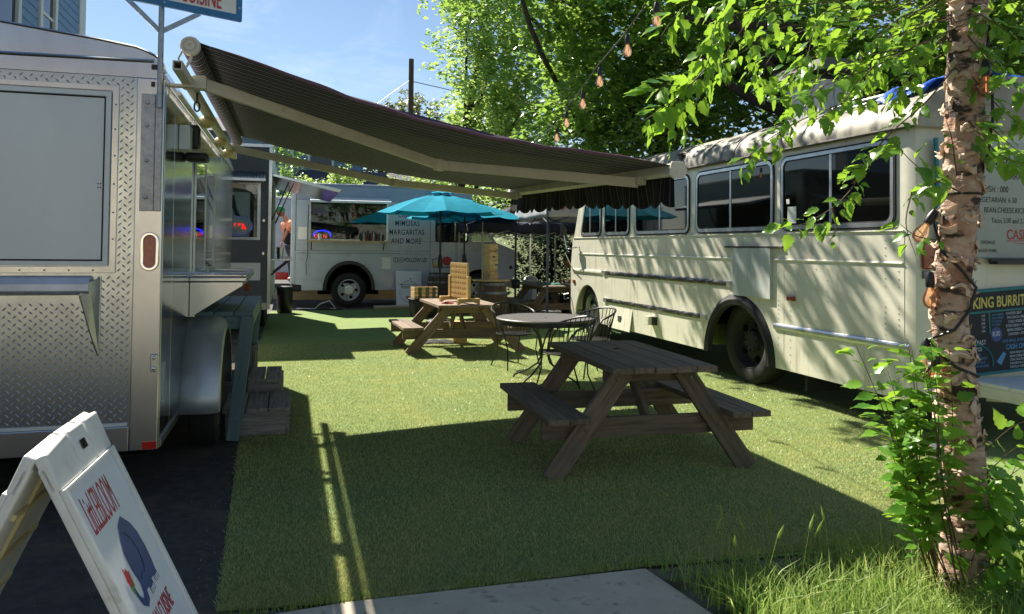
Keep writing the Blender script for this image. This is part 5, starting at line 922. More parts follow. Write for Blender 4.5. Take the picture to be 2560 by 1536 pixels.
MB().prism([(-3.75, 5.7, 7.4), (-7.0, 5.7, 9.4), (-10.3, 5.7, 7.4)], (0, 11.75, 0)).build('roof', 'shingle', h1)
h2 = thing('grey_house', 'grey-blue sided house far behind the food truck', 'house', (0, 40, 0))
box('wall', (-4, 3.2, 36, 44, 0, 6.4), 'siding_grey', h2)
for i in range(15): MB().prism([(-4.02, 35.999, 4.0 + i * 0.16), (-4.02, 35.97, 4.0 + i * 0.16), (-4.02, 35.985, 4.16 + i * 0.16), (-4.02, 35.999, 4.16 + i * 0.16)], (7.24, 0, 0)).build('siding_board', 'siding_grey', h2)
box('corner_board', (-0.02, 0.14, 35.93, 35.965, 0, 6.4), 'house_trim', h2); MB().prism([(-4.4, 35.6, 6.45), (3.5, 35.6, 6.45), (3.5, 40, 7.7), (-4.4, 40, 7.7)], (0, 0.1, -0.15)).build('roof', 'shingle', h2); MB().prism([(0.15, 35.95, 4.9), (5.5, 35.95, 4.9), (5.5, 33.2, 4.0), (0.15, 33.2, 4.0)], (0, 0, -0.12)).build('porch_roof', 'shingle', h2)
w2 = box('window', (0.75, 1.9, 35.93, 35.968, 5.0, 6.3), 'house_trim', h2); box('pane', (0.85, 1.8, 35.92, 35.929, 5.1, 6.2), 'dark_glass', w2)
up_ = thing('utility_pole', 'tall dark timber utility pole rising over the awning', 'pole', (6.75, 45, 0)); MB().tube([(6.75, 45, 0), (6.72, 45, 12.5)], [0.2, 0.15], 10).build('pole', 'pole_wood', up_, smooth=True)
MB().tube([(6.72, 45, 11.3), (4.2, 44, 9.2), (2.0, 43, 8.6)], 0.02, 5).build('wire', 'black_metal', up_); MB().tube([(6.72, 45, 11.2), (9.5, 46, 11.0)], 0.025, 5).build('wire', 'black_metal', up_)
h3 = thing('tan_house', 'tan house across the street behind the viewer', 'house', (-6, -16, 0)); box('wall', (-11, -1, -20, -14, 0, 5.5), 'tan_wall', h3); MB().prism([(-11.5, -13.6, 5.5), (-11.5, -17, 7.8), (-11.5, -20.4, 5.5)], (11, 0, 0)).build('roof', 'shingle', h3)
for x in (-9.5, -6.5, -3.5):
    q = box('window', (x, x + 1.2, -13.99, -13.93, 1.2, 2.9), 'house_trim', h3); box('pane', (x + 0.1, x + 1.1, -13.929, -13.92, 1.3, 2.8), 'dark_glass', q)
# ------------------------------------------------------------------ picnic tables
def picnic(name, label, loc, rz, wood, hw=0.375, L=1.44, tz=0.75, bz=0.43, boff=0.65, foot=0.74, fy=0.51, bL=1.38, group='picnic tables', nb=5):
    t = thing(name, label, 'table', loc, rz, group, local=True)
    bw = 2 * hw / nb
    for i in range(nb):
        x = -hw + bw * (i + 0.5); j = 0.006 * math.sin(i * 2.3)
        plank('top_board', (x, -L / 2 + j, tz - 0.02), (x, L / 2 + j, tz - 0.02), bw - 0.005, 0.04, wood, t)
    for s_ in (-1, 1):
        for k in (-0.5, 0.5): plank('seat_board', (s_ * boff + k * 0.147, -bL / 2, bz - 0.02), (s_ * boff + k * 0.147, bL / 2, bz - 0.02), 0.142, 0.04, wood, t)
    for y in (-fy, fy):
        o = 0.041 * (1 if y > 0 else -1)
        for s_ in (-1, 1): plank('leg', (s_ * (foot - 0.02), y, -0.0), (s_ * (foot - 0.02 - (foot - hw * 0.62)), y, tz - 0.045), 0.14, 0.038, wood, t, upv=(0, 1, 0))
        for s_ in (-1, 1):
            for hz, xx in ((bz - 0.11, foot - 0.02 - (foot - hw * 0.62) * (bz - 0.11) / (tz - 0.045)), (tz - 0.10, hw * 0.72)): MB().lathe([(0.012, 0), (0.012, 0.006), (0.006, 0.010)], (s_ * xx, y + 0.0195 * (1 if y > 0 else -1), hz), (0, 1 if y > 0 else -1, 0), 8).build('bolt', 'steel_dull', t)
        plank('cross_rail', (-boff - 0.13, y - o, bz - 0.11), (boff + 0.13, y - o, bz - 0.11), 0.038, 0.135, wood, t); plank('top_cleat', (-hw + 0.03, y - o, tz - 0.085), (hw - 0.03, y - o, tz - 0.085), 0.038, 0.088, wood, t)
        plank('brace', (0, y * 0.08, tz - 0.06), (0, y * 0.9, bz - 0.13), 0.09, 0.038, wood, t, upv=(1, 0, 0))
    return t
t1 = picnic('picnic_table', 'weathered grey picnic table in the foreground under the awning edge', (2.425, 5.33, 0), math.radians(-2.2), 'wood_grey')
hole = MB().lathe([(0.024, 0), (0.024, 0.0015)], (0.02, 0.22, 0.7502), (0, 0, 1), 14).build('parasol_hole', 'well', t1)
t2 = picnic('picnic_table', 'reddish brown picnic table with a wooden grid game on it', (2.46, 11.42, 0), math.radians(1.5), 'wood_brown', hw=0.45, L=1.42, tz=0.70, bz=0.39, boff=0.79, foot=0.86, fy=0.56, bL=1.36, nb=6)
t3 = picnic('picnic_table', 'shaded picnic table by the front of the bus where a person sits', (5.30, 15.55, 0), 0.03, 'wood_grey', hw=0.42, L=1.7, fy=0.6, bL=1.65, foot=0.78, boff=0.70)
# ------------------------------------------------------------------ game on the middle table
cf = thing('grid_game', 'upright wooden four-in-a-row game frame on the brown picnic table', 'game', (2.42, 11.15, 0.70), math.radians(102), local=True)
for i in range(7): plank('grid_bar', (-0.28, 0, 0.10 + i * 0.078), (0.28, 0, 0.10 + i * 0.078), 0.03, 0.040, 'wood_pine', cf, bev=0.002)
for i in range(8): plank('grid_post', (-0.28 + i * 0.08, 0, 0.08), (-0.28 + i * 0.08, 0, 0.59), 0.046 if i in (0, 7) else 0.042, 0.031, 'wood_pine', cf, upv=(0, 1, 0), bev=0.002)
for s_ in (-1, 1):
    plank('stand_post', (s_ * 0.325, 0, 0.05), (s_ * 0.325, 0, 0.40), 0.07, 0.045, 'wood_pine', cf, upv=(0, 1, 0)); MB().prism([(s_ * 0.325 - 0.035, -0.17, 0.0), (s_ * 0.325 - 0.035, -0.08, 0.03), (s_ * 0.325 - 0.035, 0.08, 0.03), (s_ * 0.325 - 0.035, 0.17, 0.0), (s_ * 0.325 - 0.035, 0.17, 0.085), (s_ * 0.325 - 0.035, -0.17, 0.085)], (0.07, 0, 0)).build('stand_foot', 'wood_pine', cf, bev=0.006)
for i, (x, y, z, tl_) in enumerate([(2.17, 11.02, 0.7, 0), (2.24, 10.98, 0.7, 0), (2.20, 11.0, 0.716, 0.1), (2.28, 11.05, 0.7, 0.0)]):
    d_ = MB().lathe([(0.036, 0), (0.04, 0.004), (0.04, 0.011), (0.036, 0.015)], (x, y, z), (tl_, 0, 1), 16).build('red_disc', 'red_reflector', smooth=True); tag(d_, ['red game disc at the near left of the pile on the brown table', 'red game disc at the near right of the pile on the brown table', 'red game disc on top of the pile on the brown table', 'red game disc behind the pile on the brown table'][i], 'game disc', 'red game discs')
bk = plank('timber_block', (2.62, 12.05, 0.0), (2.62, 12.05, 0.34), 0.22, 0.2, 'wood_pine', upv=(0, 1, 0)); tag(bk, 'pale timber block standing under the brown picnic table', 'block')
def rag(u, v): return (2.05 + 0.6 * u, 11.95 + 0.3 * v + 0.05 * math.sin(u * 7), 0.012 + 0.05 * abs(math.sin(u * 9 + v * 4)) * math.sin(math.pi * v) * math.sin(math.pi * u))
rg = MB().grid(rag, 24, 12).build('crumpled_cover', 'cloth_black', smooth=True, thick=0.006); tag(rg, 'crumpled black cover lying on the turf under the brown picnic table', 'cover')
# ------------------------------------------------------------------ barrels and the block tower
def barrel(name, label, loc, lid):
    t = thing(name, label, 'barrel', loc, 0.0, None, local=True); H_, R0, R1 = 0.88, 0.265, 0.325; n_ = 22
    prof = [(R0 + (R1 - R0) * math.sin(math.pi * k / 8), H_ * k / 8) for k in range(9)]
    for i in range(n_):
        a0, a1 = 2 * math.pi * i / n_ + 0.006, 2 * math.pi * (i + 1) / n_ - 0.006; mb = MB(); vs = []
        for r, z in prof: vs += [(r * math.cos(a0), r * math.sin(a0), z), (r * math.cos(a1), r * math.sin(a1), z), ((r - 0.02) * math.cos(a1), (r - 0.02) * math.sin(a1), z), ((r - 0.02) * math.cos(a0), (r - 0.02) * math.sin(a0), z)]
        fs = [(k * 4 + j, k * 4 + (j + 1) % 4, (k + 1) * 4 + (j + 1) % 4, (k + 1) * 4 + j) for k in range(8) for j in range(4)] + [(3, 2, 1, 0), (32, 33, 34, 35)]
        mb.add(vs, fs).build('stave', 'wood_barrel', t)
    for z, w in ((0.03, 0.05), (0.20, 0.045), (0.64, 0.045), (0.80, 0.05)):
        r = lambda zz: R0 + (R1 - R0) * math.sin(math.pi * zz / H_) + 0.004
        MB().lathe([(r(z), z), (r(z + w), z + w), (r(z + w) - 0.006, z + w), (r(z) - 0.006, z), (r(z), z)], (0, 0, 0), (0, 0, 1), 32, cap=False).build('hoop', 'steel_dull', t, smooth=True)
    MB().lathe([(0.25, 0.84), (0.25, 0.855)], (0, 0, 0), (0, 0, 1), 24).build('head', 'wood_barrel', t)
    if lid: MB().lathe([(0.36, 0.882), (0.365, 0.89), (0.36, 0.905)], (0, 0, 0), (0, 0, 1), 32).build('round_top', 'wood_pale', t)
    return t
barrel('wine_barrel', 'oak barrel with steel hoops carrying the stacked block tower', (3.72, 14.3, 0), True); barrel('wine_barrel', 'oak barrel in shade against the food truck behind the parasol pole', (3.55, 18.6, 0), False)
jt = thing('block_tower', 'tall tower of stacked pale wooden blocks on the barrel', 'game', (3.70, 14.25, 0.905), math.radians(24), local=True)
bm_ = bpy.data.meshes.new('block'); q = MB().bx(-0.098, 0.098, -0.031, 0.031, -0.0185, 0.0185); bm_.from_pydata([tuple(p) for p in q.v], [], q.f); bm_.materials.append(MATS['wood_pale'])
for l_ in range(18):
    for k in range(3):
        if (l_, k) in ((4, 0), (7, 2), (11, 1), (14, 0)): continue
        o = bpy.data.objects.new('block', bm_); COL.objects.link(o); o.parent = jt
        e = random.uniform(-0.006, 0.006); off = (k - 1) * 0.0645
        o.location = (e, off, 0.0188 + l_ * 0.0376) if l_ % 2 == 0 else (off, e, 0.0188 + l_ * 0.0376); o.rotation_euler = (0, 0, (0 if l_ % 2 == 0 else math.pi / 2) + random.uniform(-0.02, 0.02))
cr = thing('wooden_crate', 'small wooden crate with pale slats on a black tub behind the brown table', 'crate', (2.83, 16.6, 0.40), 0.12, local=True)
for z in (0.04, 0.125, 0.21):
    for y in (-0.15, 0.15): plank('slat', (-0.26, y, z), (0.26, y, z), 0.012, 0.074, 'wood_pale', cr)
    for x in (-0.255, 0.255): plank('slat', (x, -0.14, z), (x, 0.14, z), 0.012, 0.074, 'wood_pale', cr)
for x in (-0.14, 0.02, 0.17): plank('cleat', (x, -0.163, 0.0), (x, -0.163, 0.25), 0.075, 0.012, 'wood_brown', cr, upv=(0, 1, 0))
plank('base', (-0.25, 0, 0.006), (0.25, 0, 0.006), 0.29, 0.012, 'wood_pale', cr)
tu = thing('black_tub', 'black plastic tub under the wooden crate', 'tub', (2.83, 16.6, 0), 0.12, local=True); MB().add([(-0.26, -0.16, 0), (0.26, -0.16, 0), (0.26, 0.16, 0), (-0.26, 0.16, 0), (-0.3, -0.2, 0.37), (0.3, -0.2, 0.37), (0.3, 0.2, 0.37), (-0.3, 0.2, 0.37)], [(3, 2, 1, 0), (4, 5, 6, 7), (0, 1, 5, 4), (1, 2, 6, 5), (2, 3, 7, 6), (3, 0, 4, 7)]).build('tub_body', 'black_plastic', tu, bev=0.02); box('tub_rim', (-0.315, 0.315, -0.215, 0.215, 0.371, 0.399), 'black_plastic', tu, bev=0.01)
# ------------------------------------------------------------------ parasols
def parasol(label, loc, R, rim, apex, rz):
    t = thing('parasol', label, 'parasol', loc, rz, 'teal parasols', local=True); n_ = 8
    cn = MB(); ns2 = 6; vs = []; fs = []
    for i in range(n_):
        for e in range(4):                          # cloth between ribs dips a little
            a = 2 * math.pi * (i + e / 4) / n_; dip = math.sin(math.pi * e / 4)
            for k in range(ns2 + 1):
                u = 0.13 + 0.87 * k / ns2; r = R * u * (1 - 0.05 * dip - (1 - math.cos(math.pi / n_)) * dip); z = apex - 0.06 + (rim - apex + 0.06) * u - 0.035 * math.sin(math.pi * u) * 0.0 - 0.03 * dip * u + 0.05 * math.sin(math.pi * u)
                vs.append((r * math.cos(a), r * math.sin(a), z))
    M_ = n_ * 4
    for i in range(M_):
        for k in range(ns2): fs.append((i * (ns2 + 1) + k, i * (ns2 + 1) + k + 1, ((i + 1) % M_) * (ns2 + 1) + k + 1, ((i + 1) % M_) * (ns2 + 1) + k))
    c_ = cn.add(vs, fs).build('canopy', 'teal_fabric', t, thick=0.003)
    tp_ = MB(); vs = [(0, 0, apex)]; 
    for i in range(32):
        a = 2 * math.pi * i / 32; dip = math.sin(math.pi * (i % 4) / 4); r = R * 0.2 * (1 - 0.08 * dip); vs.append((r * math.cos(a), r * math.sin(a), apex - 0.075 + 0.02 * dip))
    tp_.add(vs, [(0, i + 1, (i + 1) % 32 + 1) for i in range(32)]).build('vent_cap', 'teal_fabric', c_, thick=0.003)
    for i in range(n_):
        a = 2 * math.pi * i / n_; MB().tube([(0.02 * math.cos(a), 0.02 * math.sin(a), apex - 0.09), (R * 0.55 * math.cos(a), R * 0.55 * math.sin(a), apex - 0.09 + (rim - apex + 0.06) * 0.55 + 0.02), (R * 0.985 * math.cos(a), R * 0.985 * math.sin(a), rim - 0.012)], 0.009, 5).build('rib', 'black_metal', t); MB().tube([(0.02 * math.cos(a), 0.02 * math.sin(a), rim - 0.12), (R * 0.5 * math.cos(a), R * 0.5 * math.sin(a), apex - 0.11 + (rim - apex + 0.06) * 0.5)], 0.007, 5).build('strut', 'black_metal', t)
    MB().tube([(0, 0, 0.02), (0, 0, apex - 0.03)], 0.021, 10).build('pole', 'black_metal', t, smooth=True); MB().lathe([(0.035, 1.08), (0.05, 1.12), (0.05, 1.22), (0.04, 1.30), (0.028, 1.36)], (0, 0, 0), (0, 0, 1), 12).build('crank_housing', 'black_plastic', t, smooth=True); MB().tube([(0.04, 0, 1.22), (0.11, 0, 1.22), (0.11, 0, 1.18)], 0.010, 6).build('crank_handle', 'black_plastic', t)
    MB().lathe([(0.27, 0.0), (0.27, 0.03), (0.2, 0.055), (0.04, 0.075), (0.03, 0.28)], (0, 0, 0), (0, 0, 1), 24).build('base', 'black_plastic', t, smooth=True); return t
parasol('larger teal parasol on a black pole behind the brown table', (2.94, 15.4, 0), 1.27, 2.20, 2.66, math.radians(-96)); parasol('teal parasol partly hidden behind the nearer parasol', (3.85, 17.25, 0), 1.38, 2.17, 2.62, math.radians(-70))
# ------------------------------------------------------------------ round metal table and chairs
rt_ = thing('round_table', 'round dark metal mesh table beside the bus', 'table', (2.84, 8.42, 0), 0.3, local=True)
MB().lathe([(0.001, 0.70), (0.54, 0.70), (0.56, 0.705), (0.565, 0.72), (0.555, 0.73), (0.53, 0.727), (0.02, 0.727), (0.018, 0.70)], (0, 0, 0), (0, 0, 1), 48, cap=False).build('table_top', 'table_metal', rt_, smooth=True); MB().lathe([(0.545, 0.66), (0.55, 0.66), (0.55, 0.702), (0.545, 0.702)], (0, 0, 0), (0, 0, 1), 40, cap=False).build('apron', 'black_metal', rt_, smooth=True)
for i in range(4):
    a = math.pi / 2 * i + 0.35; c_, s_ = math.cos(a), math.sin(a); MB().tube([(r * c_, r * s_, z) for r, z in ((0.34, 0.698), (0.20, 0.64), (0.10, 0.52), (0.06, 0.38), (0.06, 0.28), (0.10, 0.20), (0.24, 0.11), (0.38, 0.055), (0.43, 0.03), (0.445, 0.0))], 0.011, 8).build('leg', 'black_metal', rt_, smooth=True)
MB().lathe([(0.075, 0.33), (0.075, 0.36)], (0, 0, 0), (0, 0, 1), 14).build('leg_ring', 'black_metal', rt_)
def metal_chair():
    t = thing('garden_chair', '', 'chair', (0, 0, 0), 0, 'black metal barrel-back chairs', local=True)
    sh_ = [(0.235 * math.cos(a), 0.235 * math.sin(a) * (1.0 if math.sin(a) > 0 else 0.92)) for a in np.linspace(0, 2 * math.pi, 28, endpoint=False)]
    sh_ = [(x * 1.0 if y > -0.1 else x * 1.12, y) for x, y in sh_]
    MB().tube([(x, y, 0.435) for x, y in sh_], 0.010, 6, closed=True).build('seat_rim', 'black_metal', t, smooth=True)
    g = MB()
    for i in range(-10, 11):
        w = math.sqrt(max(0.0, 0.23 ** 2 - (i * 0.022) ** 2)); 
        if w > 0.02: g.bx(i * 0.022 - 0.0055, i * 0.022 + 0.0055, -w, w, 0.4335, 0.4355).bx(-w, w, i * 0.022 - 0.0055, i * 0.022 + 0.0055, 0.4358, 0.4375)
    tag(g.build('seat_mesh', 'black_metal', t), 'woven metal strips of the seat', kind='stuff')
    hoop = [(0.275 * math.sin(a) * 1.04, 0.02 + 0.27 * math.cos(a) + 0.02, 0.80 - 0.10 * (1 - math.cos(a)) * 0.9 - (0.06 if abs(a) > 1.9 else 0)) for a in np.linspace(-1.95, 1.95, 25)]
    MB().tube(hoop, 0.0125, 8).build('back_hoop', 'black_metal', t, smooth=True)
    for a in np.linspace(-1.45, 1.45, 15):
        MB().tube([(0.225 * math.sin(a), 0.225 * math.cos(a), 0.44), (0.25 * math.sin(a), 0.01 + 0.255 * math.cos(a), 0.60), (0.275 * math.sin(a) * 1.04, 0.04 + 0.27 * math.cos(a), 0.80 - 0.10 * (1 - math.cos(a)) * 0.9)], 0.0048, 5).build('spindle', 'black_metal', t)
    for sx_, sy_ in ((-1, -1), (1, -1)): MB().tube([(sx_ * 0.272, -0.06, 0.655), (sx_ * 0.268, -0.12, 0.55), (sx_ * 0.235, -0.17, 0.43), (sx_ * 0.20, -0.19, 0.25), (sx_ * 0.23, -0.25, 0.0)], 0.009, 6).build('leg', 'black_metal', t, smooth=True)
    for sx_ in (-1, 1): MB().tube([(sx_ * 0.17, 0.16, 0.43), (sx_ * 0.15, 0.18, 0.22), (sx_ * 0.20, 0.27, 0.0)], 0.009, 6).build('leg', 'black_metal', t, smooth=True)
    return t
ch0 = metal_chair(); c1 = copy_tree(ch0); c2_ = copy_tree(ch0)
for o, loc, rz, lb in ((ch0, (2.78, 9.45, 0), 12, 'black metal chair behind the round table, back hoop towards the brown table'), (c1, (2.80, 7.62, 0), -84, 'black metal chair in front of the round table, partly behind the grey picnic table'), (c2_, (3.50, 8.70, 0), -76, 'black metal chair on the bus side of the round table')):
    o.location = loc; o.rotation_euler = (0, 0, math.radians(rz)); o['label'] = lb
# ------------------------------------------------------------------ pop-up tents
def tent(name, label, pts, vz0, vz1, apex, cloth, post, pr_=0.018):
    cx = sum(p[0] for p in pts) / 4; cy = sum(p[1] for p in pts) / 4; t = thing(name, label, 'tent', (cx, cy, 0))
    for x, y in pts: MB().bar((x, y, 0.0), (x, y, vz1 - 0.01), pr_ * 2, pr_ * 2, (0, 1, 0)).build('post', post, t, bev=0.003); box('foot', (x - 0.05, x + 0.05, y - 0.05, y + 0.05, 0, 0.01), post, t)
    r = MB(); q = pts; vs = [(cx, cy, apex)]; n_ = 8
    for i in range(4):
        a, b = q[i], q[(i + 1) % 4]
        def rf_(u, v, a=a, b=b):
            ex, ey = a[0] + (b[0] - a[0]) * v, a[1] + (b[1] - a[1]) * v; ez = vz1 - 0.03 * math.sin(math.pi * v); k = 1 - u
            return (ex + (cx - ex) * k, ey + (cy - ey) * k, ez + (apex - ez) * k ** 1.15)
        MB().grid(rf_, 8, 8).build('roof_panel', cloth, t, smooth=True)
        def vf(u, v, a=a, b=b):
            ex, ey = a[0] + (b[0] - a[0]) * v, a[1] + (b[1] - a[1]) * v; n = V((cy * 0 + (b[1] - a[1]), -(b[0] - a[0]), 0)).normalized(); w = 0.02 + 0.015 * math.sin(v * 19) * u
            if n.dot(V((ex - cx, ey - cy, 0))) < 0: n = -n
            return (ex + n.x * w, ey + n.y * w, vz1 - 0.03 * math.sin(math.pi * v) * (1 - u) + (vz0 - vz1) * u + 0.012 * math.sin(v * 11) * u)
        MB().grid(vf, 4, 24).build('valance', cloth, t, smooth=True, thick=0.002)
        m0 = ((a[0] + b[0]) / 2, (a[1] + b[1]) / 2)
        for p0, p1 in ((a, m0), (m0, b)): MB().tube([(p0[0], p0[1], vz1 - 0.06), (p1[0], p1[1], vz0 - 0.12)], 0.011, 5).build('truss_bar', post, t); MB().tube([(p0[0], p0[1], vz0 - 0.12), (p1[0], p1[1], vz1 - 0.06)], 0.011, 5).build('truss_bar', post, t)
    return t
tn = tent('popup_tent', 'pale grey pop-up tent with dark posts at the front of the bus', [(4.79, 14.1), (7.75, 14.1), (7.9, 17.0), (5.0, 17.0)], 2.12, 2.5, 3.3, 'grey_fabric', 'print_navy', 0.02)
MB().prism([(4.98, 14.072, 2.30), (5.06, 14.072, 2.25), (5.14, 14.072, 2.30), (5.06, 14.072, 2.35)], (0, -0.002, 0)).build('logo', 'print_red', tn); MB().prism([(5.02, 14.0695, 2.30), (5.06, 14.0695, 2.275), (5.10, 14.0695, 2.30), (5.06, 14.0695, 2.325)], (0, -0.0015, 0)).build('logo', 'print_black', tn)
tent('popup_tent', 'dark navy pop-up tent with white posts beside the truck cab', [(4.27, 17.2), (6.7, 17.2), (6.7, 19.1), (4.13, 19.1)], 1.87, 2.11, 2.62, 'navy_fabric', 'white_alu', 0.016)
ph = thing('patio_heater', 'steel patio heater with a round base behind the far table', 'heater', (5.66, 18.0, 0), 0, local=True)
MB().lathe([(0.21, 0.0), (0.21, 0.05), (0.18, 0.06), (0.18, 0.70), (0.2, 0.71)], (0, 0, 0), (0, 0, 1), 20).build('tank_housing', 'galv', ph, smooth=True); MB().lathe([(0.21, 0.71), (0.21, 0.74), (0.15, 0.80), (0.03, 0.84)], (0, 0, 0), (0, 0, 1), 20).build('dome', 'white_alu', ph, smooth=True); MB().lathe([(0.028, 0.84), (0.028, 1.84), (0.05, 1.86), (0.05, 1.9), (0.03, 1.92)], (0, 0, 0), (0, 0, 1), 14).build('pole', 'chrome', ph, smooth=True)
MB().lathe([(0.06, 1.92), (0.075, 2.0), (0.06, 2.08)], (0, 0, 0), (0, 0, 1), 14).build('burner', 'steel_dull', ph, smooth=True); MB().lathe([(0.36, 2.10), (0.37, 2.11), (0.1, 2.17), (0.001, 2.18)], (0, 0, 0), (0, 0, 1), 24, cap=False).build('hood', 'galv', ph, smooth=True)
def gcl(u, v): return (5.02 + 0.55 * u, 15.1 + 0.35 * v + 0.02 * math.sin(u * 9), 0.757 + 0.05 * abs(math.sin(u * 7 + v * 5)) * math.sin(math.pi * v) * math.sin(math.pi * u) + 0.002)
gc = MB().grid(gcl, 24, 12).build('green_cloth', 'cloth_green', smooth=True, thick=0.004); tag(gc, 'crumpled green cloth on the far picnic table', 'cloth')
cp = MB().lathe([(0.03, 0), (0.04, 0.09), (0.037, 0.09), (0.028, 0.005), (0.001, 0.005)], (5.62, 15.25, 0.752), (0, 0, 1), 14, cap=False).build('paper_cup', 'paper', smooth=True); tag(cp, 'white paper cup on the far picnic table', 'cup')
pl_ = MB().lathe([(0.001, 0.004), (0.07, 0.004), (0.12, 0.018), (0.12, 0.022), (0.07, 0.0), (0.001, 0.0)], (5.42, 15.5, 0.753), (0, 0, 1), 20, cap=False).build('paper_plate', 'paper', smooth=True); tag(pl_, 'white plate in front of the seated person', 'plate')
# ------------------------------------------------------------------ people
def skin_obj(name, pts, edges, radii, m, parent, root=0, sub=2):
    me = bpy.data.meshes.new(name); off = OFF.get(parent.name, V((0, 0, 0))); me.from_pydata([tuple(V(p) - off) for p in pts], edges, []); me.materials.append(MATS[m])
    o = bpy.data.objects.new(name, me); link(o, parent); md = o.modifiers.new('skin', 'SKIN'); md.use_smooth_shade = True
    if not me.skin_vertices:
        with bpy.context.temp_override(object=o, active_object=o): bpy.ops.mesh.customdata_skin_add()
    for i, r in enumerate(radii):
        sv = me.skin_vertices[0].data[i]; sv.radius = (r, r) if not isinstance(r, tuple) else r; sv.use_root = (i == root)
    o.modifiers.new('sub', 'SUBSURF').levels = sub; o.modifiers['sub'].render_levels = sub; return o
def head(parent, c, face, hair, skin_, r=0.105, cap=None, bun=False):
    """face: unit vector the face looks along"""
    f = V(face).normalized(); s_ = f.cross(V((0, 0, 1))).normalized(); u = s_.cross(f); c = V(c); mb = MB(); n1, n2 = 16, 20; vs = []
    for i in range(n1 + 1):
        th = math.pi * i / n1
        for j in range(n2):
            ph_ = 2 * math.pi * j / n2; x, y, z = math.sin(th) * math.cos(ph_), math.sin(th) * math.sin(ph_), math.cos(th)
            fx = x * (1.02 if x > 0 else 1.0); wz = 0.80 - 0.16 * max(0, -z); zz = z * 1.2
            if x > 0.6 and abs(y) < 0.25: fx += 0.14 * math.exp(-((z + 0.05) / 0.16) ** 2) * (1 - abs(y) / 0.25)       # nose
            if x > 0.5 and abs(z - 0.15) < 0.14 and 0.15 < abs(y) < 0.5: fx -= 0.06                                       # eye sockets
            if x > 0.6 and abs(y) < 0.35: fx += 0.05 * math.exp(-((z + 0.42) / 0.07) ** 2)                              # lips
            if x > 0.3 and z < -0.6: fx += 0.10
            vs.append(c + (f * fx + s_ * (y * wz) + u * zz) * r)
    hd2 = mb.add(vs, [(i * n2 + j, i * n2 + (j + 1) % n2, (i + 1) * n2 + (j + 1) % n2, (i + 1) * n2 + j) for i in range(n1) for j in range(n2)]).build('head', skin_, parent, smooth=True)
    for sg_ in (-1, 1): MB().lathe([(0.001, -0.012), (0.02, -0.008), (0.03, 0.004), (0.001, 0.012)], c + s_ * sg_ * r * 0.80 - u * 0.01, s_ * sg_, 10, cap=False).build('ear', skin_, hd2, smooth=True); MB().lathe([(0.001, 0), (0.008, 0.003), (0.001, 0.006)], c + (f * 0.88 + s_ * sg_ * 0.33 + u * 0.16) * r, f, 8, cap=False).build('eye', 'print_black', hd2)
    hm_ = MB(); vs = []
    for i in range(10):
        th = math.pi * 0.60 * i / 9
        for j in range(20):
            ph_ = 2 * math.pi * j / 20; x, y, z = math.sin(th) * math.cos(ph_), math.sin(th) * math.sin(ph_), math.cos(th)
            k = 1.0; th2 = th
            if x > 0.2: z = max(z, 0.42)
            vs.append(c + (f * (x * 1.06 - 0.05) + s_ * y * 0.88 + u * (z * 1.26)) * r * 1.06)
    m_ = cap or hair; hm_.add(vs, [(i * 20 + j, i * 20 + (j + 1) % 20, (i + 1) * 20 + (j + 1) % 20, (i + 1) * 20 + j) for i in range(9) for j in range(20)]).build('cap' if cap else 'hair', m_, hd2, smooth=True)
    if cap: MB().prism([c + f * r * a + s_ * r * b + u * r * 0.52 for a, b in ((0.85, -0.65), (1.5, -0.45), (1.65, 0), (1.5, 0.45), (0.85, 0.65))], u * 0.008).build('cap_peak', cap, hd2, bev=0.003)
    if bun:
        for dx_, dz_, rr in ((-1.0, 0.5, 0.07), (-0.9, 0.05, 0.06), (-0.55, 1.05, 0.06), (-1.0, -0.4, 0.05), (-0.2, 1.25, 0.05)): MB().lathe([(0.001, -rr), (rr * 0.75, -rr * 0.6), (rr, 0), (rr * 0.75, rr * 0.6), (0.001, rr)], c + f * r * dx_ + u * r * dz_, u, 12, cap=False).build('hair_curl', hair, hd2, smooth=True)
    return hd2
def hand(parent, w, d, palm_up, skin_):
    """palm plus five jointed fingers; w wrist, d pointing direction"""
    w, d = V(w), V(d).normalized(); s_ = d.cross(V(palm_up)).normalized(); n = s_.cross(d); pts = [w, w + d * 0.045, w + d * 0.085]; ed = [(0, 1), (1, 2)]; rd = [0.022, (0.034, 0.016), (0.034, 0.014)]
    for k, (off, L) in enumerate(((-0.028, 0.055), (-0.01, 0.07), (0.01, 0.075), (0.028, 0.062))):
        b = len(pts); p = w + d * 0.085 + s_ * off; pts += [p, p + d * L * 0.5 - n * 0.008, p + d * L * 0.85 - n * 0.03]; ed += [(2, b), (b, b + 1), (b + 1, b + 2)]; rd += [0.0095, 0.009, 0.007]
    b = len(pts); p = w + d * 0.03 - s_ * 0.03; pts += [p, p + d * 0.03 - s_ * 0.02 - n * 0.01, p + d * 0.055 - s_ * 0.025 - n * 0.02]; ed += [(1, b), (b, b + 1), (b + 1, b + 2)]; rd += [0.012, 0.010, 0.008]
    return skin_obj('hand', pts, ed, rd, skin_, parent, 0, 1)
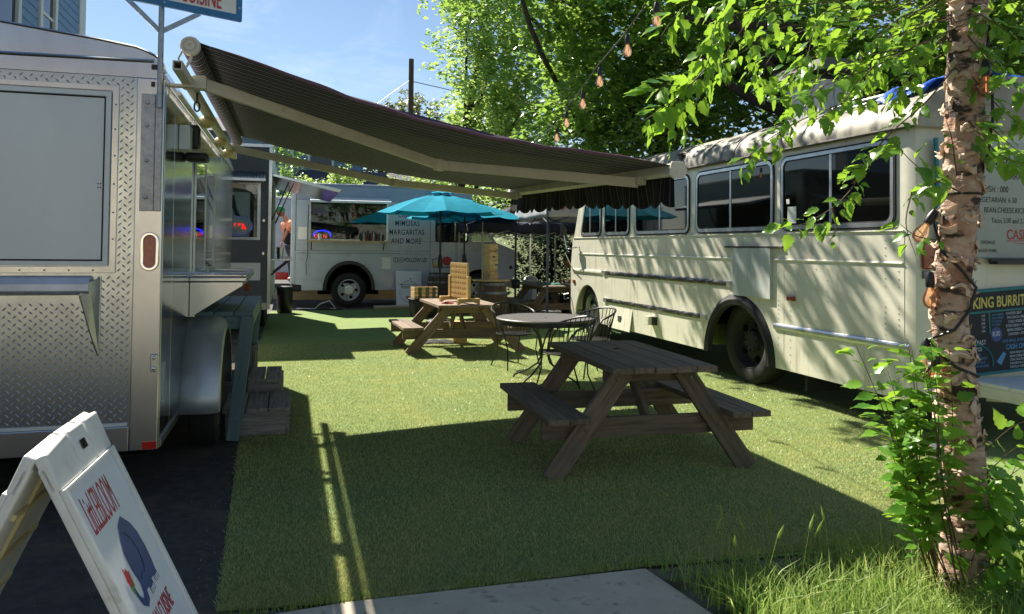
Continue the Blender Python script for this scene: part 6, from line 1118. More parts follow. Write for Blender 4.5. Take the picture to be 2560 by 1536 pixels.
# standing man behind the truck, bent forward
m1 = thing('person', 'person in a green cap and orange shirt bending beside the truck rear', 'person', (-0.02, 20.6, 0.6))
hip, chest, nk = (0.10, 20.6, 1.52), (-0.02, 20.55, 1.95), (-0.10, 20.5, 2.20)
skin_obj('body', [hip, chest, nk, (-0.15, 20.48, 2.28), (0.04, 20.30, 2.10), (-0.06, 20.2, 1.82), (-0.16, 20.22, 1.60), (-0.16, 20.75, 2.08), (-0.12, 20.82, 1.80), (-0.18, 20.7, 1.58), (0.06, 20.5, 1.45), (0.04, 20.46, 1.05), (0.08, 20.46, 0.66), (0.08, 20.72, 1.45), (0.05, 20.74, 1.05), (0.09, 20.74, 0.66), (-0.03, 20.44, 0.64), (-0.02, 20.76, 0.64)],
         [(0, 1), (1, 2), (2, 3), (1, 4), (4, 5), (5, 6), (1, 7), (7, 8), (8, 9), (0, 10), (10, 11), (11, 12), (0, 13), (13, 14), (14, 15), (12, 16), (15, 17)], [0.13, 0.13, 0.055, 0.05, 0.055, 0.042, 0.03, 0.055, 0.042, 0.03, 0.08, 0.06, 0.045, 0.08, 0.06, 0.045, 0.035, 0.035], 'skin', m1)
skin_obj('shirt', [hip, (0.06, 20.58, 1.72), chest, (-0.09, 20.51, 2.16), (0.05, 20.28, 2.09), (-0.04, 20.2, 1.88), (-0.16, 20.77, 2.06), (-0.13, 20.83, 1.86)], [(0, 1), (1, 2), (2, 3), (2, 4), (4, 5), (2, 6), (6, 7)], [0.15, 0.155, 0.155, 0.085, 0.075, 0.065, 0.075, 0.065], 'shirt_orange', m1)
skin_obj('trousers', [(0.10, 20.6, 1.48), (0.06, 20.5, 1.40), (0.04, 20.46, 1.05), (0.08, 20.46, 0.70), (0.08, 20.72, 1.40), (0.05, 20.74, 1.05), (0.09, 20.74, 0.70)], [(0, 1), (1, 2), (2, 3), (0, 4), (4, 5), (5, 6)], [0.145, 0.095, 0.075, 0.06, 0.095, 0.075, 0.06], 'trouser', m1)
skin_obj('apron', [(-0.05, 20.5, 2.0), (0.0, 20.48, 1.75), (0.02, 20.48, 1.5)], [(0, 1), (1, 2)], [(0.11, 0.06), 0.15, 0.165], 'cloth_black', m1)
head(m1, (-0.22, 20.45, 2.37), (-0.72, -0.3, -0.62), 'hair_black', 'skin_dark', 0.11, cap='cap_green')
hand(m1, (-0.16, 20.22, 1.60), (-0.2, 0, -1), (-1, 0, 0), 'skin'); hand(m1, (-0.18, 20.7, 1.58), (-0.2, 0, -1), (-1, 0, 0), 'skin')
# seated person at the far table
m2 = thing('person', 'person with dark curly hair and black clothes seated at the far table', 'person', (5.98, 15.3, 0))
skin_obj('body', [(6.02, 15.3, 0.53), (5.92, 15.3, 0.92), (5.80, 15.3, 1.10), (5.74, 15.3, 1.16), (5.88, 15.12, 1.02), (5.86, 15.02, 0.80), (5.62, 15.12, 0.80), (5.88, 15.48, 1.02), (5.84, 15.56, 0.82), (5.58, 15.48, 0.82), (5.78, 15.2, 0.52), (5.56, 15.2, 0.48), (5.60, 15.2, 0.08), (5.78, 15.42, 0.52), (5.56, 15.42, 0.48), (5.62, 15.42, 0.08), (5.47, 15.2, 0.045), (5.49, 15.42, 0.045)],
         [(0, 1), (1, 2), (2, 3), (1, 4), (4, 5), (5, 6), (1, 7), (7, 8), (8, 9), (0, 10), (10, 11), (11, 12), (0, 13), (13, 14), (14, 15), (12, 16), (15, 17)], [0.13, 0.12, 0.05, 0.045, 0.052, 0.04, 0.028, 0.052, 0.04, 0.028, 0.085, 0.06, 0.042, 0.085, 0.06, 0.042, 0.035, 0.035], 'skin_dark', m2)
skin_obj('shirt', [(6.03, 15.3, 0.54), (5.98, 15.3, 0.74), (5.92, 15.3, 0.92), (5.83, 15.3, 1.06), (5.89, 15.11, 1.01), (5.87, 15.02, 0.84), (5.89, 15.49, 1.01), (5.85, 15.56, 0.86)], [(0, 1), (1, 2), (2, 3), (2, 4), (4, 5), (2, 6), (6, 7)], [0.15, 0.145, 0.14, 0.075, 0.07, 0.06, 0.07, 0.06], 'cloth_black', m2)
skin_obj('trousers', [(6.02, 15.3, 0.52), (5.78, 15.2, 0.52), (5.56, 15.2, 0.48), (5.60, 15.2, 0.12), (5.78, 15.42, 0.52), (5.56, 15.42, 0.48), (5.62, 15.42, 0.12)], [(0, 1), (1, 2), (2, 3), (0, 4), (4, 5), (5, 6)], [0.14, 0.10, 0.075, 0.055, 0.10, 0.075, 0.055], 'cloth_black', m2)
head(m2, (5.66, 15.3, 1.24), (-0.85, -0.1, -0.4), 'hair_black', 'skin_dark', 0.108, bun=True)
hand(m2, (5.62, 15.12, 0.80), (-1, 0.1, 0.1), (0, 0, 1), 'skin_dark'); hand(m2, (5.58, 15.48, 0.82), (-1, -0.1, 0.1), (0, 0, 1), 'skin_dark')
# ------------------------------------------------------------------ trees
CAMV = V((0, 0, EYE))
def at(x, y, d): return CAMV + (rt * ((x - PXC) / F) - up * ((y - PYC) / F) + fw) * d
def rot_basis(n):
    """n random orthonormal frames (a, b, c)"""
    a = RNG.normal(size=(n, 3)); a /= np.linalg.norm(a, axis=1)[:, None]; b = RNG.normal(size=(n, 3)); b -= a * (a * b).sum(1)[:, None]; b /= np.linalg.norm(b, axis=1)[:, None]; return a, b, np.cross(a, b)
def leaf_cloud(name, P, size, m, parent, flat=0.5):
    """folded six-sided leaves, two halves meeting at the midrib"""
    n = len(P); a, b, c = rot_basis(n)
    c = c * (1 - flat) + np.array([0, 0, 1.0]) * flat * np.sign(c[:, 2:3] + 1e-6); a -= c * ((a * c).sum(1) / (c * c).sum(1))[:, None]; a /= np.linalg.norm(a, axis=1)[:, None]; c /= np.linalg.norm(c, axis=1)[:, None]; b = np.cross(c, a)
    L = (size * RNG.uniform(0.6, 1.3, n))[:, None]; w = L * 0.33; f = c * L * 0.10
    v = [P, P + a * L * 0.35 + b * w + f, P + a * L, P + a * L * 0.35 - b * w + f]
    verts = np.stack(v, 1).reshape(-1, 3); i = np.arange(n) * 4
    faces = np.concatenate([np.stack([i, i + 1, i + 2], 1), np.stack([i, i + 2, i + 3], 1)])
    return np_mesh(name, verts, faces, m, parent)
def crown_points(clumps, sub=0.55):
    """leaf sites: each clump holds sprays; each spray is a short drooping twig crowded with leaves"""
    out = []; tw = []
    for (c, r, n) in clumps:
        c = np.array(c); r = np.array(r if hasattr(r, '__len__') else (r, r, r)); k = max(4, int(n / 22))
        d = RNG.normal(size=(k, 3)); d /= np.linalg.norm(d, axis=1)[:, None]; rad = RNG.random(k) ** 0.45; ctr = c + d * rad[:, None] * r
        dr = d + RNG.normal(0, 0.6, (k, 3)); dr[:, 2] -= 0.25; dr /= np.linalg.norm(dr, axis=1)[:, None]; L = RNG.uniform(0.35, 0.9, k) * sub * 1.4
        t = RNG.random((k, 22)); p = ctr[:, None, :] + dr[:, None, :] * (t * L[:, None])[:, :, None] + RNG.normal(0, 0.075 * sub / 0.55, (k, 22, 3)); out.append(p.reshape(-1, 3)); tw.append((ctr, dr, L))
    return np.concatenate(out), tw
def limb(p0, p1, r0, r1, bend=0.12, n=6):
    p0, p1 = V(p0), V(p1); L = (p1 - p0).length; pts = []; rs = []
    o1 = V((random.uniform(-1, 1), random.uniform(-1, 1), random.uniform(-0.3, 0.8))) * L * bend
    for i in range(n + 1):
        t = i / n; pts.append(p0.lerp(p1, t) + o1 * math.sin(math.pi * t)); rs.append(r0 + (r1 - r0) * t)
    return pts, rs
def tree(name, label, base, top, r, clumps, leaf, m, group, cat='tree', sub=0.55, flat=0.45, twigs=True):
    t = thing(name, label, cat, base, 0, group); mb = MB(); pts, rs = limb(base, top, r, r * 0.45, 0.06, 8); mb.tube(pts, rs, 9); br = MB()
    for (c, rr, n) in clumps:
        s_ = pts[random.randint(3, 8)]; q, w = limb(s_, c, r * 0.42, r * 0.10, 0.14, 7); br.tube(q, w, 6)
        for _ in range(3):
            d_ = V((random.uniform(-1, 1), random.uniform(-1, 1), random.uniform(-0.5, 1))); rv_ = V(rr if hasattr(rr, '__len__') else (rr, rr, rr)); e = V(c) + V((d_.x * rv_.x, d_.y * rv_.y, d_.z * rv_.z)) * 0.8; q2, w2 = limb(q[random.randint(4, 7)], e, r * 0.12, r * 0.03, 0.15, 5); br.tube(q2, w2, 5)
    mb.build('trunk', 'bark_dark', t, smooth=True); tag(br.build('branches', 'bark_dark', t, smooth=True), kind='stuff')
    P, tw = crown_points(clumps, sub); tag(leaf_cloud('crown', P, leaf, m, t, flat), 'leaves of the crown', kind='stuff')
    if twigs:
        tws = MB()
        for ctr, dr, L in tw:
            for i in range(0, len(ctr), 3): a_ = V(ctr[i]); d_ = V(dr[i]); tws.tube([a_ - d_ * 0.25, a_ + d_ * float(L[i])], [0.006, 0.002], 3, cap=False)
        tag(tws.build('twigs', 'twig', t), kind='stuff')
    return t
G = 'trees behind the bus and the tents'
k_ = 1.17; lg_cl = [((4.55, 18.3, 6.2), (1.15, 1.4, 1.2), 3000), ((3.9, 17.8, 7.7), (1.0, 1.2, 1.0), 1300), ((5.2, 18.6, 7.6), (1.6, 1.4, 1.3), 3800), ((5.2, 19.3, 4.6), (1.2, 1.2, 1.1), 3400), ((5.0, 20.5, 5.0), (0.9, 1.2, 0.9), 1700), ((5.6, 18.2, 5.4), (1.4, 1.2, 1.3), 3800), ((5.0, 18.4, 9.0), (1.6, 1.6, 1.1), 2200), ((5.8, 20.0, 3.6), (1.4, 1.1, 1.0), 3000)]
lg_cl = [((x * k_, y * k_, EYE + (z - EYE) * k_), tuple(q * k_ for q in r_), n) for (x, y, z), r_, n in lg_cl]
tree('leafy_tree', 'loose light green tree rising behind the parasols', (5.4, 24.8, 0), (5.5, 22.8, 7.4), 0.17, lg_cl, 0.165, 'leaf_tree2', G, sub=0.66)
dt_ = tree('leafy_tree', 'dense mid-green tree above the front half of the bus', (8.3, 15.3, 0), (7.2, 14.6, 6.0), 0.22,
     [((6.2, 14.2, 5.4), (1.5, 1.4, 1.3), 4056), ((7.4, 12.6, 5.0), (1.5, 1.5, 1.2), 4056), ((5.3, 14.4, 6.6), (1.5, 1.3, 1.1), 2964), ((6.6, 12.4, 6.6), (1.5, 1.5, 1.1), 2964), ((8.6, 13.0, 6.2), (1.6, 1.6, 1.4), 3588), ((6.6, 15.8, 4.6), (1.3, 1.2, 1.1), 2808), ((8.8, 12.0, 4.4), (1.4, 1.4, 0.9), 2808), ((5.9, 15.3, 4.0), (0.9, 1.0, 0.7), 1404), ((7.6, 14.2, 4.0), (1.3, 1.2, 0.8), 2496), ((8.0, 10.6, 5.4), (1.3, 1.4, 1.0), 2028)], 0.165, 'leaf_tree', G, sub=0.65)
for pth in ([(8.0, 15.0, 3.0), at(2010, 300, 11.5), at(1930, 175, 11.2), at(1840, 60, 11), at(1790, -40, 11)], [(8.0, 15.0, 2.6), at(1985, 292, 12), at(1880, 250, 11.6), at(1790, 190, 11.3), at(1740, 120, 11)], [(7.6, 14.7, 4.6), at(2060, 95, 11.5), at(1950, 62, 11.2), at(1820, 66, 11), at(1700, 40, 11)]):
    MB().tube(pth, [0.11, 0.085, 0.07, 0.055, 0.03], 8).build('limb', 'bark_dark', dt_, smooth=True)
tree('leafy_tree', 'dark green tree behind the rear half of the bus', (11.5, 11.6, 0), (10.6, 10.8, 5.5), 0.2,
     [((9.6, 10.4, 4.6), (1.5, 1.6, 1.3), 3588), ((10.6, 8.8, 5.2), (1.6, 1.5, 1.4), 3588), ((9.4, 8.6, 6.2), (1.5, 1.5, 1.1), 2028), ((11.4, 10.8, 6.0), (1.7, 1.6, 1.5), 2964), ((11.6, 8.0, 3.8), (1.5, 1.4, 1.3), 2964), ((10.4, 11.6, 3.6), (1.4, 1.3, 1.1), 2652), ((12.6, 7.4, 5.6), (1.6, 1.5, 1.5), 2652), ((10.0, 7.2, 4.0), (1.2, 1.1, 1.0), 1872)], 0.165, 'leaf_tree', G, sub=0.65)
tree('leafy_tree', 'dark tree filling the background right of the birch trunk', (16, 9.5, 0), (15, 9, 5), 0.2,
     [((14.5, 8.6, 5), (2.2, 2, 2), 4200), ((13.8, 11.5, 5.5), (2.2, 2, 2), 4200), ((13.2, 13.8, 4.4), (2.2, 2, 1.8), 3800), ((16, 6.5, 5), (2.2, 2, 2.2), 3400), ((14, 10, 2.6), (2.4, 2.4, 1.4), 3400)], 0.15, 'leaf_dark', G, sub=0.8)
tree('overhanging_tree', 'tree reaching over the yard from beyond the tents', (8.6, 18.8, 0), (6.4, 16.4, 7.2), 0.2,
     [((3.35, 12.9, 6.5), (0.65, 1.3, 0.45), 1050), ((3.6, 15.2, 6.9), (0.7, 1.1, 0.5), 950), ((3.1, 10.9, 6.4), (0.4, 0.8, 0.35), 380), ((2.35, 11.4, 6.9), (0.35, 0.5, 0.3), 180), ((4.3, 13.6, 7.6), (0.8, 1.2, 0.5), 900), ((4.6, 11.2, 7.2), (0.7, 1.1, 0.45), 760), ((7.4, 17.2, 6.4), (1.4, 1.3, 1.2), 2600), ((8.4, 18.2, 5.0), (1.4, 1.3, 1.2), 2600)], 0.14, 'leaf_tree', G, sub=0.55)
# understorey and far green
tree('shaded_bush', 'dark tangled bush in the shade beyond the tents', (7.2, 21.0, 0), (7.2, 21, 1.8), 0.06, [((6.6, 20.2, 0.9), (0.9, 0.6, 1.0), 3400), ((7.8, 19.9, 1.1), (1.1, 0.7, 1.2), 4200), ((9.0, 19.3, 1.2), (1.2, 0.9, 1.3), 3800), ((7.2, 21.6, 2.2), (1.6, 0.9, 1.0), 2400), ((8.9, 17.6, 1.2), (0.7, 1.2, 1.2), 1800)], 0.10, 'leaf_dark', 'bushes behind the yard', 'bush', sub=0.5)
tree('bright_bush', 'round bright green bush above the food truck roof', (1.9, 31, 0), (1.9, 31, 3.4), 0.08, [((1.85, 31, 3.7), (0.75, 0.7, 0.7), 2400)], 0.13, 'leaf_tree2', 'bushes behind the yard', 'bush', sub=0.4)
tree('bright_bush', 'smaller bright green bush left of the round one behind the truck', (0.6, 30, 0), (0.6, 30, 3.0), 0.07, [((0.6, 30, 3.35), (0.7, 0.6, 0.55), 1500), ((-0.5, 29, 2.6), (0.6, 0.6, 0.8), 1300)], 0.13, 'leaf_tree2', 'bushes behind the yard', 'bush', sub=0.4)
tree('hedge_bush', 'green hedge seen between the awning and the parasols', (5.2, 33, 0), (5.2, 33, 3), 0.1, [((4.4, 33, 3.4), (1.2, 0.9, 1.3), 2600), ((6.4, 33, 3.6), (1.5, 0.9, 1.4), 3000), ((8.6, 32, 3.4), (1.6, 1, 1.5), 2600)], 0.15, 'leaf_tree2', 'bushes behind the yard', 'bush', sub=0.5)
tree('slim_tree', 'small leafy sapling between the black trailer and the grey house', (-0.35, 26, 0), (-0.3, 26, 5.2), 0.05, [((-0.15, 26, 4.6), (0.35, 0.4, 0.9), 700), ((-0.2, 26, 3.2), (0.3, 0.3, 0.7), 500)], 0.13, 'leaf_tree', 'bushes behind the yard', 'sapling', sub=0.4)
tree('far_tree', 'olive green tree beyond the utility pole', (6.0, 52, 0), (6, 52, 8), 0.25, [((5.2, 52, 9.0), (2.0, 1.6, 1.7), 2600), ((7.8, 52, 9.6), (2.2, 1.6, 1.9), 2600), ((6.5, 51, 6.5), (3, 1.6, 2), 2400)], 0.3, 'leaf_olive', 'far trees', sub=1.0, twigs=False)
tree('far_tree', 'green tree between the utility pole and the light green tree', (9, 44, 0), (9, 44, 7), 0.25, [((8.6, 42, 7.0), (1.8, 1.6, 1.7), 3000), ((10.5, 42, 7.8), (2.2, 1.6, 2.2), 3200), ((9, 41, 4.5), (2.8, 1.6, 1.8), 2600)], 0.24, 'leaf_tree2', 'far trees', sub=0.9, twigs=False)
tree('far_tree', 'thin bare-topped tree far left of the utility pole', (2.6, 60, 0), (2.7, 60, 12.8), 0.12, [((2.7, 60, 12.6), (0.5, 0.5, 1.0), 160)], 0.25, 'leaf_olive', 'far trees', sub=0.8)
for i, (x, y, h) in enumerate(((-14, -19, 6), (4, -20, 6.5), (12, -18, 6), (-20, 4, 7))):
    tree('street_tree', ['round tree left of the tan house across the street', 'round tree right of the tan house across the street', 'tree at the right end across the street', 'tree left of the blue house'][i], (x, y, 0), (x, y, h * 0.7), 0.2, [((x, y, h), (2.6, 2.4, 2.2), 2200), ((x + 1.4, y, h - 1.6), (1.8, 1.8, 1.4), 900), ((x - 1.4, y, h - 1.6), (1.8, 1.8, 1.4), 900)], 0.3, 'leaf_tree', 'trees across the street', sub=1.0, twigs=False)
def bank_fn(u, v): return (4.5 + 18 * u, 20.9 + 16 * v, -0.02 + 2.3 * min(1, max(0, (v - 0.12) * 2.2)) * min(1, u * 3 + 0.3) + 0.08 * math.sin(u * 31 + v * 17))
tag(MB().grid(bank_fn, 40, 24).build('grass_bank', 'bank_grass', smooth=True), kind='structure')
# ------------------------------------------------------------------ birch in the foreground
bi = thing('birch_tree', 'young birch with peeling pinkish bark and bright leaves at the right', 'tree', (2.82, 2.70, 0))
tp_ = [(2.84, 2.715, -0.02), (2.845, 2.71, 0.2), (2.85, 2.70, 0.42), (2.84, 2.70, 0.62), (2.815, 2.703, 0.80), (2.795, 2.705, 1.0), (2.765, 2.706, 1.25), (2.775, 2.70, 1.42), (2.795, 2.69, 1.6), (2.808, 2.68, 1.8), (2.815, 2.672, 2.0), (2.818, 2.665, 2.28), (2.822, 2.656, 2.62), (2.83, 2.64, 3.1), (2.86, 2.62, 3.8), (2.92, 2.6, 4.6)]
tr_r = [0.108, 0.092, 0.084, 0.080, 0.078, 0.076, 0.074, 0.073, 0.072, 0.074, 0.076, 0.074, 0.072, 0.070, 0.055, 0.035]
# finely divided trunk with scaly, uneven surface
dens = []; dr_ = []
for i in range(len(tp_) - 1):
    n_ = max(2, int((V(tp_[i + 1]) - V(tp_[i])).length / 0.022))
    for k in range(n_): t = k / n_; dens.append(V(tp_[i]).lerp(V(tp_[i + 1]), t)); dr_.append(tr_r[i] + (tr_r[i + 1] - tr_r[i]) * t)
tm = MB(); NS = 40; vs = []
from mathutils import noise as mnoise
for p, r in zip(dens, dr_):
    for j in range(NS):
        a = 2 * math.pi * j / NS; q = V((math.cos(a) * 2.2, math.sin(a) * 2.2, p.z * 5.0)); h = mnoise.noise(q) * 0.008 + max(0, mnoise.noise(q * 2.3 + V((5, 1, 2)))) * 0.012 + mnoise.noise(V((math.cos(a) * 1.1, math.sin(a) * 1.1, p.z * 22))) * 0.0035
        vs.append(p + V((math.cos(a), math.sin(a), 0)) * (r + h))
tm.add(vs, [(i * NS + j, i * NS + (j + 1) % NS, (i + 1) * NS + (j + 1) % NS, (i + 1) * NS + j) for i in range(len(dens) - 1) for j in range(NS)])
tm.build('trunk', 'bark_birch', bi, smooth=True)
def trunk_at(z):
    for i in range(len(tp_) - 1):
        if tp_[i][2] <= z <= tp_[i + 1][2]:
            t = (z - tp_[i][2]) / (tp_[i + 1][2] - tp_[i][2]); return V(tp_[i]).lerp(V(tp_[i + 1]), t), tr_r[i] + (tr_r[i + 1] - tr_r[i]) * t
    return V(tp_[-1]), tr_r[-1]
# loose curls of bark
for k in range(180):
    z = random.uniform(0.25, 2.75); a0 = random.uniform(2.4, 6.4); c, r = trunk_at(z); w = random.uniform(0.3, 0.9); hgt = random.uniform(0.014, 0.045) * (1.8 if random.random() < 0.15 else 1); lift = random.uniform(0.005, 0.024); mb = MB(); nu, nv = 6, 3
    dirn = 1 if random.random() < 0.5 else -1
    def cf_(u, v):
        a = a0 + dirn * w * u; rr = r + 0.008 + lift * u ** 1.6 + 0.01 * math.sin(6 * v + k) * u; return (c.x + rr * math.cos(a), c.y + rr * math.sin(a), z + hgt * (v - 0.5) * (1 - 0.5 * u) + 0.008 * math.sin(5 * u + k))
    mb.grid(cf_, nu, nv).build('bark_curl', 'bark_curl', bi, smooth=True, thick=0.0016)
# leaf: toothed oval folded at the midrib
def leaf_mesh(n_=9):
    L = 1.0; up_e = []; 
    for i in range(n_ + 1):
        t = i / n_; w = 0.34 * math.sin(math.pi * t ** 0.66) ** 0.95 * (1 - 0.30 * t); up_e.append((t, w * (1 + (0.16 if i % 2 else -0.10) * (0 < i < n_))))
    vs = []; fs = []
    for t, w in up_e: z = -0.16 * t * t; vs += [(t, 0, z), (t, w, z + 0.22 * w + 0.03 * math.sin(9 * t)), (t, -w, z + 0.22 * w - 0.03 * math.sin(9 * t))]
    for i in range(n_): a, b = i * 3, (i + 1) * 3; fs += [(a, b, b + 1, a + 1), (a, a + 2, b + 2, b)]
    return np.array(vs), fs
LV, LF = leaf_mesh()
LT = np.array([f for q in LF for f in ((q[0], q[1], q[2]), (q[0], q[2], q[3]))])
lme = bpy.data.meshes.new('leaf'); lme.from_pydata([tuple(v) for v in LV], [], LF); lme.polygons.foreach_set('use_smooth', [True] * len(lme.polygons)); lme.materials.append(MATS['leaf_birch'])
LEAVES = []
def put_leaf(p, d, size):
    d = V(d).normalized(); n = V((random.gauss(0, 0.5), random.gauss(0, 0.5) - 0.25, 1.0)); s_ = n.cross(d)
    if s_.length < 1e-3: s_ = d.cross(V((1, 0, 0)))
    s_.normalize(); n = d.cross(s_); LEAVES.append((V(p), d, s_, n, size))
twm = []
def twig(pts, n_, size=0.06, spread=0.03, r=0.0035, start=0.1, droop=0.5, keep=True):
    """world polyline; leaves alternate along it"""
    P = [V(p) for p in pts]; sm = []
    for i in range(len(P) - 1):
        a, b, c, d = P[max(0, i - 1)], P[i], P[i + 1], P[min(len(P) - 1, i + 2)]
        for k in range(6): t = k / 6; sm.append(0.5 * ((2 * b) + (c - a) * t + (2 * a - 5 * b + 4 * c - d) * t * t + (3 * b - a - 3 * c + d) * t ** 3))
    sm.append(P[-1]); twm.append((sm, [r * (1 - 0.75 * i / (len(sm) - 1)) for i in range(len(sm))]))
    for i in range(n_):
        t = start + (1 - start) * (i + random.random() * 0.6) / n_; k = min(len(sm) - 2, int(t * (len(sm) - 1))); p = sm[k].lerp(sm[k + 1], t * (len(sm) - 1) - k); dd = (sm[k + 1] - sm[k]).normalized()
        sd = dd.cross(V((random.gauss(0, 1), random.gauss(0, 1), random.gauss(0, 1)))).normalized()
        put_leaf(p + sd * random.uniform(0.3, 1) * spread, dd * 0.5 + sd * 0.9 + V((0, 0, -droop)), size * 1.18 * random.uniform(0.42, 1.3))
def pxt(path, n_, d0, d1, **k): twig([at(x, y, d0 + (d1 - d0) * i / (len(path) - 1)) for i, (x, y) in enumerate(path)], n_, **k)
# long drooping sprays (position given as sight lines at their own depth)
pxt([(2410, -60), (2250, -40), (2050, -30), (1819, 0), (1790, 60), (1780, 105), (1762, 174), (1714, 210), (1661, 218), (1620, 243)], 46, 3.3, 2.9, size=0.062, start=0.35)
pxt([(1900, -40), (1750, -5), (1690, 40), (1650, 95)], 22, 3.0, 2.85, size=0.066)
pxt([(1762, 174), (1700, 240), (1650, 275), (1606, 305)], 20, 2.95, 2.9, size=0.062); pxt([(1714, 215), (1690, 300), (1655, 345)], 16, 2.95, 2.95, size=0.055); pxt([(1700, 240), (1712, 320), (1730, 370)], 10, 3.0, 3.0, size=0.05)
pxt([(2410, 60), (2300, 110), (2180, 170), (2060, 215), (1965, 265)], 44, 3.3, 3.0, size=0.058); pxt([(2180, 170), (2100, 260), (2040, 300)], 18, 3.1, 3.0, size=0.05); pxt([(2060, 215), (1990, 290), (1960, 300)], 14, 3.05, 3.05, size=0.05)
pxt([(2200, 230), (2050, 280), (1950, 330), (1890, 375), (1850, 418)], 30, 3.2, 3.0, size=0.05, start=0.4); pxt([(1950, 330), (1960, 380)], 6, 3.05, 3.05, size=0.045)
pxt([(2400, 150), (2320, 250), (2230, 330), (2170, 400), (2130, 470), (2080, 520), (2010, 560), (1945, 572)], 52, 3.25, 2.8, size=0.052, start=0.12); pxt([(2130, 460), (2160, 420), (2110, 430)], 8, 2.9, 2.9, size=0.05); pxt([(2080, 520), (2090, 570), (2070, 610)], 6, 2.85, 2.85, size=0.045)
pxt([(2400, 480), (2340, 450), (2280, 405), (2225, 345)], 18, 3.2, 2.75, size=0.075); pxt([(2370, 440), (2320, 470), (2280, 500)], 10, 3.1, 2.9, size=0.06); pxt([(2390, 430), (2380, 350), (2365, 300)], 4, 3.15, 3.1, size=0.05)
pxt([(2340, 600), (2290, 590), (2250, 560)], 7, 3.15, 3.0, size=0.05); pxt([(2280, 480), (2265, 560), (2290, 640)], 6, 3.0, 3.0, size=0.045)
for y0, y1, yy in ((20, 60, 120), (90, 170, 240), (180, 260, 330), (250, 330, 400), (300, 380, 420)): pxt([(2420, y0), (2490, y1), (2570, yy)], 26, 3.3, 3.1 + random.uniform(-0.3, 0.3), size=0.058)
pxt([(2430, 0), (2500, -10), (2580, 40)], 18, 3.4, 3.5, size=0.06); pxt([(2440, 330), (2500, 400), (2560, 420)], 14, 3.3, 3.2, size=0.055)
for i in range(13):
    x = random.uniform(1830, 2330); y = random.uniform(-30, 90); l = random.uniform(120, 220); pxt([(2420, -80), ((x + 2420) / 2, y - 40), (x, y), (x - random.uniform(40, 130), y + l * 0.6), (x - random.uniform(60, 170), y + l)], 26, 3.35, random.uniform(2.9, 3.9), size=0.058, start=0.35)
for i in range(8):
    x = random.uniform(2050, 2330); y = random.uniform(90, 200); l = random.uniform(60, 150); pxt([(2410, y - 80), (x, y), (x - random.uniform(30, 100), y + l)], 16, 3.35, random.uniform(3.0, 3.7), size=0.054, start=0.25)
# shoots round the foot of the trunk
for i in range(16):
    a = random.uniform(2.2, 4.4); b = V((2.82 + 0.10 * math.cos(a), 2.70 + 0.10 * math.sin(a), random.uniform(0.0, 0.3))); h = random.uniform(0.55, 1.12); lean = random.uniform(0.08, 0.40); az = random.uniform(2.5, 3.9)
    e = b + V((math.cos(az) * lean, math.sin(az) * lean * 0.6, h)); twig([b, b.lerp(e, 0.35) + V((math.cos(az) * 0.05, 0, 0.05)), b.lerp(e, 0.7), e], int(17 + h * 16), size=0.066, spread=0.05, r=0.004, start=0.25, droop=0.2)
for i in range(16):
    a = random.uniform(3.6, 6.0); b = V((2.83 + 0.10 * math.cos(a), 2.70 + 0.10 * math.sin(a), random.uniform(0.0, 0.35))); az = random.uniform(3.6, 6.0); h = random.uniform(0.12, 0.42); e = b + V((math.cos(az) * 0.16, math.sin(az) * 0.16, h)); twig([b, b.lerp(e, 0.5) + V((0, 0, 0.04)), e], 13, size=0.072, spread=0.045, r=0.003, start=0.2, droop=0.5)
for i in range(3): twig([(2.88, 2.66, 0.45 + 0.1 * i), (3.02, 2.62, 0.58 + 0.1 * i), (3.14, 2.58, 0.66 + 0.08 * i)], 11, size=0.07, r=0.003, droop=0.3)
for i in range(12): # crown above the picture
    az = random.uniform(0, 6.28); z = random.uniform(2.9, 4.4); c, r = trunk_at(z); e = c + V((math.cos(az) * 1.3, math.sin(az) * 1.3, random.uniform(0.0, 0.8))); twig([c, c.lerp(e, 0.5) + V((0, 0, 0.25)), e], 60, size=0.06, spread=0.16, r=0.008, start=0.25)
for sm, rs in twm: MB().tube(sm, rs, 5).build('branch', 'twig', bi, smooth=True)
order = sorted(range(len(LEAVES)), key=lambda i: -LEAVES[i][4] / max(0.5, (LEAVES[i][0] - CAMV).length) if 0 < (LEAVES[i][0] - CAMV).dot(fw) and LEAVES[i][0].z < 2.7 else 9)
offb = OFF[bi.name]
for i in order[:300]:
    p, d, s_, n, z = LEAVES[i]; o = bpy.data.objects.new('leaf', lme); COL.objects.link(o); o.parent = bi; p = p - offb
    o.matrix_local = Matrix(((d.x * z, s_.x * z, n.x * z, p.x), (d.y * z, s_.y * z, n.y * z, p.y), (d.z * z, s_.z * z, n.z * z, p.z), (0, 0, 0, 1)))
A = [LEAVES[i] for i in order[300:]]; k_ = len(LV)
vv_ = np.concatenate([np.array(p)[None] + z * (LV[:, :1] * np.array(d)[None] + LV[:, 1:2] * np.array(s_)[None] + LV[:, 2:] * np.array(n)[None]) for p, d, s_, n, z in A]); ff_ = np.concatenate([LT + i * k_ for i in range(len(A))])
tag(np_mesh('leaves', vv_, ff_, 'leaf_birch', bi, smooth=True), 'remaining birch leaves', kind='stuff')
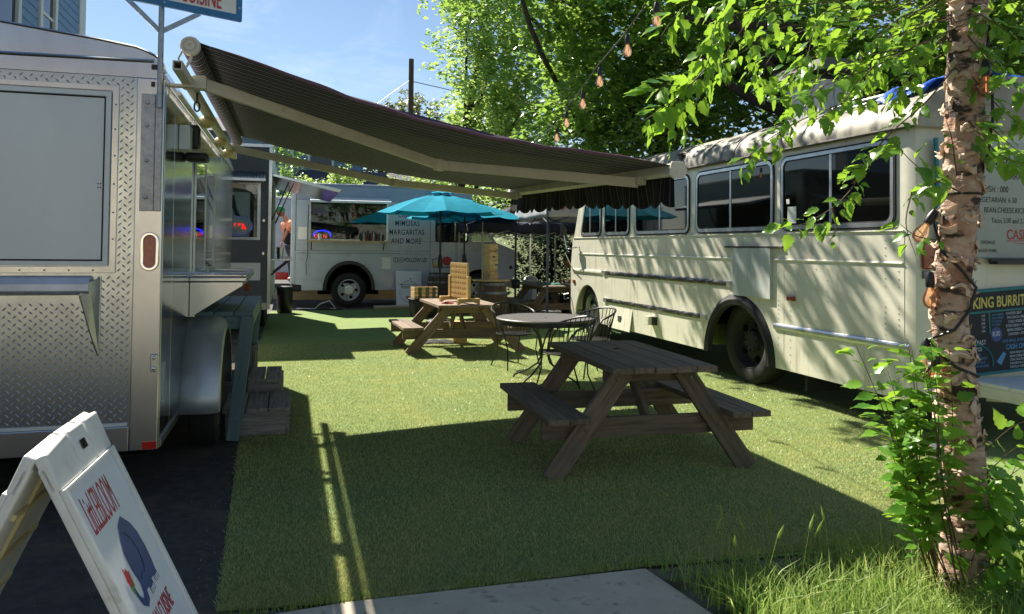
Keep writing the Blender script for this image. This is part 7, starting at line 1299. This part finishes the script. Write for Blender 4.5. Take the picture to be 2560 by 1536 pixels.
# ------------------------------------------------------------------ string lights
def bulb(parent, p, d=(0, 0, -1), lit=True, s_=1.0):
    p = V(p); d = V(d).normalized(); so_ = MB().lathe([(0.012 * s_, -0.012 * s_), (0.016 * s_, 0.0), (0.019 * s_, 0.02 * s_), (0.019 * s_, 0.05 * s_), (0.016 * s_, 0.055 * s_)], p, d, 12).build('socket', 'black_plastic', parent, smooth=True)
    MB().lathe([(0.012 * s_, 0.05 * s_), (0.016 * s_, 0.065 * s_), (0.029 * s_, 0.095 * s_), (0.031 * s_, 0.112 * s_), (0.024 * s_, 0.135 * s_), (0.008 * s_, 0.146 * s_), (0.001, 0.147 * s_)], p, d, 14, cap=False).build('bulb', 'bulb_glass', so_, smooth=True)
    MB().tube([p + d * 0.06 * s_, p + d * 0.125 * s_], 0.0018 * s_, 5).build('filament', 'filament', so_)
sl_ = thing('string_lights', 'black string of bulbs running from the birch over the awning', 'string lights', (2.5, 6, 2.9))
wire = [(2.82, 2.66, 3.0), (2.4, 3.4, 3.06), (2.075, 4.151, 3.10), (2.179, 4.55, 3.08), (2.253, 5.0, 3.04), (2.338, 5.7, 2.98), (2.467, 6.4, 2.93), (2.606, 7.2, 2.89), (2.75, 7.9, 2.85), (2.812, 8.6, 2.84), (3.3, 11.5, 2.75), (4.2, 14.5, 2.72)]
MB().tube(wire, 0.0045, 6).build('cable', 'black_plastic', sl_, smooth=True)
for p in ((2.185, 4.36, 3.06), (2.262, 4.96, 3.02), (2.345, 5.66, 2.95), (2.472, 6.35, 2.90), (2.61, 7.14, 2.86), (2.755, 7.83, 2.81), (3.05, 10.0, 2.74), (3.6, 12.4, 2.68)): bulb(sl_, p, (random.uniform(-0.1, 0.1), 0, -1))
st_ = thing('trunk_lights', 'black cable with amber bulbs wound round the birch trunk', 'string lights', (2.78, 2.7, 1.0))
def around(z, a, e=0.014): c, r = trunk_at(z); return (c.x + (r + e) * math.cos(a), c.y + (r + e) * math.sin(a), z)
AZ = math.atan2(-2.69, -2.8)      # side facing the camera
MB().tube([around(2.50, AZ + 1.3), around(2.38, AZ + 1.0), around(2.28, AZ + 1.15, 0.03), around(2.10, AZ + 1.35, 0.03), around(1.95, AZ + 1.55), around(1.85, AZ + 2.6), around(1.76, AZ + 3.9), around(1.68, AZ - 1.5, 0.03), around(1.60, AZ - 1.1), around(1.53, AZ - 0.6), around(1.46, AZ + 0.3), around(1.38, AZ + 1.1, 0.03), around(1.28, AZ + 1.0), around(1.20, AZ + 0.2), around(1.15, AZ - 0.9, 0.03), around(1.10, AZ - 0.7), around(1.04, AZ + 0.1), around(1.00, AZ + 1.3), around(0.97, AZ + 2.6)], 0.0065, 8).build('cable', 'black_plastic', st_, smooth=True)
for z, a, d in ((2.33, AZ + 0.75, (0, 0, -1)), (1.70, AZ - 1.25, (-0.45, 0.25, -0.9)), (1.43, AZ - 0.95, (0, 0, -1)), (1.14, AZ - 1.15, (-0.2, 0.1, -1)), (1.09, AZ - 0.65, (-0.05, 0, -1))): bulb(st_, around(z, a, 0.03), d)
c_, r_ = trunk_at(1.78); MB().tube([around(1.78, a, 0.006) for a in np.linspace(0, 6.283, 24, endpoint=False)], 0.006, 6, closed=True).build('tie_rope', 'bark_dark', st_)
pw = plank('leaning_post', (3.05, 2.72, 0.0), (2.93, 2.98, 0.62), 0.06, 0.035, 'sign_white'); tag(pw, 'white wooden post leaning behind the birch trunk', 'post')
